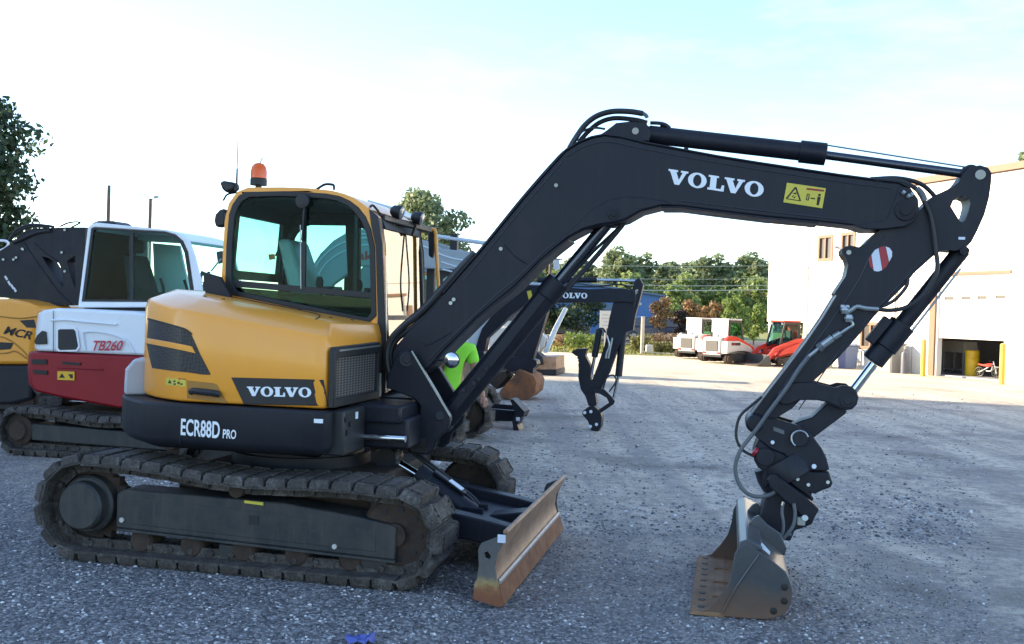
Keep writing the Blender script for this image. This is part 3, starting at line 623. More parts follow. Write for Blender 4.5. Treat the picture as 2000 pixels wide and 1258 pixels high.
# ---- undercarriage
for side in (-1, 1):
    yc = side * .925
    tr = track(ex, yc, .45, -1.11, .355, .292, 1.12, .315, .272 - .015, 41, M['track'])
    b = MB()
    fr = [(-.90, .215), (1.115, .155), (1.115, .375), (.86, .42), (.35, .47), (.05, .475), (-.84, .485), (-.90, .45)]
    b.plate(fr, yc - .115, yc + .115); f_ = px("track_frame", b, M['frame'], ex, .012)
    so = yc + side * .121
    b = MB(); b.plate([(-.88, .20), (1.12, .14), (1.12, .158), (-.88, .218)], so - side * .02, so + side * .012); px("frame_lip", b, M['frame'], f_, .003)
    b = MB(); b.plate([(-.78, .25), (.98, .20), (.98, .34), (.3, .40), (-.78, .43)], so - side * .02, so - side * .003); px("side_plate", b, M['frame'], f_, .004)
    for x, z in ((-.85, .275), (.70, .215)):
        b = MB(); b.cyl((x, so - side * .02, z), (x, so + side * .006, z), .017, n=10); px("bolt", b, M['white2'], f_, 0)
    b = MB(); b.box(.09, .16, *sorted((so - side * .004, so + side * .0005)), .315, .375); px("access_hole", b, M['ink'], f_, 0)
    b = MB(); b.plate([(.055, .455), (.19, .448), (.19, .468), (.055, .472)], *sorted((so - side * .02, so + side * .002))); px("warning_strip", b, M['label_y'], f_, 0)
    b = MB(); b.lathe((-1.13, yc - side * .12, .36), (0, side, 0), [(0, .2), (.22, .2), (.235, .185), (.236, .168), (.30, .165), (.315, .15)], 32); px("drive_motor", b, M['frame'], ex, 0)
    b = MB(); teeth = []
    for k in range(42):
        a = 2 * math.pi * k / 42; r = .275 if k % 2 else .235; teeth.append((-1.13 + r * math.cos(a), .36 + r * math.sin(a)))
    b.plate(teeth, yc - .03, yc + .03); px("sprocket", b, M['mud'], ex, 0)
    b = MB(); b.lathe((1.10, yc - .07, .315), (0, 1, 0), [(0, .10), (.0, .215), (.03, .235), (.04, .235), (.04, .245), (.10, .245), (.10, .235), (.14, .215), (.14, .10)], 32)
    b.cyl((1.10, yc - .1, .315), (1.10, yc + .1, .315), .075, n=18); idl = px("idler_wheel", b, M['mud'], ex, 0)
    for k in range(9):
        a = 2 * math.pi * k / 9; b = MB(); c = (1.10 + .165 * math.cos(a), .315 + .165 * math.sin(a)); b.cyl((c[0], yc - .075, c[1]), (c[0], yc + .075, c[1]), .02, n=10); px("wheel_bolt", b, M['ink'], idl, 0)
    for k in range(5):
        x = -.72 + .38 * k; b = MB(); b.lathe((x, yc - .1, .135 + .0 * k), (0, 1, 0), [(0, .05), (0, .07), (.02, .085), (.18, .085), (.2, .07), (.2, .05)], 20); px("track_roller", b, M['mud'], ex, 0)
    for x in (-.02, .93):
        b = MB(); b.box(x - .12, x + .12, yc + side * .06 - .03, yc + side * .06 + .03, .075, .16); px("roller_guard", b, M['frame'], ex, .012)
    b = MB(); b.lathe((-.02, yc - .1, .535), (0, 1, 0), [(0, .03), (0, .055), (.19, .06), (.2, .04)], 18); px("carrier_roller", b, M['mud'], ex, 0)
b = MB(); b.box(-.62, .82, -.72, .72, .38, .60); b.box(.5, 1.0, -.5, .5, .30, .52); px("chassis", b, M['mud'], ex, .02)
b = MB(); b.lathe((0, 0, .60), (0, 0, 1), [(0, .52), (.08, .52), (.08, .47), (.2, .47)], 48); px("slewing_ring", b, M['charcoal'], ex, 0)
# ---- dozer blade
prof_f = [(1.865, .41), (1.855, .36), (1.80, .26), (1.79, .18), (1.81, .11), (1.83, .085)]
b = MB(); fr_ = prof_f; bk = [(x - .018, z) for x, z in reversed(prof_f)]
b.plate(fr_ + bk, -1.13, 1.13); bl = px("blade", b, M['mould'], ex, .003)
b = MB(); b.plate([(1.832, .083), (1.868, -.035), (1.84, -.045), (1.805, .083)], -1.15, 1.15); px("cutting_edge", b, M['edge'], bl, .004)
b = MB(); b.tube([(1.857, -1.13, .415), (1.857, 1.13, .415)], .017, 10, 0); px("top_rail", b, M['mould'], bl, 0)
b = MB(); b.plate([(1.812, .088), (1.836, .088), (1.836, .105), (1.822, .115)], -1.129, 1.129); px("wear_strip", b, M['worn_strip'], bl, 0)
endp = [(1.868, .412), (1.71, .34), (1.693, .30), (1.70, .20), (1.69, .12), (1.675, .09), (1.668, -.01), (1.835, -.045), (1.862, -.035), (1.815, .12), (1.80, .20), (1.81, .27)]
hole_e = [(1.73, .285), (1.755, .295), (1.775, .265), (1.765, .24), (1.74, .25)]
for y0 in (-1.162, 1.138):
    b = MB(); b.plate(endp, y0, y0 + .024, [hole_e]); px("end_plate", b, M['bl_end'], bl, 0)
for y0 in (-1.168, 1.163):
    b = MB(); b.box(1.815, 1.865, y0, y0 + .005, .355, .405); px("corner_reflector", b, M['white_refl'], bl, 0)
for y0 in (-.52, .40):
    b = MB(); b.plate([(.78, .34), (.78, .46), (1.25, .40), (1.62, .34), (1.765, .31), (1.755, .17), (1.55, .19), (1.1, .24)], y0, y0 + .13); px("blade_arm", b, M['charcoal'], ex, .01)
b = MB(); b.plate([(1.2, .30), (1.76, .23), (1.76, .26), (1.2, .335)], -.385, .395); b.plate([(1.45, .26), (1.765, .24), (1.77, .34), (1.52, .30)], -.1, .1); px("blade_frame", b, M['charcoal'], ex, .008)
p0, p1, p2, p3 = (.70, 0, .655), (.86, 0, .575), (.93, 0, .535), (1.36, 0, .27)
b = MB(); b.cyl(p2, p3, .082, n=24); d_ = (Vector(p3) - Vector(p2)).normalized(); b.cyl(Vector(p2) - d_ * .01, Vector(p2) + d_ * .10, .094, n=24); cyl = px("blade_cylinder", b, M['charcoal'], ex, .004)
b = MB(); b.cyl(p0, p2, .034, n=18); px("rod", b, M['chrome'], cyl, 0)
b = MB(); b.lathe((.70, -.09, .655), (0, 1, 0), [(0, .05), (.0, .085), (.05, .10), (.13, .10), (.18, .085), (.18, .05)], 24); px("rod_eye", b, M['charcoal'], cyl, 0)
b = MB(); b.box(1.30, 1.46, -.085, -.07, .19, .34); b.box(1.30, 1.46, .07, .085, .19, .34); b.cyl((1.39, -.1, .26), (1.39, .1, .26), .03); px("clevis", b, M['charcoal'], cyl, .006)
b = MB(); b.bar((1.06, 0, .575), (1.30, 0, .425), .07, .02); px("cylinder_cover", b, M['charcoal'], cyl, .004)
b = MB(); b.bar((1.18, 0, .516), (1.28, 0, .453), .074, .006); px("cover_label", b, M['white_refl'], cyl, 0)
for k, y in enumerate((-.03, .035)):
    b = MB(); b.tube([(.62, y + .12, .62), (.78, y + .12, .72), (.92, y + .10, .65), (1.2, y + .09, .47), (1.36, y + .07, .36), (1.42, y, .25)], .011, 7); px("hose", b, M['rubber'], cyl, 0)
# ---- upper structure: planforms with a round tail
def arc(R, a0, a1, n, c=(0, 0)): return [(c[0] + R * math.cos(a0 + (a1 - a0) * k / n), c[1] + R * math.sin(a0 + (a1 - a0) * k / n)) for k in range(n + 1)]
def body_outline(yn, R, xf, dx=0, n=30, yl=1.02, xr=-.62, fr=.06):
    a0 = math.atan2(yn, -math.sqrt(max(R * R - yn * yn, .02)))
    a1 = math.atan2(yl, -math.sqrt(max(R * R - yl * yl, .02)))
    if a0 < 0: a0 += 2 * math.pi
    return [(xf, -.25 + dx), (xf, yn + .06), (xf - .02, yn + .02), (xf - .06, yn)] + [(xf - .1 - k * (xf - .1 + math.sqrt(R * R - yn * yn)) / 6, yn) for k in range(6)] + arc(R, a0, a1, n)
def ring3(o, z): return [(x, y, z(x, y) if callable(z) else z) for x, y in o]
o1 = body_outline(-1.13, 1.30, .66) + [(.3, 1.02), (.66, .95)]
def inset(o, d):
    out = []; n = len(o)
    A = sum(o[i][0] * o[(i + 1) % n][1] - o[(i + 1) % n][0] * o[i][1] for i in range(n)); sg = 1 if A > 0 else -1
    for k, (x, y) in enumerate(o):
        p = Vector((x, y)); d1, d2 = p - Vector(o[k - 1]), Vector(o[(k + 1) % n]) - p
        if d1.length < 1e-6 or d2.length < 1e-6: out.append((x, y)); continue
        n1 = Vector((-d1.y, d1.x)).normalized() * sg; n2 = Vector((-d2.y, d2.x)).normalized() * sg
        q = (n1 + n2).normalized(); q = p + q * d * min(2.2, 1 / max(.4, q.dot(n1))); out.append((q.x, q.y))
    return out
b = MB()
b.loft([ring3(inset(o1, .13), .785), ring3(inset(o1, .03), .825), ring3(o1, .87), ring3(o1, 1.085), ring3(inset(o1, .012), 1.10)])
sk = px("lower_skirt", b, M['skirt'], ex, .004)
b = MB(); b.box(-.382, -.378, -1.1316, -1.05, .84, 1.08); px("panel_seam", b, M['ink'], sk, 0)
YS = -1.1318
b = MB(); (x0, z0), (x1, z1) = U(613, 826, YS), U(630, 819, YS); b.box(x0, x1, YS, YS + .01, z0, z1); px("small_label", b, M['lettering'], sk, 0)
lettering("ECR88D", U3(353, 850, YS), U3(429, 857, YS), U3(354, 817, YS), "lettering", M['lettering'], sk)
lettering("PRO", U3(435, 856, YS), U3(461, 858, YS), U3(436, 838, YS), "lettering", M['lettering'], sk)
# rear counterweight
a0, a1 = math.radians(120), math.radians(217)
b = MB(); rings = []
for k in range(25):
    a = a0 + (a1 - a0) * k / 24; q = lambda R, z: (R * math.cos(a), R * math.sin(a), z)
    rings.append([q(1.0, 1.103), q(1.285, 1.103), q(1.29, 1.13), q(1.285, 1.28), q(1.23, 1.35), q(1.0, 1.37)])
b.loft(rings); px("counterweight", b, M['grey_cast'], ex, .015)
# engine hood
def hood_outline(yn, R, xf): return [(xf, -.035), (xf + .012, -.55), (xf, yn + .07), (xf - .02, yn + .02), (xf - .07, yn)] + body_outline(yn, R, xf)[4:-8] + [(-.76, .80), (-.76, -.035)]
HO = hood_outline(-1.08, 1.16, .63)
zc = lambda x, y: 1.765 - .19 * max(-.2, (x + .7)) / 1.32
zt = lambda x, y: 1.845 - .155 * max(-.2, (x + .7)) / 1.1
ib = inset(HO, .02); it = inset(HO, .20)
it = [(min(x, .575), min(y, -.035) if x > -.7 and y > -.5 else y) for x, y in it]
it[2], it[3], it[4] = (.578, -.91), (.568, -.888), (.545, -.88); it[-1] = (-.74, -.035); it[0] = (.60, -.035); it[1] = (.59, -.55)
ib = [(x, min(y, -.035) if x > -.7 and y > -.2 else y) for x, y in ib]; ib[0] = (.625, -.035); ib[-1] = (-.755, -.035)
HO2 = inset(HO, .01); HO2[0] = (.63, -.035); HO2[-1] = (-.76, -.035)
b = MB(); b.loft([ring3(HO2, 1.112), ring3(HO, 1.135), ring3(HO, lambda x, y: zc(x, y) - .06), ring3(ib, zc), ring3(it, zt)])
hood = px("engine_hood", b, M['yellow'], ex, .012, 28)
HOp = HO
def on_hood(u, v, o):                 # where a sight line meets the hood's side wall, o metres proud of it
    dx, dy, dz = ray(u, v)
    ox, oy = -HX * FW.x - HY * FW.y, -HX * SD.x - HY * SD.y
    lx, ly = dx * FW.x + dy * FW.y, dx * SD.x + dy * SD.y
    best = None
    for (ax, ay), (bx_, by_) in zip(HOp, HOp[1:] + HOp[:1]):
        ex_, ey_ = bx_ - ax, by_ - ay; den = lx * ey_ - ly * ex_
        if abs(den) < 1e-9: continue
        t = ((ax - ox) * ey_ - (ay - oy) * ex_) / den; s = ((ax - ox) * ly - (ay - oy) * lx) / den
        if t > 0 and -.001 <= s <= 1.001 and (best is None or t < best[0]):
            n_ = Vector((ey_, -ex_)).normalized(); 
            if n_.x * lx + n_.y * ly > 0: n_ = -n_
            best = (t, n_)
    t, n_ = best; return (ox + t * lx + n_.x * o, oy + t * ly + n_.y * o, EYE + t * dz)
def hood_patch(top, bot, o0, o1, n=14, rows=3):
    """strip between two pixel polylines wrapped on the hood side, from o0 to o1 proud of it"""
    b = MB(); tu, bu = [p[0] for p in top], [p[0] for p in bot]
    T = [(u, np.interp(u, tu, [p[1] for p in top])) for u in np.linspace(tu[0], tu[-1], n)]
    Bt = [(u, np.interp(u, bu, [p[1] for p in bot])) for u in np.linspace(bu[0], bu[-1], n)]
    fr = []; bk = []
    for k in range(n):
        for r in range(rows):
            q = r / (rows - 1); u, v = T[k][0] + (Bt[k][0] - T[k][0]) * q, T[k][1] + (Bt[k][1] - T[k][1]) * q
            fr.append(on_hood(u, v, o1)); bk.append(on_hood(u, v, o0))
    N_ = n * rows; f = []
    for k in range(n - 1):
        for r in range(rows - 1):
            a = k * rows + r; f += [(a, a + 1, a + rows + 1, a + rows), (N_ + a, N_ + a + rows, N_ + a + rows + 1, N_ + a + 1)]
    for k in range(n - 1):
        for a in (k * rows, k * rows + rows - 1): f.append((a, a + rows, a + rows + N_, a + N_))
    for r in range(rows - 1):
        for a in (r, (n - 1) * rows + r): f.append((a, a + 1, a + 1 + N_, a + N_))
    return b.add(fr + bk, f)
z4 = lambda pts: ZO(220, 540, 3.311, pts)
gr = hood_patch(z4([(235, 278), (330, 305), (465, 345), (515, 385), (560, 490), (632, 628)]), z4([(222, 430), (255, 592), (400, 612), (500, 622), (580, 634), (632, 636)]), -.01, .004, 24, 6)
g1 = px("side_grille", gr, M['grille'], hood, 0)
px("grille_bar", hood_patch(z4([(222, 398), (380, 425), (515, 452)]), z4([(222, 432), (380, 462), (540, 497)]), .002, .012, 12), M['yellow'], g1, .003)
px("grille_rim", hood_patch(z4([(232, 268), (330, 294), (470, 334), (512, 366)]), z4([(233, 279), (330, 306), (466, 346), (510, 380)]), -.004, .010, 12), M['black'], g1, 0)
# badge panel with the maker's name
np_ = px("name_panel", hood_patch(z4([(768, 653), (1364, 668)]), z4([(850, 826), (1392, 838)]), -.005, .006, 8), M['black'], hood, .003)
YB = -1.0885
lettering("VOLVO", U3(483, 773.5, YB), U3(608, 776, YB), U3(482.5, 755, YB), "lettering", M['lettering'], np_)
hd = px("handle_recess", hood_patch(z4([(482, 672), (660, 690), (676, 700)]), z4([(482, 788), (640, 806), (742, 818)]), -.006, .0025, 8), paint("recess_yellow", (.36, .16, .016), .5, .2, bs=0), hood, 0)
b = MB(); b.tube([on_hood(*z4([(520, 745)])[0], .02), on_hood(*z4([(545, 738)])[0], .04), on_hood(*z4([(670, 752)])[0], .04), on_hood(*z4([(697, 762)])[0], .02)], .022, 8, 4); px("hood_handle", b, M['black'], hood, 0)
wl_ = px("warning_label", hood_patch(z4([(347, 655), (476, 668)]), z4([(345, 700), (474, 714)]), .001, .0025, 5), M['label_y'], hood, 0)
for q in ([(360, 690), (372, 665), (385, 693)],):
    b = MB(); b.add([on_hood(*p, .0035) for p in z4(q)], [(0, 1, 2)]); px("symbol", b, M['ink'], wl_, 0, 0)
for u0, v0 in ((395, 672), (420, 682), (396, 690), (440, 690)):
    b = MB(); b.add([on_hood(*p, .0035) for p in z4([(u0, v0), (u0 + 14, v0 + 1), (u0 + 14, v0 + 12), (u0, v0 + 11)])], [(0, 1, 2, 3)]); px("symbol", b, M['ink'], wl_, 0, 0)
b = MB(); b.add([on_hood(*p, .0035) for p in z4([(430, 658), (474, 662), (474, 669), (430, 665)])], [(0, 1, 2, 3)]); px("red_bar", b, M['red_ink'], wl_, 0, 0)
# seams and screws on the hood top
ztp = lambda x, y, d=.003: (x, y, zt(x, y) + d)
b = MB(); b.tube([ztp(-.60, -.10), ztp(-.1, -.16), ztp(.18, -.25), ztp(.30, -.45), ztp(.42, -.80)], .004, 5, 5); px("hood_seam", b, M['ink'], hood, 0)
for x, y in ((-.55, -.55), (-.42, -.52), (.34, -.35), (.45, -.2), (.0, -.12)):
    b = MB(); b.cyl(ztp(x, y, -.002), ztp(x, y, .006), .013, n=10); px("hood_bolt", b, M['ink'], hood, 0)
# radiator grille on the front face of the engine bay
XG = .645
gf = [(-1.065, 1.118), (-.165, 1.118), (-.165, 1.50), (-.20, 1.530), (-1.04, 1.515), (-1.065, 1.49)]
fx = lambda a, c, k: (k, a, c)
b = MB(); b.plate(gf, XG - .012, XG + .028, [[(-1.02, 1.175), (-.22, 1.175), (-.22, 1.455), (-.99, 1.445), (-1.02, 1.42)]], fx); rg = px("radiator_grille", b, M['black'], ex, .006)
b = MB(); b.plate([(-1.02, 1.175), (-.22, 1.175), (-.22, 1.455), (-.99, 1.445), (-1.02, 1.42)], XG - .01, XG + .002, fn=fx); px("perforated_panel", b, M['perf'], rg, 0)
b = MB(); b.bar((XG + .03, -1.0, 1.492), (XG + .03, -.22, 1.503), .016, .012); px("grille_trim", b, M['steel'], rg, 0)
b = MB(); b.bar((XG + .03, -.185, 1.13), (XG + .03, -.185, 1.30), .02, .012, (0, 1, 0)); px("grille_latch", b, M['steel'], rg, 0)
# corner clutter below the grille
b = MB(); b.box(.58, .73, -1.02, -.62, .80, 1.10); px("step_box", b, M['black'], ex, .015)
for y, z in ((-.98, 1.04), (-.9, 1.0), (-.95, .95)):
    b = MB(); b.box(.732, .742, y - .03, y + .03, z - .015, z + .02); px("small_plate", b, M['skirt'], ex, .002)
b = MB(); b.box(.735, .741, -.83, -.79, 1.03, 1.075); px("small_label", b, M['lettering'], ex, 0)
b = MB(); b.box(.25, 1.02, -.55, .40, .80, 1.02); b.box(.4, .98, -.60, -.1, .98, 1.11); b.box(.4, .9, -.1, 1.0, .90, 1.12); px("front_deck", b, M['charcoal'], ex, .02)
b = MB(); b.cyl(U3(703, 852.5, -.62), U3(792, 857.5, -.62), .024, n=16); px("swing_rod", b, M['chrome'], ex, 0)
b = MB(); b.cyl(U3(693, 835, -.62), U3(693, 869, -.62), .013, n=12); px("grab_post", b, M['chrome'], ex, 0)
b = MB(); b.cyl((.38, -.60, .885), U3(703, 852.5, -.62), .05, n=18); px("swing_cylinder", b, M['charcoal'], ex, .004)
# ---- cab of the main excavator (near wall on y = 0, far wall on y = CY)
CY = 1.0
z3 = lambda pts: ZO(380, 280, 3.144, pts)
outer = pl(0, [(436, 544), (442, 433), (450, 398), (466, 376), (488, 367), (555, 366.5), (605, 368.5), (650, 373), (674, 379), (697, 389), (715, 402), (724, 409), (742, 424), (750, 477), (757, 677), (754, 768), (716, 762), (560, 640), (440, 600)])
frame_o = pl(0, [(444, 553), (446, 480), (451, 420), (458, 400), (470, 383), (484, 376), (560, 374.5), (640, 379), (666, 384), (686, 393), (703, 406), (717, 424), (727, 447), (735, 483), (738, 617), (723, 631), (698, 626), (600, 606), (456, 577)])
glass_o = pl(0, [(455, 549), (457, 480), (462, 424), (468, 407), (478, 393), (490, 386), (560, 384.5), (640, 389), (664, 394), (681, 402), (695, 415), (708, 432), (717, 452), (724, 484), (728, 610), (720, 621), (700, 617), (602, 597), (466, 569)])
cab = MB(); cab.plate(outer, -.028, .02, [frame_o]); cab = px("cab", cab, M['yellow'], ex, .008)
b = MB(); b.plate(frame_o, -.036, .012, [glass_o]); wf2 = px("side_window", b, M['black'], cab, .004)
b = MB(); b.plate(glass_o, -.018, -.012); px("pane", b, M['glass'], wf2, 0)
b = MB(); b.plate(pl(0, [(452, 547), (728, 571), (728, 583), (453, 560)]), -.024, -.004); px("window_rail", b, M['black'], wf2, .003)
b = MB(); b.plate(pl(0, [(594, 392), (601, 392), (598, 566), (590, 566)]), -.026, -.004); b.plate(pl(0, [(694, 420), (700, 426), (697, 577), (690, 577)]), -.011, -.002); px("window_divider", b, M['black'], wf2, 0)
b = MB(); b.plate(pl(0, [(589, 440), (590.5, 440), (591.5, 564), (590, 564)]), -.03, -.0265); px("divider_trim", b, M['steel'], wf2, 0)
b = MB(); b.plate(pl(0, [(462, 571), (560, 591), (700, 617), (718, 620), (727, 609), (727, 584), (456, 561)]), -.011, -.006); px("lower_tinted_pane", b, M['glass_dark'], wf2, 0)
fp = [(724, 409), (742, 424), (750, 477), (757, 677), (755, 768), (738, 768), (741, 617), (737, 483), (728, 440)]
fpn = pl(0, fp)
b = MB(); b.plate(fpn, -.045, .05); px("front_pillar", b, M['black'], cab, .008)
b = MB(); b.plate([(x + .003, z) for x, z in pl(0, [(755, 500), (757, 677), (755, 766), (756, 766), (758.2, 677), (756.2, 500)])], -.04, -.025); px("pillar_trim", b, M['steel'], cab, 0)
b = MB(); b.plate(fpn, CY - .05, CY + .03); px("front_pillar", b, M['black'], cab, .008)
# far wall with its own windows
hB = [(-.57, 2.38), (-.47, 2.48), (-.09, 2.48), (-.05, 1.96), (-.04, 1.66), (-.59, 1.70)]
hC = [(.04, 2.46), (.13, 2.44), (.20, 2.2), (.24, 1.66), (.06, 1.66)]
outer_f = [(x, z) for x, z in outer[:15]] + [outer[15], (outer[16][0], 1.12), (-.68, 1.12)]
b = MB(); b.plate(outer_f, CY - .02, CY + .02, [hB, hC]); px("far_wall", b, M['interior'], cab, 0)
for nm, h in (("door_window", hB), ("door_window", hC)):
    b = MB(); b.plate(h, CY - .003, CY + .003); px(nm, b, M['glass'], cab, 0)
# roof skin between the walls, rear wall with window, floor
def strip(pts, y0, y1, th):
    b = MB(); rings = []
    for k, (x, z) in enumerate(pts):
        a, c = Vector(pts[max(k - 1, 0)]), Vector(pts[min(k + 1, len(pts) - 1)]); t = (c - a).normalized(); n = Vector((t.y, -t.x)) * th
        rings.append([(x, y0, z), (x, y1, z), (x + n.x, y1, z + n.y), (x + n.x, y0, z + n.y)])
    return b.loft(rings)
px("cab_roof", strip([(x, z - .001) for x, z in outer[2:12]], .021, CY - .021, .035), M['yellow'], cab, .004)
px("roof_lining", strip([(x, z - .05) for x, z in outer[2:12]], .021, CY - .021, .045), M['interior'], cab, 0)
(xa, za), (xb, zb) = outer[0], outer[2]
b = MB()
for y0, y1, t0, t1 in ((.021, .10, 0, 1), (.90, CY - .021, 0, 1), (.101, .899, 0, .12), (.101, .899, .86, 1)):
    q = [(xa + (xb - xa) * t0, za + (zb - za) * t0), (xa + (xb - xa) * t1, za + (zb - za) * t1)]
    b.plate([q[0], q[1], (q[1][0] + .04, q[1][1]), (q[0][0] + .04, q[0][1])], y0, y1)
px("rear_frame", b, M['black'], cab, 0)
b = MB(); q = [(xa + (xb - xa) * .12 + .015, za + (zb - za) * .12), (xa + (xb - xa) * .86 + .015, za + (zb - za) * .86)]
b.plate([q[0], q[1], (q[1][0] + .006, q[1][1]), (q[0][0] + .006, q[0][1])], .1005, .8995); px("rear_window", b, M['glass'], cab, 0)
b = MB(); b.box(-.68, .56, .022, CY - .022, 1.13, 1.42); px("cab_floor", b, M['interior'], cab, .02)
# windscreen between the front pillars: header, cross bar, upper and lower pane
mid = lambda k: ((fpn[k][0] + fpn[k - 1][0]) / 2, 0)
xw1, zw1 = U(750, 440, 0); xw0, zw0 = U(755, 620, 0); xw2, zw2 = U(757, 765, 0)
xw1 -= .012; xw0 -= .012; xw2 -= .012
def wpane(z0, x0, z1, x1, y0, y1, th, d=0): 
    b = MB(); return b.plate([(x0 + d, z0), (x1 + d, z1), (x1 + d + th, z1), (x0 + d + th, z0)], y0, y1)
b = wpane(zw1 - .02, xw1 + .0, zw1 + .05, xw1 - .03, .051, CY - .051, .03, -.02); ws = px("windscreen", b, M['black'], cab, 0)
b = MB(); b.plate([(xw0 - .03, zw0 - .02), (xw0 + .0, zw0 - .02), (xw0, zw0 + .015), (xw0 - .03, zw0 + .015)], .051, CY - .051); px("cross_bar", b, M['black'], ws, 0)
px("pane", wpane(zw0 + .016, xw0, zw1 - .021, xw1, .051, CY - .051, .006, -.012), M['windscreen'], ws, 0)
px("lower_pane", wpane(zw2, xw2, zw0 - .021, xw0, .051, CY - .051, .006, -.012), M['windscreen'], ws, 0)
b = MB(); b.tube([(xw1 - .0, .56, zw1 - .02), (xw0 + .012, .52, 2.0), (xw0 + .01, .50, zw0 + .05)], .007, 6, 4); px("windscreen_wiper", b, M['black'], cab, 0)
# seat wrapped in clear plastic, console, levers
b = MB(); b.loft([[(x0, .30, z), (x0, .72, z), (x1, .70, z), (x1, .32, z)] for z, x0, x1 in ((1.84, -.28, -.12), (2.05, -.34, -.20), (2.28, -.40, -.29), (2.31, -.39, -.31))]); st = px("seat", b, M['plastic_wrap'], cab, .03)
b = MB(); b.box(-.30, .20, .30, .72, 1.66, 1.80); px("seat_cushion", b, M['plastic_wrap'], st, .04)
b = MB(); b.box(-.25, .15, .36, .66, 1.43, 1.659); px("seat_base", b, M['seat'], st, .02)
b = MB(); b.add([U3(*p, .285) for p in ((524, 497), (536, 496), (538, 506), (526, 508))], [(0, 1, 2, 3)]); px("seat_label", b, M['amber'], st, 0, 0)
b = MB(); b.add([U3(*p, .285) for p in ((543, 486), (550, 500), (536, 500))], [(0, 1, 2)]); px("seat_symbol", b, M['ink'], st, 0, 0)
b = MB(); b.box(-.3, .12, .10, .24, 1.43, 1.72); px("console", b, M['interior'], cab, .02)
for x, y in ((.02, .17), (.10, .82)):
    b = MB(); b.tube([(x, y, 1.7), (x + .03, y, 1.83), (x + .01, y, 1.92)], .014, 8, 4); b.sphere((x + .01, y, 1.96), .04, 10, (.8, .8, 1.5)); px("joystick", b, M['seat'], cab, 0)
for y in (.42, .58):
    b = MB(); b.tube([(.38, y, 1.43), (.36, y, 1.7), (.42, y, 1.86)], .012, 6, 4); px("travel_lever", b, M['seat'], cab, 0)
b = MB(); b.box(.42, .5, .1, .2, 1.75, 1.93); px("monitor", b, M['interior'], cab, .01)
b = MB(); b.tube([U3(*p, .88) for p in ((557, 560), (560, 500), (570, 462), (590, 438), (622, 428))], .036, 8); px("grab_arch", b, M['interior'], cab, 0)
# things on the roof and around the cab
yb = .45
bc = Vector(U3(505, 362, yb)); b = MB(); b.cyl(bc - Vector((0, 0, .06)), bc + Vector((0, 0, .012)), .025, n=12); b.lathe(bc, (0, 0, 1), [(0, .045), (.0, .068), (.05, .068), (.055, .06)], 24); bea = px("beacon", b, M['black'], ex, 0)
b = MB(); b.lathe(bc + Vector((0, 0, .056)), (0, 0, 1), [(0, .066), (.06, .066), (.095, .058), (.12, .038), (.13, .006)], 24); px("amber_dome", b, M['amber'], bea, 0, 60)
b = MB(); b.tube([U3(508, 318, yb), U3(513, 308, yb)], .004, 5, 0); px("beacon_lead", b, M['rubber'], bea, 0)
b = MB(); b.lathe(U3(462, 372, yb), (0, 0, 1), [(0, .02), (.02, .02), (.025, .009), (.18, .007), (.181, .004), (.40, .0035), (.405, .002)], 8); px("antenna", b, M['black'], ex, 0)
b = MB(); b.tube([U3(607, 378, .02), U3(620, 369, .02), U3(634, 360.5, .02), U3(648, 360.5, .02), U3(652, 363, .02), U3(652.5, 371, .02)], .010, 8, 4); px("roof_hand_rail", b, M['black'], ex, 0)
wm = Vector(U3(592, 393, -.05)); b = MB(); b.lathe(wm, (0, 1, 0), [(-.025, .03), (-.02, .055), (.02, .058)], 20); px("wiper_motor", b, M['black'], cab, 0)
b = MB(); b.bar(U3(596, 400, -.045), U3(591, 470, -.045), .012, .03, (0, 1, 0)); px("wiper_arm", b, M['black'], cab, 0)
for pts, y in ([(433, 357), (441, 354), (461, 357), (466, 366), (459, 374), (446, 378), (438, 370)], .5), ([(423, 432), (425, 420), (433, 411), (443, 408), (444, 440), (430, 445), (425, 442)], 1.12):
    b = MB(); b.plate(pl(y, pts), y - .05, y + .05); o = px("rear_lamp" if y < 1 else "rear_mirror", b, M['black'], ex, .02)
b = MB(); b.tube([U3(436, 392, .5), U3(444, 380, .5), U3(462, 376, .5)], .008, 6, 4); px("lamp_bracket", b, M['black'], ex, 0)
b = MB(); b.tube([U3(443, 415, 1.12), U3(452, 405, 1.05)], .012, 6, 0); px("mirror_bracket", b, M['black'], ex, 0)
# work lamps over the windscreen
for (u, v), y in (((778, 414), .30), ((818, 426), .62)):
    c = Vector(U3(u, v, y)); dr = Vector((1, -.05, -.22)).normalized()
    b = MB(); b.lathe(c - dr * .06, dr, [(0, .028), (.02, .046), (.08, .056), (.09, .054)], 20); lp = px("work_lamp", b, M['black'], ex, 0)
    b = MB(); b.lathe(c + dr * .031, dr, [(0, .048), (.004, .042)], 20); px("lamp_lens", b, M['lens'], lp, 0)
    b = MB(); b.bar(c + Vector((-.02, 0, -.05)), c + Vector((-.05, 0, -.14)), .03, .02); px("lamp_bracket", b, M['black'], lp, 0)
b = MB(); b.tube([U3(723, 404, .05), U3(728, 401, .08), U3(736, 409, .12), U3(742, 418, .1)], .009, 6, 4); px("lamp_cable", b, M['rubber'], ex, 0)
b = MB(); b.bar(U3(744, 425, .08), U3(838, 449, .95), .06, .05); px("lamp_bar", b, M['black'], cab, .01)
# far-side hand rail and mirror
b = MB(); b.tube([U3(*p, 1.12) for p in ((834, 450), (846, 448), (851, 456), (852, 480), (858, 600), (860, 640))], .017, 8, 5); px("hand_rail", b, M['yellow'], ex, 0)
b = MB(); b.plate(pl(1.2, [(838, 446), (850, 440), (853, 480), (846, 505), (838, 500)]), 1.17, 1.23); px("front_mirror", b, M['black'], ex, .015)
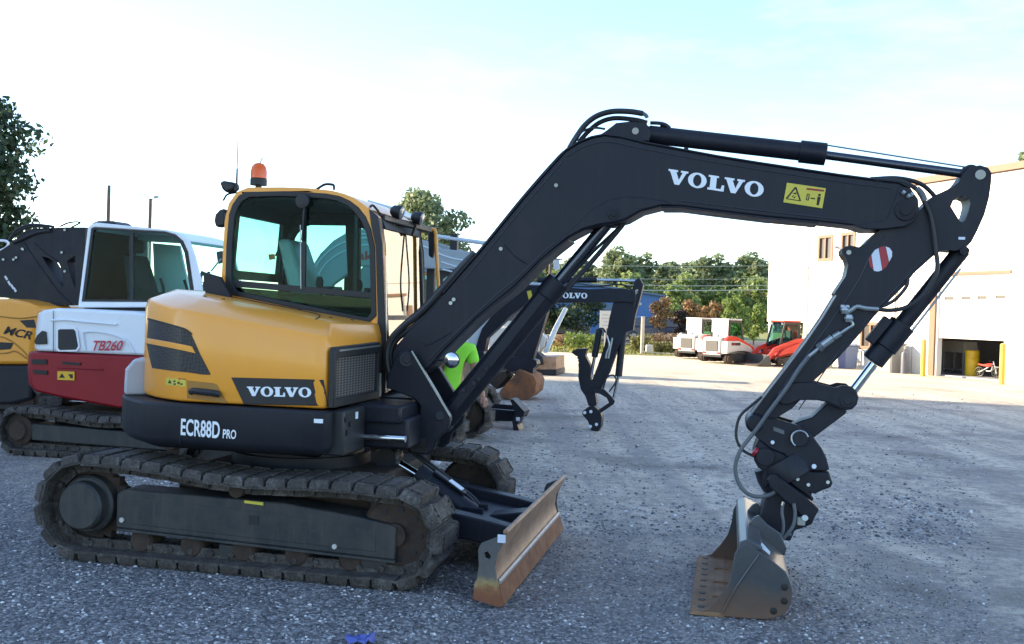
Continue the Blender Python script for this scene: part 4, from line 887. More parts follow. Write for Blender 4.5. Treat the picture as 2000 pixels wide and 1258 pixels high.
# dark intake panel standing on the hood
b = MB(); b.plate(pl(-.14, [(398, 531), (404, 582), (456, 586), (432, 541)]), -.16, -.12); px("intake_panel", b, M['skirt'], ex, .006)

# ================================================================== boom, arm, bucket
BY = .165
sp = pl(-.2, [(757, 757), (760, 735), (774, 702), (783, 688), (794, 683), (806, 687), (815, 700), (880, 808), (882, 820), (876, 838), (855, 858), (849, 878), (836, 887), (805, 882), (794, 866), (796, 842), (822, 832), (824, 792), (812, 778)])
b = MB(); b.plate(sp, -.235, -.175); b.plate(sp, .175, .235); post = px("swing_post", b, M['charcoal'], ex, .008)
b = MB(); b.plate(pl(-.0, [(800, 800), (836, 770), (872, 812), (870, 836), (850, 856), (846, 874), (815, 876), (800, 860)]), -.174, .174); px("post_core", b, M['charcoal'], post, .01)
b = MB(); b.cyl(U3(794, 702, -.245), U3(794, 702, -.175), .055, n=24); b.cyl(U3(794, 702, -.25), U3(794, 702, -.24), .03, n=20); px("pivot_pin", b, M['charcoal'], post, .003)
b = MB(); b.plate(pl(-.24, [(803, 686), (806, 685), (882, 812), (879, 815)]), -.2452, -.2352); px("plate_edge", b, M['steel'], post, 0)
b = MB(); b.cyl(U3(859, 812, -.243), U3(859, 812, -.2), .035, n=20); b.cyl(U3(859, 812, .2), U3(859, 812, -.24), .028, n=16); px("pivot_pin", b, M['charcoal'], post, .003)
b = MB(); b.box(*sorted((U(812, 870, -.24)[0], U(832, 870, -.24)[0])), -.246, -.236, *sorted((U(820, 872, -.24)[1], U(820, 855, -.24)[1]))); px("slot", b, M['ink'], post, 0)
up_e = [(776, 672), (800, 645), (838, 610), (866, 574), (895, 540), (940, 489), (985, 434), (1024, 386), (1062, 343), (1090, 311), (1106, 294), (1130, 279), (1155, 269), (1180, 264), (1212, 268), (1260, 280), (1330, 293), (1400, 306), (1480, 319), (1560, 331), (1640, 343), (1710, 352), (1755, 357), (1777, 368), (1792, 390), (1794, 412), (1784, 432), (1766, 442), (1722, 447), (1690, 447), (1662, 440)]
lo_e = [(1600, 433), (1500, 424), (1400, 412), (1330, 403), (1291, 403), (1252, 413), (1222, 430), (1200, 436), (1172, 440), (1140, 449), (1108, 466), (1080, 488), (1055, 509), (1028, 537), (1000, 564), (961, 595), (930, 622), (900, 652), (868, 684), (846, 710), (822, 732), (795, 738), (775, 728), (764, 708), (766, 688)]
bo = pl(-BY, up_e + lo_e)
b = MB(); b.plate(bo, -BY, BY); boom = px("boom", b, M['charcoal'], ex, .012)
# cast elbow and end pieces proud of the welded plates
b = MB(); b.plate(pl(-BY, [(1082, 484), (1120, 445), (1160, 408), (1190, 391), (1220, 384), (1260, 386), (1300, 393), (1318, 401), (1291, 401), (1252, 411), (1222, 428), (1200, 434), (1172, 438), (1140, 447), (1108, 464)]), -BY - .012, BY + .012); px("elbow_plate", b, M['charcoal'], boom, .008)
b = MB(); b.cyl(U3(1199, 418, -BY - .02), U3(1199, 418, BY + .02), .042, n=24); b.cyl(U3(1199, 418, -BY - .026), U3(1199, 418, -BY), .02, n=16); px("cylinder_pin", b, M['charcoal'], boom, .003)
b = MB(); b.plate(pl(-BY, [(1664, 440), (1690, 448), (1722, 448), (1766, 443), (1785, 433), (1795, 412), (1793, 389), (1778, 367), (1756, 364), (1745, 400), (1730, 430)]), -BY - .008, BY + .008); px("end_fork", b, M['charcoal'], boom, .006)
b = MB(); b.cyl(U3(1769, 411, -BY - .03), U3(1769, 411, BY + .03), .068, n=28); b.cyl(U3(1769, 411, -BY - .036), U3(1769, 411, -BY), .035, n=20); px("arm_pin", b, M['charcoal'], boom, .004)
# top edge flange of the boom
def flange(pts, w, th, y0, y1, outv=1):
    P = pl(-BY, pts); b = MB(); rings = []
    for k, (x, z) in enumerate(P):
        a, c = Vector(P[max(k - 1, 0)]), Vector(P[min(k + 1, len(P) - 1)]); t = (c - a).normalized(); n = Vector((-t.y, t.x)) * outv
        rings.append([(x - n.x * w, y0, z - n.y * w), (x + n.x * th, y0, z + n.y * th), (x + n.x * th, y1, z + n.y * th), (x - n.x * w, y1, z - n.y * w)])
    return b.loft(rings)
px("top_flange", flange(up_e[3:24], .0, .012, -BY - .006, BY + .006), M['charcoal'], boom, .003)
px("bottom_flange", flange(lo_e[0:5], .0, .012, -BY - .006, BY + .006, 1), M['charcoal'], boom, .003)
px("bottom_flange", flange(lo_e[10:20], .0, .012, -BY - .006, BY + .006, 1), M['charcoal'], boom, .003)
b = MB(); b.tube([(x, -BY - .002, z) for x, z in pl(-BY, [(985, 478), (1008, 502), (1030, 516)])], .004, 5, 4); px("weld_seam", b, M['skirt'], boom, 0)
b = MB(); b.tube([(x, -BY - .002, z) for x, z in pl(-BY, [(826, 668), (834, 674), (856, 664), (880, 650)])], .004, 5, 4); px("weld_seam", b, M['skirt'], boom, 0)
for u, v in ((978, 486), (1086, 362), (880, 592), (886, 585)):
    b = MB(); b.cyl(U3(u, v, -BY - .014), U3(u, v, -BY), .014, n=10); px("boom_bolt", b, M['steel'], boom, 0)
for q in ([(838, 702), (872, 668), (906, 636), (965, 580), (1004, 548), (1032, 522), (1060, 494), (1084, 474)], [(1106, 306), (1132, 291), (1158, 281), (1184, 277), (1212, 281), (1330, 305), (1480, 331), (1640, 355), (1740, 368)], [(1330, 392), (1500, 413), (1655, 430)], [(905, 548), (948, 496), (1030, 395), (1098, 316)]):
    b = MB(); b.tube([(x, -BY - .0015, z) for x, z in pl(-BY, q)], .0045, 5, 5); px("weld_seam", b, M['weld'], boom, 0)
# writing and warning sign on the boom
YL = -BY - .0025
lettering("VOLVO", U3(1303, 358, YL), U3(1490, 386, YL), U3(1306, 330, YL), "lettering", M['lettering'], boom)
sg = pl(YL, [(1537, 357), (1613, 368), (1606, 407), (1530, 395)])
b = MB(); b.plate(sg, YL - .002, YL + .0022); wsn = px("warning_sign", b, M['label_y'], boom, 0)
AS = affine((*U3(1530, 395, YL - .003),), U3(1606, 407, YL - .003), U3(1537, 357, YL - .003))
def sym(pts, mat=M['ink'], nm="symbol", pr=wsn): 
    b = MB(); b.add([AS(s, t) for s, t in pts], [tuple(range(len(pts)))]); return px(nm, b, mat, pr, 0, 0)
def symline(p, q, w):
    d = Vector((q[0] - p[0], q[1] - p[1])); n = Vector((-d.y, d.x * .5)).normalized() * w; return [(p[0] + n.x, p[1] + n.y), (q[0] + n.x, q[1] + n.y), (q[0] - n.x, q[1] - n.y), (p[0] - n.x, p[1] - n.y)]
for p, q in (((.06, .2), (.42, .2)), ((.06, .2), (.24, .85)), ((.42, .2), (.24, .85))): sym(symline(p, q, .022))
sym([(.18, .52), (.29, .6), (.28, .48)]); sym([(.22, .3), (.3, .42), (.26, .27)]); sym([(.18, .34), (.22, .44), (.24, .36)])
sym([(.52, .80), (.96, .84), (.96, .93), (.52, .9)], M['red_ink'], "red_bar")
sym([(.84, .12), (.90, .12), (.91, .55), (.83, .55)]); sym([(.84, .58), (.90, .58), (.90, .7), (.84, .7)]); sym(symline((.66, .42), (.78, .42), .03)); sym(symline((.56, .3), (.62, .3), .02)); sym(symline((.56, .6), (.62, .6), .02)); sym(symline((.565, .3), (.565, .6), .012)); sym(symline((.615, .3), (.615, .6), .012))
# arm-cylinder bracket and cylinder on top of the boom
b = MB()
for y0 in (-.09, .05): b.plate(pl(-.07, [(1165, 268), (1182, 258), (1204, 241), (1232, 238), (1262, 240), (1272, 262), (1268, 276), (1240, 278)]), y0, y0 + .04)
px("cylinder_bracket", b, M['charcoal'], boom, .006)
b = MB(); b.cyl(U3(1241, 256, -.1), U3(1241, 256, .1), .024, n=16); px("bracket_pin", b, M['steel'], boom, 0)
c0, c1, c2, c3 = [Vector(U3(*p, 0)) for p in ((1262, 262), (1563, 296), (1614, 303), (1893, 341))]
def hyd(name, a, bb, c, d, r, rr, parent, mat=M['charcoal'], collar=1.22):
    ax = (bb - a).normalized()
    k = MB(); k.lathe(a, ax, [(0, r * .6), (.02, r), ((bb - a).length, r)], 24); o = px(name, k, mat, parent, .003)
    k = MB(); k.lathe(bb - ax * .005, ax, [(0, r * 1.0), (.001, r * collar), ((c - bb).length, r * collar), ((c - bb).length + .005, r * .8)], 24); px("gland", k, mat, o, .004)
    k = MB(); k.cyl(c - ax * .05, d, rr, n=18); px("rod", k, M['rod'], o, 0)
    k = MB(); k.lathe(Vector(a) + Vector((0, -.05, 0)) - ax * .02, (0, 1, 0), [(0, .03), (0, r * .95), (.1, r * .95), (.1, .03)], 20); px("barrel_eye", k, mat, o, .003)
    k = MB(); k.lathe(Vector(d) + Vector((0, -.05, 0)), (0, 1, 0), [(0, .03), (0, r * .95), (.1, r * .95), (.1, .03)], 20); px("rod_eye", k, mat, o, .003)
    return o
ac = hyd("arm_cylinder", c0, c1, c2, c3, .064, .030, ex)
b = MB(); b.tube([c1 + Vector((0, -.02, .06)), c2 + Vector((0, -.02, .065)), c3 + Vector((-.02, -.02, .045))], .006, 6, 0); px("guard_rod", b, M['steel'], ac, 0)
b = MB(); b.tube([U3(1290, 244, 0), U3(1300, 246, 0), U3(1308, 250, 0)], .014, 8, 4); b.cyl(U3(1340, 292, -.07), U3(1340, 292, -.05), .018, n=10); px("port", b, M['charcoal'], ac, 0)
# boom cylinder below the boom
d0, d1, d2, d3 = [Vector(U3(*p, 0)) for p in ((868, 822), (1068, 578), (1093, 548), (1196, 424))]
bc_ = hyd("boom_cylinder", d0, d1, d2, d3, .083, .046, ex, M['charcoal'], 1.08)
b = MB(); b.plate(pl(-.09, [(872, 800), (1052, 573), (1066, 583), (886, 812)]), -.105, -.085); px("cylinder_guard", b, M['charcoal'], bc_, .004)
b = MB(); b.tube([U3(*p, -.02) for p in ((1095, 560), (1160, 490), (1218, 436))], .012, 8, 0); px("guard_tube", b, M['charcoal'], bc_, 0)
for q in ([(1222, 428), (1215, 443), (1150, 520), (1108, 566)], [(1214, 432), (1206, 450), (1140, 526), (1104, 562)]):
    b = MB(); b.tube([U3(*p, -.03) for p in q], .013, 8, 5); px("hose", b, M['rubber'], bc_, 0)
for u, v in ((905, 762), (935, 740), (926, 748), (950, 720)):
    b = MB(); b.cyl(U3(u, v, -.12), U3(u, v, -.09), .016, n=10); b.bar(U3(u - 8, v + 6, -.10), U3(u + 6, v - 6, -.10), .02, .02); px("pipe_fitting", b, M['charcoal'], bc_, 0)
# ---- arm
AYH = .125
z2 = lambda pts: ZO(1480, 260, 3.144, pts)
z4b = lambda pts: ZO(1400, 560, 3.7, pts)
ao = [(1715, 452), (1740, 440), (1790, 420), (1812, 392)] + z2([(1090, 380), (1180, 340), (1230, 305), (1262, 262), (1285, 230), (1315, 206), (1365, 197), (1415, 213), (1436, 245), (1434, 300), (1420, 400), (1392, 500), (1350, 595), (1312, 668), (1292, 690), (1262, 712), (1210, 722), (1150, 714), (1100, 738), (1060, 770), (960, 860), (900, 938), (780, 1058), (740, 1100)]) + z4b([(1140, 212), (1010, 370), (850, 545), (692, 688), (600, 822), (545, 880), (432, 950), (400, 1000), (330, 1040), (270, 1045), (235, 1010), (222, 960), (250, 915), (350, 780), (500, 585), (640, 400), (760, 225), (860, 62)]) + z2([(470, 985), (540, 880), (556, 810), (545, 770), (520, 740), (517, 715), (535, 697), (570, 690), (620, 700), (655, 682), (690, 645)])
ah = z2([(1185, 450), (1200, 415), (1235, 390), (1270, 385), (1298, 398), (1306, 430), (1295, 480), (1275, 535), (1255, 548), (1240, 540)])
b = MB(); b.plate(pl(-AYH, ao), -AYH, AYH, [pl(-AYH, ah)]); arm = px("arm", b, M['charcoal'], ex, 0, 30)
b = MB(); b.cyl(U3(1915, 341, -AYH - .012), U3(1915, 341, AYH + .012), .032, n=18); px("cylinder_pin", b, M['steel'], arm, 0)
b = MB(); b.cyl(U3(1658, 493, -AYH - .006), U3(1658, 493, AYH + .006), .016, n=14); px("lug_bolt", b, M['steel'], arm, 0)
b = MB(); b.cyl(U3(1884, 490, -AYH - .015), U3(1884, 490, AYH + .015), .03, n=18); px("cylinder_pin", b, M['charcoal'], arm, .002)
YA = -AYH - .003
cxy = z2([(755, 772)])[0]
def refl(poly, mat, nm):
    b = MB(); b.plate(pl(YA, z2(poly)), YA - .001, YA + .002); return px(nm, b, mat, arm, 0)
refl([(682, 770), (697, 752), (712, 842), (692, 822), (684, 800)], M['red_refl'], "reflector_stripe")
refl([(698, 748), (720, 718), (741, 706), (764, 842), (740, 850), (713, 846)], M['white_refl'], "reflector_stripe")
refl([(742, 705), (765, 697), (785, 696), (806, 792), (790, 820), (765, 841)], M['red_refl'], "reflector_stripe")
refl([(786, 696), (810, 706), (825, 728), (824, 758), (807, 790)], M['white_refl'], "reflector_stripe")
b = MB(); (x0, z0), (x1, z1) = U(1872, 468, YA), U(1885, 463, YA); b.box(x0, x1, YA - .001, YA + .002, z0, z1); px("small_label", b, M['white_refl'], arm, 0)
b = MB(); b.plate([(x, z) for x, z in pl(-AYH, z4b([(250, 915), (350, 780), (500, 585), (640, 400), (760, 225), (860, 62), (866, 66), (766, 229), (646, 404), (506, 589), (356, 784), (256, 919)]))], -AYH - .006, AYH + .006); px("edge_highlight", b, M['arm_edge'], arm, 0)  # highlight put in as a pale strip on the arm's left edge
b = MB(); b.lathe(U3(1476, 828, -AYH - .05), (0, 1, 0), [(0, .02), (0, .05), (.01, .062), (.05, .068), (.31, .068), (.35, .05)], 24); px("arm_end_pin", b, M['charcoal'], arm, .003)
for q in ([(1520, 770), (1660, 575), (1700, 500), (1728, 462)], [(1560, 800), (1640, 684), (1720, 596), (1790, 520), (1815, 498)]):
    b = MB(); b.tube([(x, -AYH - .0015, z) for x, z in pl(-AYH, q)], .004, 5, 5); px("weld_seam", b, M['weld'], arm, 0)
# bucket cylinder, rocker, links
e0, e1_, e2_, e3 = [Vector(U3(*p, 0)) for p in ((1882, 484), (1741, 660), (1697, 722), (1655, 778))]
bk = MB(); ax = (e1_ - e0).normalized()
bk.lathe(e0, ax, [(0, .04), (.02, .056), ((e1_ - e0).length, .056)], 24); bcy = px("bucket_cylinder", bk, M['charcoal'], ex, .003)
bk = MB(); bk.lathe(e1_ - ax * .12, ax, [(0, .057), (.001, .088), (.20, .088), (.201, .076), (.32, .076), (.325, .05)], 24); px("gland", bk, M['charcoal'], bcy, .004)
bk = MB(); bk.cyl(e2_ - ax * .05, e3, .031, n=18); px("rod", bk, M['chrome'], bcy, 0)
bk = MB(); bk.tube([e0 + Vector((-.02, -.03, -.14)), e1_ + Vector((.07, -.03, -.03))], .008, 8, 0); px("guard_tube", bk, M['steel'], bcy, 0)
bk = MB(); bk.obox(e1_ + Vector((-.09, -.04, .05)), (ax, (0, 1, 0), ax.cross(Vector((0, 1, 0)))), (.10, .05, .03)); px("valve_block", bk, M['charcoal'], bcy, .006)
rk = z4b([(440, 790), (480, 720), (560, 690), (690, 688), (780, 712), (850, 730), (900, 714), (970, 720), (1008, 752), (1024, 800), (1010, 852), (975, 885), (930, 892), (870, 868), (800, 834), (720, 818), (600, 818), (530, 850), (470, 850), (432, 825)])
for y0 in (-AYH - .05, AYH + .008):
    b = MB(); b.plate(pl(-AYH - .03, rk), y0, y0 + .042); px("rocker", b, M['charcoal'], ex, .008)
b = MB(); b.cyl(U3(1656, 782, -AYH - .07), U3(1656, 782, AYH + .07), .03, n=18); b.cyl(U3(1656, 782, -AYH - .062), U3(1656, 782, -AYH - .04), .05, n=20); px("link_pin", b, M['charcoal'], ex, .003)
lk = z4b([(800, 836), (870, 868), (930, 892), (940, 900), (920, 920), (700, 1085), (660, 1110), (590, 1100), (540, 1030), (545, 992), (610, 965), (690, 940)])
b = MB(); b.plate(pl(-.05, lk), -.09, .09); px("bucket_link", b, M['charcoal'], ex, .01)
# ---- tiltrotator between arm and bucket
z5 = lambda pts: ZO(1400, 760, 5.24, pts)
cp = z5([(330, 300), (420, 290), (600, 300), (760, 350), (850, 372), (940, 440), (1000, 510), (1070, 600), (1120, 700), (1150, 820), (1120, 828), (1030, 832), (960, 830), (880, 770), (760, 740), (690, 660), (560, 610), (440, 520), (340, 430)])
for y0 in (-.17, .12):
    b = MB(); b.plate(pl(-.15, cp), y0, y0 + .05); cpl = px("quick_coupler", b, M['charcoal'], ex, .006)
    if y0 < 0: coup = cpl
b = MB(); b.plate(pl(0, z5([(420, 400), (600, 330), (800, 420), (1000, 560), (1090, 720), (1120, 800), (960, 800), (760, 700), (560, 590)])), -.119, .119); px("coupler_core", b, M['charcoal'], ex, .01)
b = MB(); b.lathe(U3(1562, 857, -.20), (0, 1, 0), [(0, .03), (0, .052), (.03, .058), (.37, .058), (.40, .05)], 24); lkp = px("coupler_pin", b, M['charcoal'], ex, .002)
b = MB(); b.tube([(U(1562, 857, -.2)[0] + .055 * math.cos(a), -.205, U(1562, 857, -.2)[1] + .055 * math.sin(a)) for a in np.linspace(.3, 4.2, 12)], .006, 6, 0); px("pin_ring", b, M['steel'], lkp, 0)
for u, v, r in ((1509, 864, .013), (1590, 911, .016)):
    b = MB(); b.cyl(U3(u, v, -.185), U3(u, v, -.16), r, n=12); px("coupler_bolt", b, M['white_refl'], coup, 0)
b = MB(); b.plate(pl(-.172, z5([(580, 385), (690, 425), (690, 465), (580, 425)])), -.1745, -.1695); px("coupler_plate", b, M['hose_grey'], coup, 0)
tb_ = z5([(430, 500), (560, 600), (700, 660), (770, 740), (890, 775), (970, 835), (1140, 830), (1178, 950), (1160, 992), (1080, 1020), (1000, 1058), (960, 1050), (970, 1120), (860, 1040), (700, 920), (600, 860), (500, 1010), (470, 990), (460, 900), (475, 825), (420, 790), (380, 722), (372, 650), (400, 560)])
b = MB(); b.plate(pl(-.1, tb_), -.16, .16); tlt = px("tiltrotator", b, M['charcoal'], ex, .015)
b = MB(); b.lathe(U3(1530, 905, 0), (.55, 0, -.84), [(-.05, .12), (-.05, .2), (.03, .22), (.10, .22), (.105, .17)], 36); px("rotor_ring", b, M['charcoal'], tlt, .004)
for u, v in ((1558, 936), (1579, 947), (1617, 942), (1500, 903)):
    b = MB(); b.cyl(U3(u, v, -.175), U3(u, v, -.15), .012, n=10); px("tilt_bolt", b, M['steel'], tlt, 0)
b = MB(); b.cyl(U3(1478, 884, -.165), U3(1472, 880, -.165), .03, n=12); px("red_cap", b, M['red_refl'], tlt, 0)
b = MB(); b.lathe(U3(1495, 893, -.19), (0, 1, 0), [(0, .02), (0, .06), (.06, .065)], 20); px("motor_cover", b, M['charcoal'], tlt, .003)
z6 = lambda pts: ZO(1320, 920, 3.93, pts)
br = z6([(735, 20), (760, 18), (1060, 250), (1098, 288), (1042, 392), (1000, 372), (880, 262), (720, 120), (700, 60)])
b = MB(); b.plate(pl(-.22, br), -.25, -.17); hg = px("bucket_hitch", b, M['charcoal'], ex, .008)
b = MB(); b.plate(pl(-.22, br), .17, .25); px("hitch_plate", b, M['charcoal'], hg, .008)
b = MB(); b.plate(pl(0, z6([(690, 160), (760, 80), (900, 190), (1060, 300), (1030, 375), (950, 405), (900, 420), (870, 500), (800, 490), (690, 400), (640, 330)])), -.168, .168); px("hitch_core", b, M['charcoal'], hg, .012)
b = MB(); b.cyl(U3(1572, 1012, -.27), U3(1572, 1012, .2), .022, n=14); b.box(*sorted((U(1556, 1020, -.2)[0], U(1572, 1020, -.2)[0])), -.24, -.19, *sorted((U(1560, 1024, -.2)[1], U(1560, 1008, -.2)[1]))); px("hitch_pin", b, M['steel'], hg, .003)
# ---- wide grading bucket
YN, YF = -.92, .58
zmin = -.045
sd_ = [(x, max(z, zmin)) for x, z in pl(YN, z6([(118, 1118), (240, 1062), (330, 972), (400, 872), (432, 760), (450, 640), (475, 598), (540, 548), (640, 618), (760, 705), (842, 772), (872, 830), (892, 900), (892, 960), (882, 1020), (850, 1082), (800, 1118), (700, 1140), (560, 1150), (350, 1152)]))]
b = MB(); b.plate(sd_, YN, YN + .022); bucket = px("bucket", b, M['bucket'], ex, .004)
b = MB(); b.plate(sd_, YF - .022, YF); px("side_plate", b, M['bucket'], bucket, .004)
shell = sd_[7:]          # top front corner round the back to the lip
shell_in = shell + [sd_[0]]
def shellstrip(P, y0, y1, th):
    b = MB(); rings = []
    for k, (x, z) in enumerate(P):
        a, c = Vector(P[max(k - 1, 0)]), Vector(P[min(k + 1, len(P) - 1)]); t = (c - a).normalized(); n = Vector((t.y, -t.x))
        rings.append([(x, y0, z), (x, y1, z), (x + n.x * th, y1, z + n.y * th), (x + n.x * th, y0, z + n.y * th)])
    return b.loft(rings)
px("bucket_back", shellstrip([(x, z) for x, z in shell[:8]], YN + .0225, YF - .0225, .02), M['bucket'], bucket, 0, 50)
px("bucket_floor", shellstrip([(x, z) for x, z in shell[7:]] + [sd_[0]], YN + .0225, YF - .0225, .02), M['bucket_rust'], bucket, 0, 50)
lipx, lipz = sd_[0]
b = MB(); b.plate([(lipx - .012, lipz - .004), (lipx + .20, lipz - .008), (lipx + .20, lipz + .022), (lipx + .02, lipz + .016)], YN - .004, YF + .004); lip = px("cutting_lip", b, M['bucket_rust'], bucket, .003)
for k in range(9):
    y = YN + .1 + k * (YF - YN - .2) / 8; b = MB(); b.cyl((lipx + .055, y, lipz + .012), (lipx + .055, y, lipz + .024), .022, n=12); px("lip_bolt_hole", b, M['ink'], lip, 0)
for y in (YN + .35, YN + .72, YN + 1.1):
    b = MB(); b.box(lipx + .12, lipx + .32, y - .006, y + .006, lipz + .01, lipz + .03); px("wear_rib", b, M['bucket_rust'], lip, 0)
# upper stiffening roll and ears
tx, tz = sd_[7]
b = MB(); b.plate([(tx - .05, tz - .085), (tx - .045, tz - .005), (tx + .01, tz + .02), (tx + .10, tz - .02), (tx + .09, tz - .05), (tx + .01, tz - .03)], YN + .003, YF - .003); px("top_beam", b, M['bucket'], bucket, .01)
er = pl(-.35, z6([(500, 460), (600, 345), (635, 330), (700, 400), (800, 470), (850, 580), (830, 640), (700, 560), (560, 470)]))
for y in (-.40, .06, ):
    b = MB(); b.plate(er, y, y + .03); px("bucket_ear", b, M['bucket'], bucket, .006)
b = MB(); b.plate(pl(YN, z6([(655, 566), (668, 568), (726, 632), (722, 650), (660, 598)])), YN + .02, YN + .05); px("maker_plate", b, M['white_refl'], bucket, 0)
for p in ((835, 892), (832, 998), (750, 1075)):
    (q,) = z6([p]); c = U3(*q, YN - .002); b = MB(); b.lathe(c, (0, 1, 0), [(-.001, .02), (0, .022), (.004, .022)], 16); px("side_bolt_hole", b, M['ink'], bucket, 0)
b = MB(); b.tube([(x, YN - .003, max(z, zmin + .01)) for x, z in pl(YN, z6([(640, 640), (540, 780), (440, 930), (350, 1140)]))], .007, 6, 5); px("side_weld", b, M['bucket'], bucket, 0)
for pts, r in (([(820, 245), (815, 320), (826, 400), (820, 470), (790, 530)], .011), ([(905, 250), (915, 330), (900, 420), (850, 490), (810, 530), (800, 600)], .012), ([(890, 485), (840, 500), (800, 580)], .010)):
    b = MB(); b.tube([U3(*p, -.27) for p in z6(pts)], r, 8); px("hose", b, M['hose_grey'], ex, 0)
b = MB(); b.cyl(U3(*z6([(826, 235)])[0], -.27), U3(*z6([(818, 262)])[0], -.27), .017, n=10); b.cyl(U3(*z6([(750, 520)])[0], -.27), U3(*z6([(770, 530)])[0], -.27), .016, n=10); px("hose_fitting", b, M['chrome'], ex, 0)
# ---- hoses and pipes
def hose(pts, y, r, mat='rubber', nm="hose", n=6, par=ex):
    b = MB(); b.tube([U3(p[0], p[1], p[2] if len(p) > 2 else y) for p in pts], r, 10, n); return px(nm, b, M[mat], par, 0)
hose([(1112, 290), (1124, 270), (1142, 245), (1165, 227), (1195, 218), (1230, 218), (1256, 222)], -.10, .020)
hose([(1130, 278), (1150, 256), (1172, 239), (1200, 231), (1240, 234), (1264, 240)], -.05, .017)
hose([(1112, 296), (1118, 282), (1136, 258), (1160, 250), (1182, 252)], -.13, .008)
hose([(1264, 230), (1262, 226), (1256, 222), (1246, 221)], -.10, .014, 'hose_grey', "hose_fitting"); hose([(1270, 240), (1290, 241), (1302, 245), (1308, 251)], -.02, .013)
for k, dy in enumerate((-.12, -.06, .0, .06, .12)):
    hose([(772 - k, 742, dy), (764, 712, dy), (764, 682, dy), (778, 660, dy), (806, 640, dy), (838, 611 - k, dy), (862, 578 - k, dy)], dy, .022)
for k, dy in enumerate((-.14, -.02, .09)):
    hose([(766, 745, dy), (757, 708, dy), (760, 672, dy), (783, 642, dy), (828, 604 - k, dy), (868, 560 - k, dy), (905, 519 - k, dy), (928, 494, dy)], dy, .027)
hose([(862, 577), (940, 486), (1022, 385), (1092, 306), (1112, 291)], -.13, .011, 'charcoal', "boom_pipe", 4); hose([(864, 577), (942, 486), (1024, 385), (1094, 305), (1120, 283)], .03, .011, 'charcoal', "boom_pipe", 4)
hose([(1710, 352), (1745, 352), (1770, 358), (1792, 372), (1806, 396), (1817, 420), (1824, 455), (1828, 490), (1831, 520), (1824, 545), (1800, 580), (1770, 600), (1740, 606), (1712, 604)], -.15, .015, 'rubber')
hose([(1700, 350), (1750, 348), (1790, 356), (1815, 372), (1840, 405), (1850, 440), (1840, 470)], -.05, .015); hose([(1790, 368), (1800, 378), (1806, 392)], -.16, .02, 'hose_grey', "hose_fitting", 3)
hose([(1774, 545), (1770, 560), (1752, 582), (1734, 594), (1724, 598)], -.13, .012)
for u, v in ((1762, 374), (1772, 381), (1778, 378)):
    b = MB(); b.cyl(U3(u, v, -.19), U3(u + 5, v + 4, -.19), .016, n=8); px("hose_fitting", b, M['steel'], ex, 0)
# steel pipe run on the arm, then the grey hose to the tiltrotator
hose([(1716, 604), (1690, 602), (1674, 599), (1662, 606), (1652, 612)], -.15, .016, 'steel', "arm_pipe", 3)
b = MB()
for c, r in ((U3(1650, 606, -.155), .03), (U3(1658, 622, -.155), .032), (U3(1646, 600, -.155), .02), (U3(1655, 600, -.16), .018)): b.sphere(c, r, 8, (1, .8, 1.1))
px("ball_valve", b, M['steel'], ex, 0, 20)
hose([(1660, 624), (1666, 634), (1658, 640), (1640, 652), (1622, 663)], -.15, .011, 'steel', "arm_pipe", 3)
hose([(1641, 651), (1628, 659)], -.15, .022, 'steel', "pipe_coupling", 0); hose([(1626, 660), (1600, 679)], -.15, .026, 'steel', "pipe_coupling", 0); hose([(1606, 675), (1598, 681)], -.15, .032, 'hose_grey', "pipe_coupling", 0); hose([(1600, 680), (1580, 696)], -.15, .013, 'steel', "arm_pipe", 0)
hose([(1580, 696), (1560, 722), (1535, 760), (1505, 800), (1480, 835), (1462, 858), (1446, 880), (1437, 905), (1438, 930), (1450, 955), (1472, 969), (1500, 968), (1522, 957), (1540, 953), (1552, 963)], -.19, .014, 'hose_grey', "hose", 6)
hose([(1488, 775), (1470, 790), (1446, 812), (1438, 840), (1440, 862), (1452, 880), (1472, 891)], -.16, .010, 'rubber')
# round mirror on a stalk beside the swing post
mc = Vector(U3(882, 703, -.30)); b = MB(); b.lathe(mc, (0, 1, 0), [(.03, .02), (.01, .055), (0, .060), (-.006, .060), (-.006, .052)], 28); mr_ = px("convex_mirror", b, M['black'], ex, 0)
b = MB(); b.lathe(mc + Vector((0, -.0065, 0)), (0, -1, 0), [(0, .052), (.008, .04), (.013, .022), (.015, .003)], 28); px("mirror_glass", b, M['mirror'], mr_, 0, 80)
b = MB(); b.tube([U3(850, 704, -.2), mc + Vector((-.05, .02, 0))], .009, 6, 0); px("mirror_stalk", b, M['black'], mr_, 0)
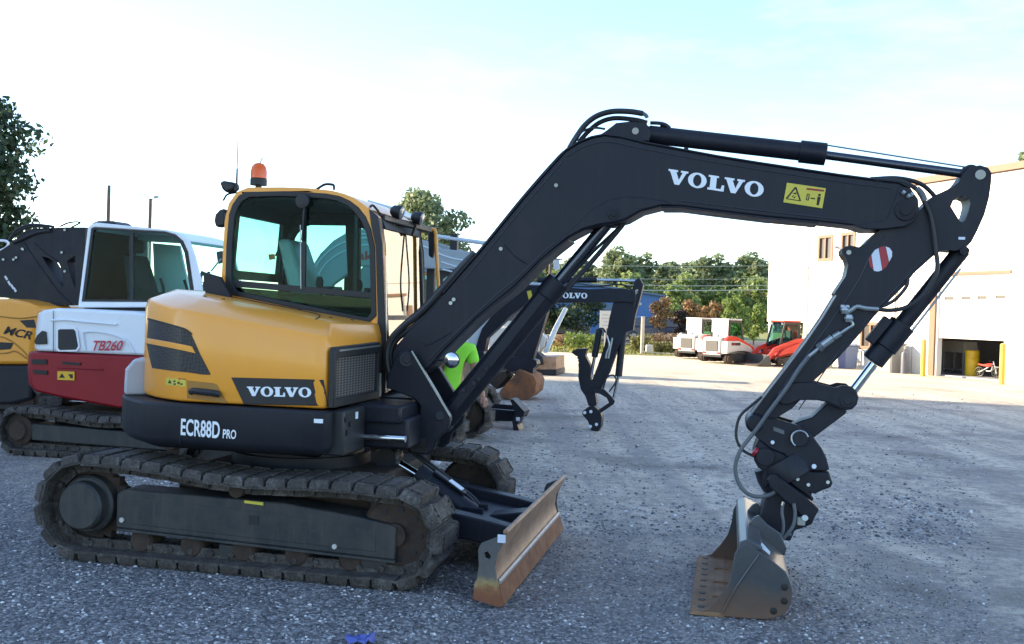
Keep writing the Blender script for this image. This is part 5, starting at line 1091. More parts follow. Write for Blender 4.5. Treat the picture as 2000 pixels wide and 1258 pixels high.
# ================================================================== other machines of the yard, parked in rows parallel to the main excavator
def hx(name, mb, mat, t, bevel=.006, angle=35):
    return mb.build(name, mat, t, bevel, angle, (t["cx"], t["cy"], 0) if t.name and "cx" in t else None)
def machine(name, label, cat, x, y, group=None):
    t = hero_thing(name, label, cat, x, y, group); return t, (x, y, 0)
def base(t, o, yc, half, w, xr, xf, r, mat_frame, n=34, zc=None, far=True, shoes=True, rf=None):
    rf = rf or r * .9
    for s in ((-1, 1) if far else (-1,)):
        y = yc + s * (half - w / 2)
        track(t, y, w, xr, r + .065, r, xf, rf + .065, rf, n, M['track'], (o[0], o[1]), shoes)
        b = MB(); b.plate([(xr + .15, r * .55 + .05), (xf - .05, r * .5 + .04), (xf - .05, r * 1.3 + .05), (xr + .15, r * 1.5 + .05)], y - w * .3, y + w * .3); b.build("track_frame", mat_frame, t, .012, 35, o)
        for x, rr in ((xr, r * .82), (xf, rf * .85)):
            b = MB(); b.lathe((x, y - w * .42, r + .065), (0, 1, 0), [(0, rr * .4), (.0, rr * .62), (.03, rr * .7), (.05, rr), (w * .84 - .05, rr), (w * .84 - .03, rr * .7), (w * .84, rr * .6)], 24); b.build("track_wheel", M['mud'], t, 0, 35, o)
    b = MB(); b.box(xr + .2, xf - .25, yc - half + w, yc + half - w, r * .8, r * 2 + .1); b.cyl(((xr + xf) / 2, yc, r * 2 + .1), ((xr + xf) / 2, yc, r * 2 + .22), .4, n=28); b.build("chassis", M['mud'], t, .02, 35, o)
# ---------------- white and red mini excavator behind
t, o = machine("mini_excavator", "white and red mini excavator with red lettering parked behind the yellow one", "mini excavator", -3.75, 3.75, "excavators parked in a row")
P_ = lambda n, mb, mat, par=None, bev=.006, an=35: mb.build(n, mat, par or t, bev, an, o)
base(t, o, 3.7, 1.0, .4, -4.64, -2.72, .20, M['frame'], 34)
yb = 2.86
def roundtail(poly, y0, y1, rad, name, mat, par=None, bev=.02):      # side profile (x, z) extruded over y with the tail end rounded in plan
    b = MB(); rings = []; xs0 = min(p[0] for p in poly)
    ny_ = 15
    for k in range(ny_ + 1):
        y = y0 + (y1 - y0) * k / ny_; q = abs(2 * k / ny_ - 1); sh = rad * (1 - math.sqrt(max(0, 1 - max(0, q - .15) ** 2 * 1.38)))
        rings.append([(x + sh * max(0, min(1, 1 - (x - xs0) / .9)), y, z) for x, z in poly])
    return P_(name, b.loft(rings), mat, par, bev)
red = pl(yb, [(48, 687), (45, 725), (47, 750), (60, 764), (111, 776), (229, 797)]); xe = -2.75
red = [(x - .14 * max(0, min(1, (-4.1 - x) / .45)), z) for x, z in red]
roundtail(red + [(xe, red[-1][1]), (xe, 1.16)], yb, 4.55, .24, "counterweight", M['red'], bev=.025)
wh = pl(yb, [(57, 685), (62, 630), (66, 612), (76, 606), (110, 602)])
wh = [(x - .14, z) for x, z in wh]
hd_ = roundtail([(wh[0][0], 1.165)] + wh[1:] + [(-3.3, wh[-1][1] - .01), (-2.95, 1.60), (-2.75, 1.48), (xe, 1.165)], yb + .01, 4.53, .25, "engine_hood", M['white'], bev=.03)
def onside(pts, y=yb - .001): return pl(y, pts)
YW = yb - .012
def dplate(name, pts, mat, th=.012, par=hd_, y=YW, bev=.003):
    b = MB(); b.plate(pl(y, pts), y, y + th + .006); return P_(name, b, mat, par, bev)
dplate("side_vent", [(113, 645), (117, 643), (143, 643), (147, 647), (152, 676), (148, 683), (117, 684), (113, 680)], M['black'])
dplate("vent_frame", [(110, 641), (147, 640), (151, 646), (156, 679), (150, 687), (113, 687), (109, 683)], M['white'], .006, hd_, YW + .004)
z_ = -4.0
b = MB(); b.tube([U3(104, 607, YW + .008), U3(104, 690, YW + .008)], .004, 5, 0); P_("panel_seam", b, M['ink'], hd_, 0)
b = MB(); b.tube([U3(*p, YW + .006) for p in ((100, 626), (130, 625), (160, 628), (228, 634))], .012, 6, 4); P_("hood_crease", b, M['white'], hd_, 0)
b = MB(); b.tube([U3(*p, YW + .006) for p in ((166, 683), (162, 655), (168, 648), (205, 650), (245, 664), (262, 690))], .010, 6, 4); P_("hood_crease", b, M['white'], hd_, 0)
dplate("rear_vent", [(66, 668), (72, 655), (82, 646), (89, 648), (91, 672), (70, 673)], M['black'], .01, hd_, YW + .0)
lettering("TB260", U3(177, 685, YW), U3(236, 685, YW), U3(179, 665, YW), "lettering", M['red_ink2'], hd_, o, .08)
for q in ([(62, 702), (90, 702), (91, 712), (62, 711)], [(64, 722), (92, 724), (92, 732), (66, 730)], [(120, 706), (158, 709), (155, 714), (122, 711)]):
    dplate("slot", q, M['ink'], .004, t, YW - .001, 0)
dplate("warning_label", [(112, 725), (145, 726), (145, 743), (112, 742)], M['label_or'], .004, t, YW - .002, 0)
b = MB(); b.add([U3(*p, YW - .004) for p in ((115, 738), (121, 729), (127, 738))], [(0, 1, 2)]); P_("symbol", b, M['ink'], None, 0, 0)
b = MB(); b.add([U3(*p, YW - .004) for p in ((133, 731), (142, 731), (142, 739), (138, 739))], [(0, 1, 2, 3)]); P_("symbol", b, M['ink'], None, 0, 0)
b = MB(); b.tube([U3(*p, YW) for p in ((112, 718), (160, 720), (200, 722))], .008, 6, 3); P_("lower_crease", b, M['red'], None, 0)
yc_ = 3.42
co = pl(yc_, [(155, 601), (174, 446), (180, 438), (191, 435), (328, 449), (352, 456), (370, 470), (381, 500), (392, 545), (399, 600)])
wo = pl(yc_, [(163, 589), (182, 446), (186, 444.5), (324, 453), (345, 459), (360, 472), (369, 492), (384, 590)])
gi = pl(yc_, [(169, 585), (186, 450), (190, 448), (322, 457), (341, 462), (354, 474), (363, 494), (377, 585)])
b = MB(); b.plate(co, yc_ - .03, yc_ + .03, [wo]); cb = P_("cab", b, M['white'], None, .012)
b = MB(); b.plate(wo, yc_ - .034, yc_ + .01, [gi]); sw = P_("side_window", b, M['black'], cb, 0)
b = MB(); b.plate(gi, yc_ - .016, yc_ - .010); P_("pane", b, M['glass'], sw, 0)
b = MB(); b.plate(pl(yc_, [(256, 455), (263, 455), (263, 586), (256, 586)]), yc_ - .03, yc_ - .002); P_("window_divider", b, M['black'], sw, 0)
y2 = yc_ + .98
b = MB(); b.plate(co, y2 - .02, y2 + .02, [pl(y2, [(205, 470), (290, 472), (290, 575), (198, 575)]), pl(y2, [(300, 475), (352, 480), (372, 575), (304, 575)])]); P_("far_wall", b, M['white'], cb, 0)
for h in ([(205, 470), (290, 472), (290, 575), (198, 575)], [(300, 475), (352, 480), (372, 575), (304, 575)]):
    b = MB(); b.plate(pl(y2, h), y2 - .004, y2 + .004); P_("far_pane", b, M['glass'], cb, 0)
P_("cab_roof", strip(co[1:7], yc_ + .031, y2 - .021, .05), M['white'], cb, .006)
b = MB(); b.plate([(co[0][0], co[0][1]), (co[1][0], co[1][1]), (co[1][0] + .04, co[1][1]), (co[0][0] + .04, co[0][1])], yc_ + .031, y2 - .021); P_("rear_wall", b, M['interior'], cb, 0)
b = MB(); b.plate([(co[-1][0] - .03, co[-1][1]), (co[-1][0], co[-1][1]), (co[-4][0] + .02, co[-4][1]), (co[-4][0] - .03, co[-4][1])], y2 - .07, y2 + .02); P_("front_pillar", b, M['black'], cb, 0)
b = MB(); b.plate([(co[-1][0] - .02, co[-1][1]), (co[-1][0] - .014, co[-1][1]), (co[-4][0] - .004, co[-4][1]), (co[-4][0] - .01, co[-4][1])], yc_ + .04, y2 - .08); P_("windscreen", b, M['glass'], cb, 0)
b = MB(); b.box(co[0][0] + .05, co[-1][0] - .02, yc_ + .035, y2 - .025, 1.45, 1.70); P_("cab_floor", b, M['interior'], cb, 0)
b = MB(); b.loft([[(x0, 3.72, z), (x0, 4.15, z), (x1, 4.13, z), (x1, 3.74, z)] for z, x0, x1 in ((1.85, -3.95, -3.75), (2.15, -4.0, -3.86), (2.32, -4.02, -3.93))]); b.box(-3.95, -3.5, 3.72, 4.15, 1.70, 1.86); b.box(-4.02, -3.94, 3.8, 4.06, 2.36, 2.52); P_("seat", b, M['seat'], cb, .02)
for y in (3.66, 4.2):
    b = MB(); b.tube([(-3.45, y, 1.7), (-3.42, y, 1.9), (-3.47, y, 2.05)], .02, 6, 3); b.box(-3.8, -3.45, y - .05, y + .05, 1.7, 1.88); P_("console", b, M['seat'], cb, .01)
for y in (3.9, 4.05):
    b = MB(); b.tube([(-3.1, y, 1.68), (-3.12, y, 1.95), (-3.05, y, 2.15)], .02, 6, 3); P_("travel_lever", b, M['seat'], cb, 0)
b = MB(); b.plate(pl(3.9, [(182, 437), (196, 432), (224, 432), (232, 438)]), 3.85, 4.2); P_("roof_hatch", b, M['black'], cb, .01)
b = MB(); b.plate(pl(yc_ + 1.1, [(424, 492), (436, 490), (438, 512), (427, 516)]), yc_ + 1.07, yc_ + 1.12); P_("mirror", b, M['black'], None, .01)
b = MB(); b.tube([U3(432, 505, yc_ + 1.05), U3(412, 530, yc_ + 1.0)], .012, 6, 0); P_("mirror_arm", b, M['white'], None, 0)
b = MB(); b.plate(pl(4.1, [(600, 600), (640, 560), (660, 560), (680, 690), (610, 690)]), 3.95, 4.25); P_("swing_post", b, M['charcoal'], None, .01)
# ---------------- yellow excavator cut by the left edge of the photograph
t, o = machine("excavator", "yellow excavator with black lettering and folded dark boom at the left edge", "excavator", -7.4, 6.1, "excavators parked in a row")
base(t, o, 6.2, 1.0, .42, -8.4, -6.45, .24, M['frame'], 34)
y = 5.2
hp_ = pl(y, [(76, 600), (50, 590), (20, 584), (-40, 584), (-220, 600), (-260, 640), (-262, 700), (-250, 712), (10, 712), (60, 712), (66, 650)])
b = MB(); b.plate(hp_, y, y + 1.9); hd_ = P_("engine_hood", b, M['yellow'], None, .05)
lo = pl(y - .03, [(62, 714), (-255, 714), (-262, 760), (-240, 790), (20, 790), (60, 780)])
b = MB(); b.plate(lo, y - .03, y + 1.93); P_("lower_skirt", b, M['skirt'], None, .04)
Yq = y - .008
for q, mt in (([(38, 626), (66, 624), (70, 640), (52, 640)], 'black'), ([(-2, 668), (26, 670), (20, 682), (-6, 684)], 'black')):
    dplate("vent", q, M[mt], .004, hd_, Yq, .002)
for q in ([(-60, 612), (0, 618), (40, 622), (72, 618)], [(-60, 648), (10, 660), (50, 690), (56, 706)], [(-60, 690), (8, 690), (30, 686), (52, 700)]):
    b = MB(); b.tube([U3(*p, Yq + .006) for p in q], .012, 6, 4); P_("hood_crease", b, M['yellow_dk'], hd_, 0)
lettering("MCR", U3(6, 652, Yq), U3(60, 664, Yq), U3(10, 636, Yq), "lettering", M['ink'], hd_, o, .1)
yb2 = 5.7
q = ZO(0, 420, 6.29, [(-120, 470), (0, 440), (110, 370), (150, 340), (300, 200), (420, 165), (600, 160), (800, 150), (1050, 150), (1045, 480), (1000, 760), (960, 1105), (700, 1110), (560, 1108), (300, 1040), (0, 1010), (-200, 1010), (-200, 640)])
h1 = ZO(0, 420, 6.29, [(512, 505), (570, 520), (720, 590), (745, 640), (760, 700), (775, 890), (700, 800), (600, 650)])
h2 = ZO(0, 420, 6.29, [(822, 575), (860, 535), (922, 500), (925, 900), (890, 820), (850, 680)])
b = MB(); b.plate(pl(yb2, q), yb2, yb2 + .28, [pl(yb2, h1), pl(yb2, h2)]); bm_ = P_("boom", b, M['charcoal'], None, 0)
for q in ([(130, 300), (190, 235), (300, 165), (420, 140), (560, 150), (610, 180)], [(160, 340), (260, 300), (400, 235), (520, 205), (620, 195)], [(110, 310), (190, 200), (280, 145), (400, 118), (560, 130), (660, 145)]):
    b = MB(); b.tube([U3(*p, yb2 - .02) for p in ZO(0, 420, 6.29, q)], .022, 6, 5); P_("hose", b, M['rubber'], bm_, 0)
b = MB(); b.tube([U3(*p, yb2 - .01) for p in ZO(0, 420, 6.29, [(740, 140), (830, 100), (920, 85), (985, 92), (940, 120), (880, 150)])], .012, 6, 5); P_("hose", b, M['rubber'], bm_, 0)
for q in ([(290, 330), (440, 560), (700, 920), (880, 1100)], [(430, 350), (560, 470), (700, 560)]):
    b = MB(); b.tube([U3(*p, yb2 - .004) for p in ZO(0, 420, 6.29, q)], .009, 6, 0); P_("boom_edge", b, M['skirt'], bm_, 0)
for u, v in ((6, 507), (26, 507), (31, 503), (43, 486), (44, 487), (126, 530), (120, 493), (126, 449)):
    b = MB(); b.cyl(U3(u, v, yb2 - .03), U3(u, v, yb2), .018, n=8); P_("boom_bolt", b, M['steel'], bm_, 0)
for u, v in ((12, 543), (18, 553), (24, 560), (29, 566)):
    b = MB(); b.obox(U3(u, v, yb2 - .003), ((.6, 0, -.8), (0, 1, 0), (.8, 0, .6)), (.035, .002, .016)); P_("worn_label", b, M['white_refl'], bm_, 0)
b = MB(); b.cyl(U3(128, 520, yb2 + .14), U3(152, 590, yb2 + .14), .07, n=16); P_("boom_cylinder", b, M['charcoal'], None, 0)
b = MB(); b.tube([U3(*p, 6.5) for p in ((-30, 472), (0, 470), (14, 472), (15, 480), (4, 488), (-20, 494))], .02, 8, 4); P_("hand_rail", b, M['white'], None, 0)
# ---------------- grey loader seen through and beside the cab
t, o = machine("track_loader", "grey track loader with broad arched lift arms and red lettering behind the yellow cab", "track loader", -1.2, 5.9)
base(t, o, 5.9, .95, .42, -2.0, -.35, .26, M['frame'], 30)
yg = 5.0
g_out = [(590, 612), (595, 560), (606, 525), (625, 495), (650, 470), (680, 452), (715, 446), (770, 452), (830, 470), (862, 486), (905, 490), (932, 494), (955, 508), (945, 528), (865, 526), (740, 521), (702, 520), (690, 527), (668, 543), (650, 556), (630, 590), (616, 612)]
for y0 in (yg, 6.7):
    b = MB(); b.plate(pl(yg, g_out), y0, y0 + .10); la = P_("lift_arm", b, M['grey'], None, .015)
    if y0 == yg:
        for q in ([(600, 560), (620, 515), (655, 482), (700, 466), (740, 466)], [(612, 556), (634, 518), (664, 495), (705, 480), (740, 478)], [(690, 455), (760, 464), (830, 482), (868, 500), (905, 508), (930, 500)], [(862, 512), (900, 522), (918, 512), (940, 514)], [(864, 526), (896, 532), (914, 520), (946, 524)]):
            b = MB(); b.tube([U3(*p, yg - .004) for p in q], .012, 6, 5); P_("arm_ridge", b, M['grey_lt'], la, 0)
        lettering("takeuchi", U3(687, 506, yg - .006), U3(795, 512, yg - .006), U3(687, 489, yg - .006), "lettering", M['red_ink2'], la, o)
b = MB(); b.plate(pl(yg, [(700, 384), (750, 398), (764, 406), (766, 416), (700, 416)]), 5.3, 5.9); P_("cab_roof", b, M['grey_lt'], None, .02)
b = MB()
for x in (-1.75, -.62):
    for yy in (5.35, 6.42): b = MB(); b.box(x - .05, x + .05, yy - .04, yy + .04, 1.0, 2.84); P_("cab_pillar", b, M['black'], None, 0)
b = MB(); b.box(-1.7, -.7, 5.4, 6.4, .62, 1.35); P_("body", b, M['grey'], None, .04)
b = MB(); b.box(-2.35, -1.72, 5.3, 6.5, .65, 1.75); P_("engine_cover", b, M['grey'], None, .06)
b = MB(); b.box(-.52, -.30, 5.2, 6.6, .35, 1.25); P_("front_plate", b, M['black'], None, .02)
b = MB(); b.plate(pl(5.12, [(856, 528), (938, 530), (925, 552), (905, 600), (898, 660), (856, 660)]), 5.12, 5.17, [pl(5.12, [(864, 545), (872, 539), (879, 543), (884, 560), (884, 605), (864, 618)]), pl(5.12, [(893, 545), (915, 545), (905, 575), (893, 590)])]); gf_ = P_("front_frame", b, M['black'], None, 0)
for h in ([(864, 545), (872, 539), (879, 543), (884, 560), (884, 605), (864, 618)], [(893, 545), (915, 545), (905, 575), (893, 590)]):
    b = MB(); b.plate(pl(5.12, h), 5.14, 5.146); P_("pane", b, M['win_pale'], gf_, 0)
b = MB(); b.tube([U3(855, 462, 6.4), U3(955, 476, 6.4), U3(1010, 483, 6.4)], .03, 8, 0); P_("guard_rail", b, M['grey_lt'], None, 0)
b = MB(); b.box(-1.3, -1.2, 5.6, 5.65, 1.5, 1.62); P_("white_label", b, M['lettering'], None, 0)
b = MB(); b.box(-1.15, -.95, 5.7, 6.2, 1.351, 1.9); P_("seat", b, M['seat'], None, .03)
# ---------------- second dark-boomed excavator further along the row
t, o = machine("excavator", "smaller excavator with a dark boom, hydraulic thumb and arm hanging straight down", "excavator", -1.6, 8.45, "excavators parked in a row")
base(t, o, 8.45, .95, .4, -2.7, -.78, .21, M['frame'], 32)
yv = 8.15
q3 = lambda pts: ZO(900, 540, 7.86, pts)
vb = [(926, 690), (934, 661), (941, 642), (961, 616), (989, 582), (1008, 565), (1027, 557), (1056, 558), (1094, 560), (1150, 565), (1219, 563), (1233, 567), (1241, 580), (1238, 592), (1216, 590), (1195, 591), (1101, 591), (1052, 592), (1040, 590), (1025, 596), (999, 614), (976, 637), (951, 660), (945, 690), (936, 700)]
b = MB(); b.plate(pl(yv, vb), yv, yv + .24); vbm = P_("boom", b, M['charcoal'], None, .01)
b = MB(); b.add([U3(*p, yv - .004) for p in ((1029, 569), (1037, 567), (1040, 580), (1033, 586))], [(0, 1, 2, 3)]); P_("warning_label", b, M['label_y'], vbm, 0, 0)
lettering("VOLVO", U3(1086, 582, yv - .004), U3(1147, 583, yv - .004), U3(1086, 571.5, yv - .004), "lettering", M['lettering'], vbm, o)
b = MB(); b.plate(pl(yv, [(905, 700), (912, 668), (921, 648), (940, 619), (962, 598), (990, 575), (1014, 556), (1030, 551), (1075, 554), (1075, 557), (1030, 556), (1010, 562), (991, 579), (963, 612), (943, 640), (935, 662), (927, 692)]), yv + .03, yv + .30); P_("boom_back_plate", b, M['grey_lt'], None, .004)
b = MB(); b.plate(pl(yv, [(905, 770), (900, 720), (915, 690), (945, 685), (955, 720), (940, 790)]), yv - .05, yv + .3); P_("swing_post", b, M['charcoal'], None, .01)
ar = [(1198, 589), (1190, 620), (1181, 672), (1167, 714), (1153, 750), (1152, 762), (1170, 766), (1190, 727), (1206, 682), (1224, 648), (1236, 645), (1240, 617), (1251, 577), (1256, 556), (1248, 542), (1240, 547), (1234, 566), (1215, 570), (1200, 575)]
b = MB(); b.plate(pl(yv, ar), yv + .03, yv + .21, [pl(yv, [(1240, 566), (1246, 563), (1246, 572), (1241, 576)])]); vam = P_("arm", b, M['charcoal'], None, 0)
b = MB(); b.plate(pl(yv, ZO(1080, 530, 3.81, [(135, 605), (150, 590), (180, 577), (255, 575), (243, 600), (240, 630), (275, 700), (280, 840), (310, 900), (325, 990), (300, 1010), (262, 1000), (240, 930), (205, 880), (187, 790), (190, 720), (186, 690), (192, 680), (184, 668), (188, 655), (178, 648), (182, 634), (166, 628)])), yv + .02, yv + .22); P_("thumb", b, M['charcoal'], None, 0)
c0, c1 = Vector(U3(1171, 643, yv + .1)), Vector(U3(1155, 731, yv + .1)); m_ = c0.lerp(c1, .62)
b = MB(); b.cyl(c0, m_, .05, n=14); tc_ = P_("thumb_cylinder", b, M['charcoal'], None, 0); b = MB(); b.cyl(m_, c1, .025, n=10); P_("rod", b, M['chrome'], tc_, 0)
c0, m_, c1 = [Vector(U3(*p, yv + .1)) for p in ((1217, 650), (1208, 735), (1197, 783))]
b = MB(); b.cyl(c0, m_, .055, n=14); tc_ = P_("bucket_cylinder", b, M['charcoal'], None, 0); b = MB(); b.cyl(m_, c1, .022, n=10); P_("rod", b, M['chrome'], tc_, 0)
b = MB(); b.plate(pl(yv, ZO(1080, 530, 3.81, [(295, 865), (330, 868), (385, 880), (430, 925), (462, 965), (450, 992), (425, 990), (400, 940), (350, 912), (300, 900)])), yv - .02, yv + .02); P_("rocker", b, M['charcoal'], None, 0)
b = MB(); b.bar(U3(1172, 803, yv + .05), U3(1197, 786, yv + .05), .06, .06, (0, 1, 0)); P_("link", b, M['charcoal'], None, 0)
b = MB(); b.plate(pl(yv, ZO(1080, 530, 3.81, [(222, 1040), (260, 1010), (300, 1000), (350, 1040), (365, 1085), (357, 1160), (335, 1195), (285, 1180), (258, 1110), (230, 1080), (218, 1060)])), yv - .02, yv + .26); cpl2 = P_("quick_coupler", b, M['charcoal'], None, .01)
for u, v in ((1142, 806), (1154, 804), (1153, 833), (1165, 829)):
    b = MB(); b.cyl(U3(u, v, yv - .035), U3(u, v, yv - .021), .025, n=10); P_("coupler_bolt", b, M['white_refl'], cpl2, 0)
for q in ([(1185, 655), (1190, 675), (1185, 690), (1183, 700)], [(1196, 660), (1190, 690), (1188, 700)]):
    b = MB(); b.tube([U3(*p, yv + .0) for p in q], .016, 6, 4); P_("arm_pipe", b, M['steel'], vam, 0)
for q in ([(1168, 650), (1170, 643), (1178, 642), (1183, 650)], [(1178, 760), (1185, 738), (1198, 733), (1203, 745), (1190, 765)], [(1095, 559), (1160, 560), (1215, 556), (1240, 575), (1238, 600)]):
    b = MB(); b.tube([U3(*p, yv + .02) for p in q], .014, 6, 5); P_("hose", b, M['rubber'], vam, 0)
c0, m_, c1 = [Vector(U3(*p, yv + .12)) for p in ((1050, 547), (1166, 547), (1246, 549))]
b = MB(); b.cyl(c0, m_, .042, n=14); tc_ = P_("arm_cylinder", b, M['charcoal'], None, 0); b = MB(); b.cyl(m_, c1, .022, n=10); P_("rod", b, M['chrome'], tc_, 0)
for y0 in (7.95, 8.75):
    b = MB(); b.plate(pl(7.9, [(930, 797), (1006, 803), (1012, 812), (1006, 824), (930, 822)]), y0, y0 + .1); P_("blade_arm", b, M['charcoal'], None, .006)
b = MB(); b.plate(pl(7.62, [(996, 780), (1002, 780), (1024, 804), (1023, 812), (1014, 818), (1010, 830), (1016, 846), (1004, 846), (1000, 822), (1006, 806)]), 7.62, 7.98); b2 = P_("blade", b, M['charcoal'], None, 0)
b = MB(); b.plate(pl(7.61, [(1008, 815), (1015, 815), (1015, 822), (1008, 822)]), 7.61, 7.618); P_("corner_reflector", b, M['white_refl'], b2, 0)
b = MB(); b.plate([(-2.75, .62), (-2.75, 1.5), (-1.9, 1.55), (-1.2, 1.35), (-1.15, .62)], 7.55, 9.3); P_("engine_hood", b, M['yellow'], None, .06)
for yy in (8.5, 9.4):
    b = MB(); b.plate([(-2.1, 1.3), (-2.05, 2.45), (-1.2, 2.42), (-1.05, 1.3)], yy, yy + .05, [[(-2.0, 1.55), (-1.96, 2.35), (-1.26, 2.33), (-1.15, 1.55)]]); P_("cab_wall", b, M['yellow'], None, .01)
    b = MB(); b.plate([(-2.0, 1.55), (-1.96, 2.35), (-1.26, 2.33), (-1.15, 1.55)], yy + .02, yy + .026); P_("side_window", b, M['glass'], None, 0)
b = MB(); b.box(-2.1, -1.15, 8.45, 9.5, 2.455, 2.53); P_("cab_roof", b, M['yellow'], None, .03)
# ---------------- excavator with the rusty bucket behind it
t, o = machine("excavator", "white excavator with a rusty orange bucket resting near the ground behind the man", "excavator", -3.2, 13.4, "excavators parked in a row")
base(t, o, 13.4, .95, .4, -4.2, -2.3, .22, M['frame'], 30)
yr = 12.75
q5 = lambda pts: ZO(840, 620, 5.24, pts)
bq = pl(yr, q5([(715, 822), (700, 800), (720, 745), (780, 680), (850, 605), (900, 535), (960, 555), (1060, 600), (1088, 660), (1072, 770), (1000, 830), (900, 850), (820, 842)]))
b = MB(); b.plate(bq, yr, yr + .03); bkt = P_("bucket", b, M['rust_bright'], None, .005); b = MB(); b.plate(bq, yr + .9, yr + .93); P_("side_plate", b, M['rust_bright'], bkt, 0)
P_("bucket_shell", shellstrip(bq[5:] + bq[:1], yr + .0305, yr + .8995, .03), M['rust_bright'], bkt, 0, 50)
b = MB(); b.plate(pl(yr + .5, q5([(600, 620), (650, 590), (740, 550), (800, 545), (830, 600), (760, 680), (720, 725)])), yr + .12, yr + .8); P_("dark_bucket_mouth", b, M['mud'], bkt, .01)  # dark slab added to stand for the shaded inside of the bucket
b = MB(); b.plate(pl(yr + .3, q5([(740, 470), (780, 420), (850, 400), (1000, 410), (1090, 440), (1100, 480), (1060, 520), (1050, 600), (960, 560), (900, 530), (830, 560), (790, 540)])), yr + .25, yr + .65); P_("quick_coupler", b, M['charcoal'], None, .01)
b = MB(); b.plate(pl(yr + .3, [(1000, 705), (1040, 705), (1075, 590), (1060, 570), (1040, 580)]), yr + .3, yr + .55); P_("arm", b, M['charcoal'], None, .01)
b = MB(); b.plate(pl(yr + .3, [(880, 690), (900, 690), (960, 612), (1010, 580), (1060, 590), (1070, 570), (1010, 562), (940, 605)]), yr + .3, yr + .55); P_("boom", b, M['white'], None, .01)
b = MB(); b.plate([(-4.4, .65), (-4.4, 1.6), (-3.4, 1.6), (-2.6, 1.4), (-2.5, .65)], 12.5, 14.2); P_("engine_hood", b, M['white'], None, .05)
b = MB(); b.plate([(-3.9, 1.5), (-3.85, 2.5), (-2.9, 2.5), (-2.7, 1.4)], 13.3, 14.3); cbb = P_("cab", b, M['white'], None, .04)
b = MB(); b.plate([(-3.8, 1.7), (-3.75, 2.4), (-2.98, 2.4), (-2.85, 1.7)], 13.285, 13.295); P_("side_window", b, M['win_glass'], cbb, 0)
# ---------------- small loader with a tan blade at the edge of the shade
t, o = machine("mini_excavator", "small pale mini excavator with a square tan blade in the sunlight beyond the rusty bucket", "mini excavator", -2.4, 21.6, "excavators parked in a row")
base(t, o, 21.8, .8, .35, -3.5, -2.1, .2, M['frame'], 26)
ym = 21.0
b = MB(); b.plate(pl(ym, [(1046, 698), (1086, 697), (1086, 722), (1046, 722)]), ym, ym + 1.5); b2 = P_("blade", b, M['mould'], None, .01)
b = MB(); b.plate(pl(ym - .02, [(1040, 723), (1087, 722), (1087, 733), (1040, 733)]), ym - .02, ym + 1.5); P_("blade_foot", b, M['charcoal'], b2, .01)
b = MB(); b.plate(pl(ym, [(1000, 705), (1020, 690), (1042, 680), (1060, 697), (1062, 712), (1000, 716)]), ym - .1, ym + .5); P_("blade_frame", b, M['charcoal'], None, .01)
b = MB(); b.plate(pl(ym, [(1056, 690), (1062, 672), (1076, 640), (1097, 600), (1103, 603), (1083, 644), (1070, 676), (1064, 690)]), ym + .4, ym + .6); P_("arm", b, M['grey_lt'], None, .01)
b = MB(); b.plate(pl(ym, [(1030, 684), (1040, 662), (1052, 650), (1062, 660), (1060, 676), (1048, 688)]), ym + .3, ym + .7); P_("arm_mount", b, M['white2'], None, .01)
b = MB(); b.plate([(-3.6, .62), (-3.6, 1.3), (-2.9, 1.35), (-2.1, 1.1), (-2.1, .62)], 21.1, 22.5); P_("engine_hood", b, M['white2'], None, .05)
b = MB(); b.plate([(-3.3, 1.3), (-3.25, 2.3), (-2.5, 2.3), (-2.3, 1.2)], 21.6, 22.4); cbb = P_("cab", b, M['white2'], None, .04)
b = MB(); b.plate([(-3.2, 1.5), (-3.15, 2.2), (-2.6, 2.2), (-2.45, 1.5)], 21.585, 21.596); P_("side_window", b, M['win_glass'], cbb, 0)
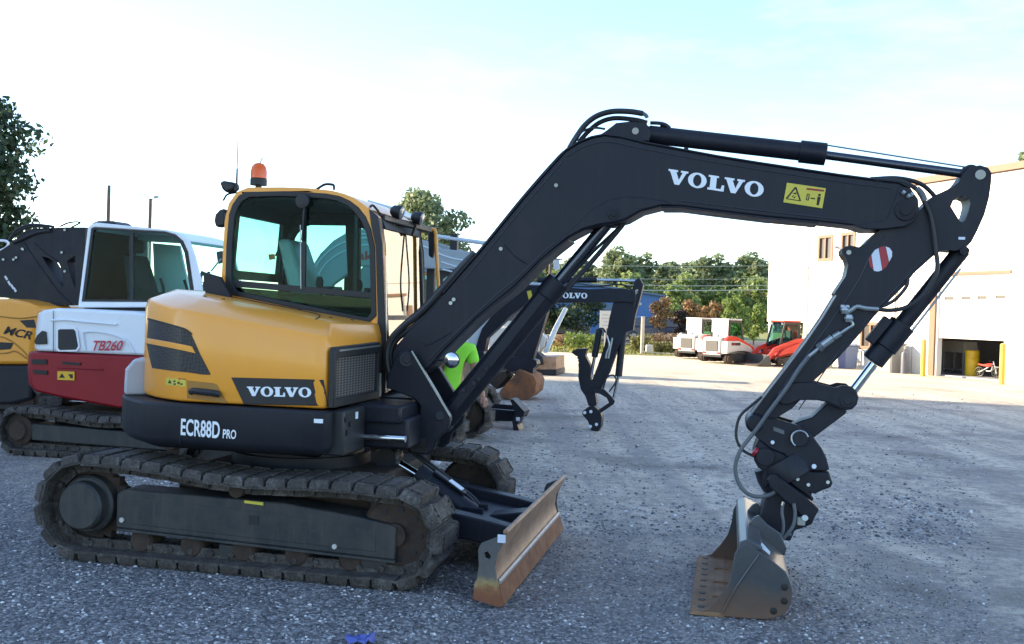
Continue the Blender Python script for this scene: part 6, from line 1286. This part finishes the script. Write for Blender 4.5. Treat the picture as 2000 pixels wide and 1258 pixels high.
# ---------------- compact track loaders parked by the building
def loader(label, x, y, rz, body, arm, group="compact loaders parked by the service building"):
    t = thing("track_loader", label, "track loader", (x, y, 0), rz, group)
    Q = lambda n, mb, mat, par=None, bev=.02, an=35: mb.build(n, mat, par or t, bev, an)
    for s in (-1, 1):
        yc = s * .72
        track(t, yc, .36, -.75, .27, .21, .72, .24, .18, 24, M['track'], (0, 0), False)
        b = MB(); b.plate([(-.75, .12), (.7, .12), (.72, .34), (.1, .50), (-.75, .42)], yc - .12, yc + .12); Q("track_frame", b, M['frame'])
        for wx, wr in ((-.75, .2), (.72, .17), (-.1, .1), (.3, .1)):
            b = MB(); b.cyl((wx, yc - .15, .25 if wr > .15 else .14), (wx, yc + .15, .25 if wr > .15 else .14), wr * .9, n=18); Q("track_wheel", b, M['mud'], None, 0)
        b = MB(); b.plate([(-1.02, .48), (-1.02, 1.05), (-.2, 1.05), (.55, .80), (.85, .52), (.8, .47), (.3, .60), (-.2, .62), (-.7, .56)], *sorted((s * .54, s * .90))); Q("side_panel", b, body)
        b = MB(); b.plate([(-.95, 1.12), (-.7, 1.28), (-.2, 1.25), (.95, .82), (1.25, .45), (1.38, .18), (1.22, .14), (1.08, .42), (.82, .66), (-.2, 1.06), (-.9, 1.0)], *sorted((s * .60, s * .74))); Q("lift_arm", b, arm, None, .01)
        b = MB(); b.cyl((-.3, s * .55, .75), (.75, s * .55, .66), .05, n=12); Q("lift_cylinder", b, M['charcoal'], None, 0)
    b = MB(); b.plate([(-1.05, .40), (-1.05, 1.14), (-.95, 1.2), (-.55, 1.22), (-.5, .9), (.7, .7), (.75, .3), (-.9, .3)], -.53, .53); bd = Q("body", b, body)
    b = MB(); b.box(-1.075, -1.045, -.36, .36, .56, 1.04); Q("rear_grille", b, M['grille_pale'], bd, .01)
    for s in (-1, 1):
        b = MB(); b.box(-1.08, -1.046, s * .43 - .09, s * .43 + .09, .45, .53); Q("tail_light", b, M['red_refl'], bd, .005)
    b = MB(); b.box(-1.046, -.6, -.56, .56, .30, .43); Q("rear_bumper", b, M['charcoal'], bd, .01)
    for s in (-1, 1):
        b = MB(); b.box(-1.052, -1.040, s * .50 - .008, s * .50 + .008, .44, 1.13); Q("panel_gap", b, M['ink'], bd, 0)
    b = MB(); b.cyl((-.72, .3, 1.2), (-.72, .3, 1.42), .04, n=10); Q("exhaust_pipe", b, M['charcoal'], None, 0)
    for s in (-1, 1):
        b = MB(); b.box(.30, .37, s * .4 - .07, s * .4 + .07, 1.85, 1.95); Q("headlight", b, M['lens'], None, .01)
    cs = [(-.52, 1.15), (-.50, 1.98), (.32, 1.98), (.55, 1.0), (.5, .86)]
    for s in (-1, 1):
        hl = [(-.40, 1.25), (-.39, 1.86), (.25, 1.86), (.42, 1.08)]
        b = MB(); b.plate(cs, *sorted((s * .49, s * .53)), [hl]); cw = Q("cab_side", b, M['black'], None, .005)
        b = MB(); b.plate(hl, *sorted((s * .505, s * .512))); Q("side_window", b, M['glass'], cw, 0)
    b = MB(); b.box(-.54, .36, -.54, .54, 1.981, 2.06); Q("cab_roof", b, body, None, .03)
    b = MB(); b.plate([(-.55, 1.15), (-.53, 1.979), (-.49, 1.979), (-.51, 1.15)], -.488, .488, []); rw = Q("cab_rear", b, body, None, 0)
    b = MB(); b.plate([(-.556, 1.38), (-.545, 1.86), (-.54, 1.86), (-.551, 1.38)], -.36, .36); Q("rear_window", b, M['win_pale'], rw, 0)
    b = MB(); b.plate([(.30, 1.97), (.54, 1.0), (.53, 1.0), (.29, 1.97)], -.488, .488); Q("front_window", b, M['glass'], None, 0)
    b = MB(); b.box(-.25, .2, -.25, .25, .92, 1.12); b.box(-.3, -.18, -.25, .25, 1.121, 1.62); Q("seat", b, M['seat'], None, .03)
    b = MB(); b.plate([(1.22, .10), (1.30, .50), (1.38, .52), (1.36, .14), (1.95, .06), (1.98, .03), (1.3, .03)], -.90, .90); bk_ = Q("bucket", b, M['bucket'], None, .01)
    for s in (-1, 1):
        b = MB(); b.plate([(1.24, .04), (1.33, .50), (1.5, .45), (1.95, .05)], *sorted((s * .90, s * .925))); Q("side_plate", b, M['bucket'], bk_, 0)
    b = MB(); b.box(-.75, -.15, -.906, -.901, .86, .98); Q("name_strip", b, M['black'], None, 0)
    b = MB(); b.box(-.68, -.45, -.909, -.907, .89, .95); Q("name_mark", b, M['red_refl'], None, 0)
    t.scale = (.85, .85, .85)
    return t
loader("white compact track loader farthest left, showing its white cab back and rear grille", 8.0, 42.8, math.radians(39), M['white2'], M['white2'])
loader("white compact track loader with red lift arms parked beside its plain white neighbour", 8.45, 39.6, math.radians(37), M['white2'], M['red_arm'])
loader("red compact loader with bright red arms facing left under the building overhang", 10.45, 38.9, math.radians(200), M['red_arm'], M['red_arm'])
# ================================================================== the man behind the boom
def skinned(name, verts, edges, mat, parent, sub=2, root=0):
    me = bpy.data.meshes.new(name); me.from_pydata([v[:3] for v in verts], edges, []); me.materials.append(mat)
    ob = bpy.data.objects.new(name, me); COL.objects.link(ob)
    if parent is not None: ob.parent = parent
    sk_ = ob.modifiers.new("skin", 'SKIN'); sk_.use_smooth_shade = True
    for i, v in enumerate(verts): me.skin_vertices[0].data[i].radius = v[3] if isinstance(v[3], tuple) else (v[3], v[3])
    me.skin_vertices[0].data[root].use_root = True
    s_ = ob.modifiers.new("sub", 'SUBSURF'); s_.levels = sub; s_.render_levels = sub
    return ob
man = thing("person", "man in a lime green shirt bending behind the dark boom, one hand hanging down", "person", (-.63, 11.6, 0))
skin = plain("skin", (.36, .17, .11), .5); lime = paint("lime_shirt", (.30, .78, .05), .8, .3, (.16, .45, .03), bs=.5, dscale=9); jeans = plain("pale_jeans", (.22, .25, .31), .8); hairm = plain("dark_red_hair", (.05, .02, .018), .7); shoem = plain("pale_trainers", (.55, .55, .62), .6)
V = [(-.06, 0, .88, (.15, .11)), (-.04, -.02, 1.02, (.15, .11)), (-.02, -.05, 1.19, (.17, .11)), (.0, -.08, 1.34, (.15, .09)), (.04, -.10, 1.44, .055), (.06, -.12, 1.50, .055), (.075, -.13, 1.56, (.07, .085)), (.085, -.135, 1.63, (.075, .09)), (.09, -.13, 1.69, (.05, .06)),
     (.17, -.07, 1.33, .065), (.235, -.10, 1.08, .048), (.31, -.18, .87, .034), (.335, -.2, .82, (.036, .018)), (.35, -.21, .775, (.042, .017)),
     (-.17, -.07, 1.35, .065), (-.215, -.2, 1.12, .048), (-.05, -.30, 1.31, .036), (-.02, -.30, 1.355, (.04, .025)), (.01, -.29, 1.39, (.042, .028)),
     (.0, 0, .80, .09), (-.12, -.03, .48, .065), (-.18, .03, .10, .045), (-.16, 0, .80, .09), (-.29, -.03, .48, .065), (-.38, .03, .10, .045)]
E_ = [(0, 1), (1, 2), (2, 3), (3, 4), (4, 5), (5, 6), (6, 7), (7, 8), (3, 9), (9, 10), (10, 11), (11, 12), (12, 13), (3, 14), (14, 15), (15, 16), (16, 17), (17, 18), (0, 19), (19, 20), (20, 21), (0, 22), (22, 23), (23, 24)]
def finger(base_, pts, r):
    o_ = base_; 
    for p in pts:
        V.append((*p, r)); E_.append((o_, len(V) - 1)); o_ = len(V) - 1
for k in range(4):
    d = .024 * (k - 1.5); L_ = (.9, 1.05, 1, .8)[k]
    finger(13, [(.355 + d * .5, -.215 + d, .755), (.362 + d * .5, -.222 + d, .755 - .035 * L_), (.355 + d * .5, -.222 + d, .755 - .062 * L_)], .0095)
finger(12, [(.315, -.23, .79), (.312, -.245, .755), (.318, -.25, .735)], .0105)
for k in range(4):
    d = .022 * (k - 1.5)
    finger(18, [(.045, -.31, 1.40 + d), (.055, -.275, 1.405 + d), (.03, -.265, 1.40 + d)], .010)
finger(17, [(-.0, -.325, 1.38), (.02, -.325, 1.40)], .0105)
skinned("body", V, E_, skin, man)
skinned("shirt", [(-.06, 0, .70, (.19, .14)), (-.05, 0, .86, (.185, .13)), (-.04, -.02, 1.02, (.18, .125)), (-.02, -.05, 1.19, (.185, .125)), (.0, -.08, 1.34, (.165, .105)), (.03, -.095, 1.42, (.07, .075)), (.17, -.07, 1.33, .085), (.215, -.09, 1.16, .075), (-.17, -.07, 1.35, .085), (-.205, -.14, 1.2, .075)], [(0, 1), (1, 2), (2, 3), (3, 4), (4, 5), (4, 6), (6, 7), (4, 8), (8, 9)], lime, man)
skinned("trousers", [(-.07, 0, .74, (.12, .10)), (.0, 0, .68, .10), (-.12, -.03, .48, .08), (-.18, .03, .08, .065), (-.16, 0, .68, .10), (-.29, -.03, .48, .08), (-.38, .03, .08, .065)], [(0, 1), (1, 2), (2, 3), (0, 4), (4, 5), (5, 6)], jeans, man)
for s in (-1, 1):
    skinned("shoe", [(s * .10 - .28, .06, .045, .045), (s * .105 - .28, -.04, .045, .045), (s * .115 - .28, -.16, .035, .035)], [(0, 1), (1, 2)], shoem, man)
b = MB(); b.sphere((.085, -.105, 1.66), .105, 14, (.86, .92, .85)); hr = b.build("hair", hairm, man, 0, 80)
b = MB(); b.sphere((.085, -.235, 1.60), .016, 8, (.8, 1.2, 1.3)); b.build("nose", skin, man, 0, 80)
for s in (-1, 1):
    b = MB(); b.sphere((.085 + s * .032, -.222, 1.625), .011, 8); b.build("eye", M['ink'], man, 0, 80)
    b = MB(); b.sphere((.085 + s * .085, -.12, 1.605), .026, 8, (.4, .8, 1.2)); b.build("ear", skin, man, 0, 80)
b = MB(); b.box(.06, .11, -.226, -.216, 1.562, 1.570); b.build("mouth", M['red_ink'], man, .003)
# crumpled blue tape on the gravel in the foreground
cx_, cy_, _ = D(708, 1256, 5.5); b = MB(); rr_ = random.Random(5)
gx_ = [[(cx_ + (i - 3) * .026 + rr_.uniform(-.01, .01), 5.42 + (j - 2) * .03 + rr_.uniform(-.01, .01), gzf(cx_, 5.5) + .012 + rr_.uniform(0, .035)) for j in range(5)] for i in range(7)]
vv = [p for r in gx_ for p in r]; b.add(vv, [(i * 5 + j, i * 5 + j + 1, (i + 1) * 5 + j + 1, (i + 1) * 5 + j) for i in range(6) for j in range(4)])
ob_ = b.build("crumpled_tape", plain("blue_tape", (.10, .13, .42), .35), None, 0, 25); so_ = ob_.modifiers.new("s", 'SOLIDIFY'); so_.thickness = .003
tag(ob_, "small crumpled scrap of blue tape lying on the gravel in front of the blade", "tape")
# ================================================================== trees, shrubs, far buildings, poles, cars
def leafmat(name, stops, tr=.25):
    m, N, L, B = new_mat(name); g = N.new("ShaderNodeNewGeometry")
    c = ramp(N, L, g.outputs["Random Per Island"], stops); n = noise(N, L, .8, 3, .6)
    c = mix(N, L, ramp(N, L, n, [(.35, 0), (.65, .5)]), c, [x * .6 for x in stops[1][1]])
    L.new(c, B.inputs["Base Color"]); B.inputs["Roughness"].default_value = .6
    t = N.new("ShaderNodeBsdfTranslucent"); L.new(c, t.inputs[0]); ms = N.new("ShaderNodeMixShader"); ms.inputs[0].default_value = tr
    L.new(B.outputs[0], ms.inputs[1]); L.new(t.outputs[0], ms.inputs[2]); L.new(ms.outputs[0], N["Material Output"].inputs[0]); return m
LM = {'dark': leafmat("dark_leaves", [(0, (.022, .042, .022)), (.5, (.05, .085, .04)), (1, (.10, .15, .07))], .4),
      'pine': leafmat("pine_needles", [(0, (.11, .15, .08)), (.5, (.22, .28, .14)), (1, (.34, .39, .22))], .5),
      'green': leafmat("green_leaves", [(0, (.12, .17, .055)), (.5, (.24, .32, .10)), (1, (.36, .43, .17))], .5),
      'bright': leafmat("bright_leaves", [(0, (.10, .17, .03)), (.5, (.20, .28, .06)), (1, (.30, .36, .10))], .45),
      'orange': leafmat("orange_leaves", [(0, (.09, .11, .035)), (.45, (.26, .17, .07)), (1, (.58, .24, .10))]),
      'purple': leafmat("purple_leaves", [(0, (.012, .010, .014)), (.5, (.024, .018, .022)), (1, (.05, .035, .035))]),
      'hedge': leafmat("hedge_leaves", [(0, (.09, .10, .03)), (.5, (.18, .18, .055)), (1, (.28, .26, .10))]),
      'hedge_red': leafmat("red_hedge_leaves", [(0, (.13, .09, .05)), (.5, (.27, .17, .09)), (1, (.38, .25, .14))])}
def leaves(blobs, n, size, rg, jitter=.35, flat=.6):
    """many leaf quads: blobs = (cx, cy, cz, rx, ry, rz)"""
    B_ = np.array(blobs, float); w = (B_[:, 3] * B_[:, 5]); w /= w.sum()
    k = rg.choice(len(B_), n, p=w); d = rg.normal(size=(n, 3)); d /= np.linalg.norm(d, axis=1)[:, None]
    rad = rg.uniform(.55, 1.05, n)[:, None]
    c = B_[k, :3] + d * B_[k, 3:6] * rad
    nrm = d + rg.normal(size=(n, 3)) * flat; nrm /= np.linalg.norm(nrm, axis=1)[:, None]
    a = np.cross(nrm, rg.normal(size=(n, 3))); a /= np.linalg.norm(a, axis=1)[:, None]; b_ = np.cross(nrm, a)
    s = size * rg.uniform(.6, 1.3, n)[:, None]
    q = np.stack([c - a * s * .5, c + b_ * s * .32, c + a * s * .6, c - b_ * s * .32], 1)
    return q.reshape(-1, 3)
def leafobj(name, V, mat, parent):
    me = bpy.data.meshes.new(name); n = len(V) // 4
    me.from_pydata(V.tolist(), [], [(4 * i, 4 * i + 1, 4 * i + 2, 4 * i + 3) for i in range(n)]); me.materials.append(mat)
    o = bpy.data.objects.new(name, me); COL.objects.link(o); o.parent = parent; return o
M['bark'] = rusty("bark", (.05, .038, .03), (.085, .066, .05), (.13, .105, .085), .95, 4.0, 0)
def tree(name, label, loc, h, r, z0, mat, nblob, nleaf, leaf, seed, group=None, cone=.0, trunk=.12, brat=.38):
    rg = np.random.default_rng(seed); t = thing(name, label, "tree", loc, 0, group)
    blobs = []
    for k in range(nblob):
        u = (k + rg.uniform(0, 1)) / nblob; z = z0 + (h - z0) * (.08 + .86 * u)
        prof = math.sqrt(max(.05, 1 - (2 * (.08 + .86 * u) - 1) ** 2)) * (1 - cone * u)
        a = rg.uniform(0, 6.283); rr = r * prof * rg.uniform(.25, .78); br = r * brat * rg.uniform(.7, 1.25) * (1 - .35 * cone * u)
        blobs.append((rr * math.cos(a), rr * math.sin(a), z, br, br, br * rg.uniform(.6, .85)))
    b = MB(); b.tube([(0, 0, -.1), (rg.uniform(-.1, .1), rg.uniform(-.1, .1), z0 * .6), (rg.uniform(-.2, .2), rg.uniform(-.2, .2), h * .75)], lambda q: trunk * (1 - .75 * q), 8, 5); b.build("trunk", M['bark'], t, 0, 60)
    for k in range(0, nblob, max(1, nblob // 9)):
        x, y, z, *_ = blobs[k]; b = MB(); b.tube([(0, 0, max(z0 * .7, z - r * .55)), (x * .5, y * .5, z - r * .15), (x, y, z)], lambda q: trunk * .4 * (1 - .8 * q), 6, 4); b.build("limb", M['bark'], t, 0, 60)
    leafobj("crown", leaves(blobs, nleaf, leaf, rg), mat, t); return t
tree("broadleaf_tree", "dark leafy tree rising above the yellow excavator at the left edge", (-17.0, 30.5, 0), 8.4, 3.35, 2.0, LM['dark'], 70, 17000, .20, 1, None, .25, .18, .27)
tree("pine_tree", "rounded green pine standing behind the yellow cab", (-5.3, 62, 0), 8.9, 3.0, 2.2, LM['pine'], 36, 7500, .30, 2, None, .1, .2, .33)
tree("pine_tree", "green pine whose top shows above the roof of the service building", (31.0, 60, 0), 12.6, 2.6, 6, LM['pine'], 22, 2600, .34, 3, None, .4, .2)
tree("small_tree", "dark green rounded tree beside the white sign in front of the blue building", (4.3, 66, 0), 3.3, 1.75, .7, LM['dark'], 18, 2600, .22, 4)
tree("small_tree", "dark green low tree left of the white sign, partly behind the dark boom", (2.3, 67, 0), 2.9, 1.4, .7, LM['dark'], 16, 2000, .22, 14)
tree("small_tree", "orange leaved young tree right beside the pale wooden post", (8.75, 60, 0), 2.75, .95, 1.0, LM['orange'], 16, 1500, .16, 5, None, 0, .06)
tree("small_tree", "dark purple rounded tree between two orange leaved trees", (10.05, 60.6, 0), 2.25, .75, .6, LM['purple'], 12, 1500, .15, 6, None, 0, .06)
tree("small_tree", "orange and green young tree right of the dark purple one", (10.75, 61, 0), 2.75, .9, .9, LM['orange'], 14, 1500, .16, 7, None, 0, .06)
tree("small_tree", "brownish orange bushy tree above the white loader cab", (12.4, 62.5, 0), 2.8, .95, .7, LM['orange'], 14, 1500, .17, 8, None, 0, .06)
tree("small_tree", "bright light green tree behind the second white loader", (14.6, 66, 0), 3.1, 1.3, .5, LM['bright'], 14, 1600, .22, 9, None, 0, .08)
tree("small_tree", "bright green tree close to the corner of the service building", (16.3, 68, 0), 2.7, 1.2, .4, LM['bright'], 14, 1400, .22, 10, None, 0, .08)
# the far wood: each tree its own thing
protos = [tree("wood_tree", "tall pine in the far wood beyond the blue building", (0, 175, 0), 12.2, 2.8, 3.0, LM['pine'], 22, 2100, .55, 21, "pines of the far wood", .35, .2, .36),
          tree("wood_tree", "tall pine in the far wood beyond the blue building", (0, 175, 0), 11.0, 3.0, 2.5, LM['pine'], 20, 1900, .55, 22, "pines of the far wood", .2, .2, .36),
          tree("wood_tree", "leafy green tree along the front of the far wood", (0, 150, 0), 7.4, 2.9, .6, LM['green'], 20, 1900, .5, 23, "leafy trees of the far wood", .15, .2, .36),
          tree("wood_tree", "leafy green tree along the front of the far wood", (0, 150, 0), 5.6, 2.6, .3, LM['green'], 18, 1700, .48, 24, "leafy trees of the far wood", .1, .2, .36),
          tree("wood_tree", "light green leafy tree at the foot of the far wood", (0, 140, 0), 5.0, 2.4, .2, LM['bright'], 16, 1500, .45, 25, "light green trees of the far wood", .1, .2, .38)]
rw_ = random.Random(11); used = set()
def plant(k, x, y, s):
    o = protos[k] if k not in used else copy_tree(protos[k]); used.add(k)
    o.location = (x, y, 0); o.rotation_euler = (0, 0, rw_.uniform(0, 6.28)); o.scale = (s * rw_.uniform(1.15, 1.35), s * rw_.uniform(1.1, 1.3), s)
x = -3
while x < 52:
    plant(rw_.choice((0, 1)), x, 176 + rw_.uniform(-6, 8), rw_.uniform(.82, 1.04) * (1 if x > 12 else .93)); x += rw_.uniform(1.7, 2.6)
x = -5
while x < 50:
    plant(rw_.choice((2, 2, 1, 3)), x, 158 + rw_.uniform(-5, 5), rw_.uniform(.85, 1.2)); x += rw_.uniform(2.0, 3.0)
x = 2
while x < 46:
    plant(rw_.choice((3, 4, 2)), x, 140 + rw_.uniform(-6, 5), rw_.uniform(.75, 1.05)); x += rw_.uniform(2.2, 3.2)
x = -4
while x < 54:
    plant(rw_.choice((0, 1)), x, 192 + rw_.uniform(-4, 4), rw_.uniform(.96, 1.06)); x += rw_.uniform(1.8, 2.4)
x = -95
while x < -8:
    plant(rw_.choice((2, 3, 3)), x, 165 + rw_.uniform(-8, 8), rw_.uniform(.6, .85)); x += rw_.uniform(4, 6)
# clipped hedges and grass clumps at the edge of the lawn
def hedge(label, u, v, Y, w, h, mat, seed, group="clipped shrubs on the lawn"):
    X, _, _ = D(u, v, Y); t = thing("shrub", label, "shrub", (X, Y, 0), 0, group); rg = np.random.default_rng(seed)
    bl_ = [((i - 1) * w * .3, (j - .5) * w * .4, h * (.35 + .3 * k), w * .24, w * .24, h * .30) for i in range(3) for j in range(2) for k in range(2)]
    V_ = leaves(bl_, 700, .10, rg); V_[:, 2] = np.clip(V_[:, 2], .01, h); leafobj("foliage", V_, mat, t)
    b = MB()
    for k in range(3): b = MB(); b.tube([((k - 1) * w * .2, 0, -.02), ((k - 1) * w * .28, .03, h * .6)], .02, 5, 0); b.build("stem", M['bark'], t, 0)
for k, (u, v, Y, w, h, mt, lab) in enumerate([
        (1258, 690, 48.5, .8, .95, 'hedge', "clipped olive shrub directly behind the pale wooden post"), (1279, 680, 50, .95, 1.0, 'hedge_red', "reddish clipped shrub in the back row right of the wooden post"),
        (1306, 680, 50.4, 1.1, 1.0, 'hedge_red', "reddish clipped shrub in the back row next to the white loader"), (1282, 690, 47.4, .75, .62, 'hedge', "small olive shrub in the front row beside the white stone block"),
        (1308, 690, 47.6, .85, .62, 'hedge', "olive clipped shrub in the front row next to the white loader"), (1243, 690, 48.8, .7, .9, 'hedge', "olive shrub beside the dark hanging excavator arm")]):
    hedge(lab, u, v, Y, w, h, LM[mt], 40 + k)
for k, (u, Y, w, h, mt, lab) in enumerate([(1122, 50, 1.0, .95, 'bright', "tall yellow green grass clump left of the dark excavator arm"), (1144, 50.5, 1.0, .85, 'bright', "yellow green shrub clump behind the excavator thumb"), (1160, 49.5, .7, .8, 'bright', "small bright green clump just left of the hanging arm"), (1100, 52, .9, .7, 'orange', "orange flowering shrub below the small dark tree")]):
    hedge(lab, u, 680, Y, w, h, LM[mt], 60 + k, "grass clumps on the lawn")
X, _, _ = D(1268, 690, 46.8); b = MB(); b.box(-.16, .16, -.16, .16, -.05, .42); o = b.build("stone_block", M['white2'], None, .03); o.location = (X, 46.8, 0); tag(o, "pale square stone block between the low shrubs on the lawn", "block")
# wooden post with low rope
def wpost(u, vt, Y, label, r=.085):
    X, _, _ = D(u, 650, Y); zt_ = D(u, vt, Y)[2]; t = thing("wooden_post", label, "post", (X, Y, 0)); b = MB(); b.cyl((0, 0, -.2), (0, 0, zt_), r, r * .95, 12); b.build("post", M['pale_wood'], t, .008)
    b = MB(); b.lathe((0, 0, zt_ + .001), (0, 0, 1), [(0, r * 1.1), (.02, r * 1.1), (.035, r * .6)], 12); b.build("cap", M['pale_wood'], t, 0); return X
M['pale_wood'] = rusty("pale_post_wood", (.42, .36, .30), (.52, .46, .40), (.60, .55, .48), .85, 3.0, 0)
xa_ = wpost(1255, 620, 46.0, "pale wooden post standing at the edge of the lawn")
b = MB(); b.tube([(0, 0, .12), (.9, .03, .07), (1.9, -.05, .06)], .03, 8, 4); o = b.build("kerb_rope", M['pale_wood'], None, 0); o.location = (xa_, 45.9, 0); tag(o, "low pale rope running from the wooden post towards the loaders", "rope")
# white notice board
X, Y_, _ = D(1183, 640, 44.3); t = thing("notice_board", "small white notice board on a post beside the hanging dark arm", "sign", (X, 44.3, 0)); z1, z0 = D(1183, 607, 44.3)[2], D(1183, 641, 44.3)[2]
b = MB(); b.box(-.27, .27, -.015, .015, z0, z1); bd_ = b.build("board", M['white2'], t, .005); b = MB(); b.box(-.04, .04, .016, .08, -.1, z1 - .05); b.build("post", M['pale_wood'], t, .005)
for k, w in enumerate((.14, .2, .1, .17)):
    b = MB(); zz = z1 - .2 - .15 * k; b.box(-w, w * .8, -.018, -.0155, zz, zz + .03); b.build("printed_line", M['ink_grey'], bd_, 0)
# blue metal building
m_blue = paint("blue_metal_wall", (.055, .15, .36), .5, .08, (.1, .2, .35), bs=0, dscale=.5); m_roofb = paint("blue_roof", (.10, .15, .22), .5, .1, (.2, .2, .22), bs=0)
t = thing("metal_building", "low blue metal building with a shallow gable roof in front of the wood", "building", (6, 84, 0)); xr_ = D(1296, 600, 84)[0] - 6
b = MB(); b.plate([(-15, -.1), (xr_, -.1), (xr_, 3.35), (-1.2, 4.3), (-15, 3.2)], 0, 16); b.build("wall", m_blue, t, 0)
b = MB(); b.plate([(xr_ + .25, 3.33), (-1.2, 4.34), (-15.3, 3.2), (-15.3, 3.34), (-1.2, 4.50), (xr_ + .25, 3.48)], -.3, 16.3); b.build("roof", m_roofb, t, 0)
b = MB(); b.box(1.2, 3.4, -.03, -.003, 0, 2.6); b.build("door", m_roofb, t, 0)
b = MB(); b.cyl((4.6, -.05, 2.7), (4.6, -.02, 2.7), .12, n=14); b.build("wall_lamp", M['white2'], t, 0)
# parked cars
def car(label, u, Y, rz, col, L_=4.5, group="cars in the far car park"):
    X = D(u, 650, Y)[0]; t = thing("parked_car", label, "car", (X, Y, 0.022), rz, group); pm = paint("car_paint", col, .3, .05, coat=.5, bs=0)
    h = L_ / 2
    body = [(-h, .35), (-h + .03, .85), (-h + .25, .95), (h - 1.25, .98), (h - .1, .80), (h, .6), (h - .02, .3), (-h + .05, .28)]
    b = MB(); b.plate(body, -.86, .86); b.build("body", pm, t, .06)
    cab_ = [(-h + .15, .951), (-h + .45, 1.55), (-.2, 1.66), (.45, 1.6), (h - 1.15, .985)]
    b = MB(); b.loft([[(x, y * (.97 if z < 1.2 else .82), z) for x, z in cab_] for y in (-.84, .84)]); b.build("roof", pm, t, .03)
    for s in (-1, 1):
        b = MB(); b.add([(x, s * (.822 if z < 1.2 else .70) * 1.005, z) for x, z in ((-h + .38, 1.02), (-h + .56, 1.46), (.35, 1.50), (h - 1.38, 1.03))], [(0, 1, 2, 3)]); b.build("side_window", M['win_glass'], t, 0, 0)
        for xw in (-h + .85, h - .9):
            b = MB(); b.lathe((xw, s * .72, .33), (0, s, 0), [(0, .2), (0, .33), (.16, .34), (.18, .30)], 22); w = b.build("wheel", M['rubber'], t, 0); b = MB(); b.cyl((xw, s * .885, .33), (xw, s * .905, .33), .2, n=18); b.build("rim", M['grey_cast'], w, 0)
    b = MB(); b.add([(h - 1.20, -.78, 1.02), (h - 1.20, .78, 1.02), (.50, .66, 1.55), (.50, -.66, 1.55)], [(0, 1, 2, 3)]); b.build("windscreen", M['win_pale'], t, 0, 0)
    for s in (-1, 1):
        b = MB(); b.box(h - .08, h + .01, s * .62 - .14, s * .62 + .14, .62, .74); b.build("headlight", M['lens'], t, .02)
car("dark sports utility car parked behind the small pale mini excavator", 1083, 69, math.radians(205), (.015, .016, .02), 4.7)
car("dark blue car parked by the blue building beside the orange tree", 1262, 70, math.radians(20), (.02, .03, .08))
car("dark red car parked second from the blue building", 1282, 70.5, math.radians(200), (.07, .012, .015))
car("silver blue car parked behind the white loaders", 1304, 71, math.radians(190), (.25, .32, .42))
# utility poles and wires
def pole(u, vt, Y, label, arm=True, lamp=False, tr=False):
    X, _, z = D(u, vt, Y); t = thing("utility_pole", label, "utility pole", (X, Y, 0)); b = MB(); b.cyl((0, 0, -.3), (0, 0, z), .19, .13, 12); b.build("pole", M['wood'], t, 0)
    if arm: b = MB(); b.box(-1.1, 1.1, -.06, .06, z - .7, z - .58); b.build("cross_arm", M['wood'], t, 0)
    if lamp:
        b = MB(); b.tube([(0, 0, z - .1), (-.5, 0, z + .35), (-.9, 0, z + .3)], .04, 6, 4); b.build("lamp_arm", M['steel'], t, 0)
        b = MB(); b.sphere((.45, 0, z + .15), .2, 10, (1.3, .8, .6)); b.tube([(0, 0, z - .15), (.45, 0, z + .1)], .04, 6, 0); b.build("lamp_head", M['grey_cast'], t, 0)
    if tr: b = MB(); b.cyl((.55, 0, z - 1.6), (.55, 0, z - .7), .28, n=16); b.build("transformer", M['grey_cast'], t, 0)
pole(213, 362, 80, "bare brown utility pole standing behind the white cab, the taller of the two", False)
pole(294, 388, 82, "thinner brown utility pole with a lamp on top behind the white cab", False, True)
pole(1076, 492, 92, "pale utility pole with a grey transformer seen under the raised boom", True, False, True)
for k, (va, vb) in enumerate(((515, 517), (540, 542), (551, 556), (562, 564))):
    a, c = Vector(D(1076, va, 92)), Vector(D(1560, vb, 96)); m_ = a.lerp(c, .5) - Vector((0, 0, .22))
    b = MB(); b.tube([a, a.lerp(c, .25) - Vector((0, 0, .16)), m_, a.lerp(c, .75) - Vector((0, 0, .16)), c], (.025, .02, .03, .045)[k], 6, 5); o = b.build("overhead_wire", M['wire'], None, 0)
    tag(o, "pale overhead wire crossing in front of the far wood", "wire", "overhead wires")
pole(1562, 505, 96, "utility pole hidden behind the left end of the service building")
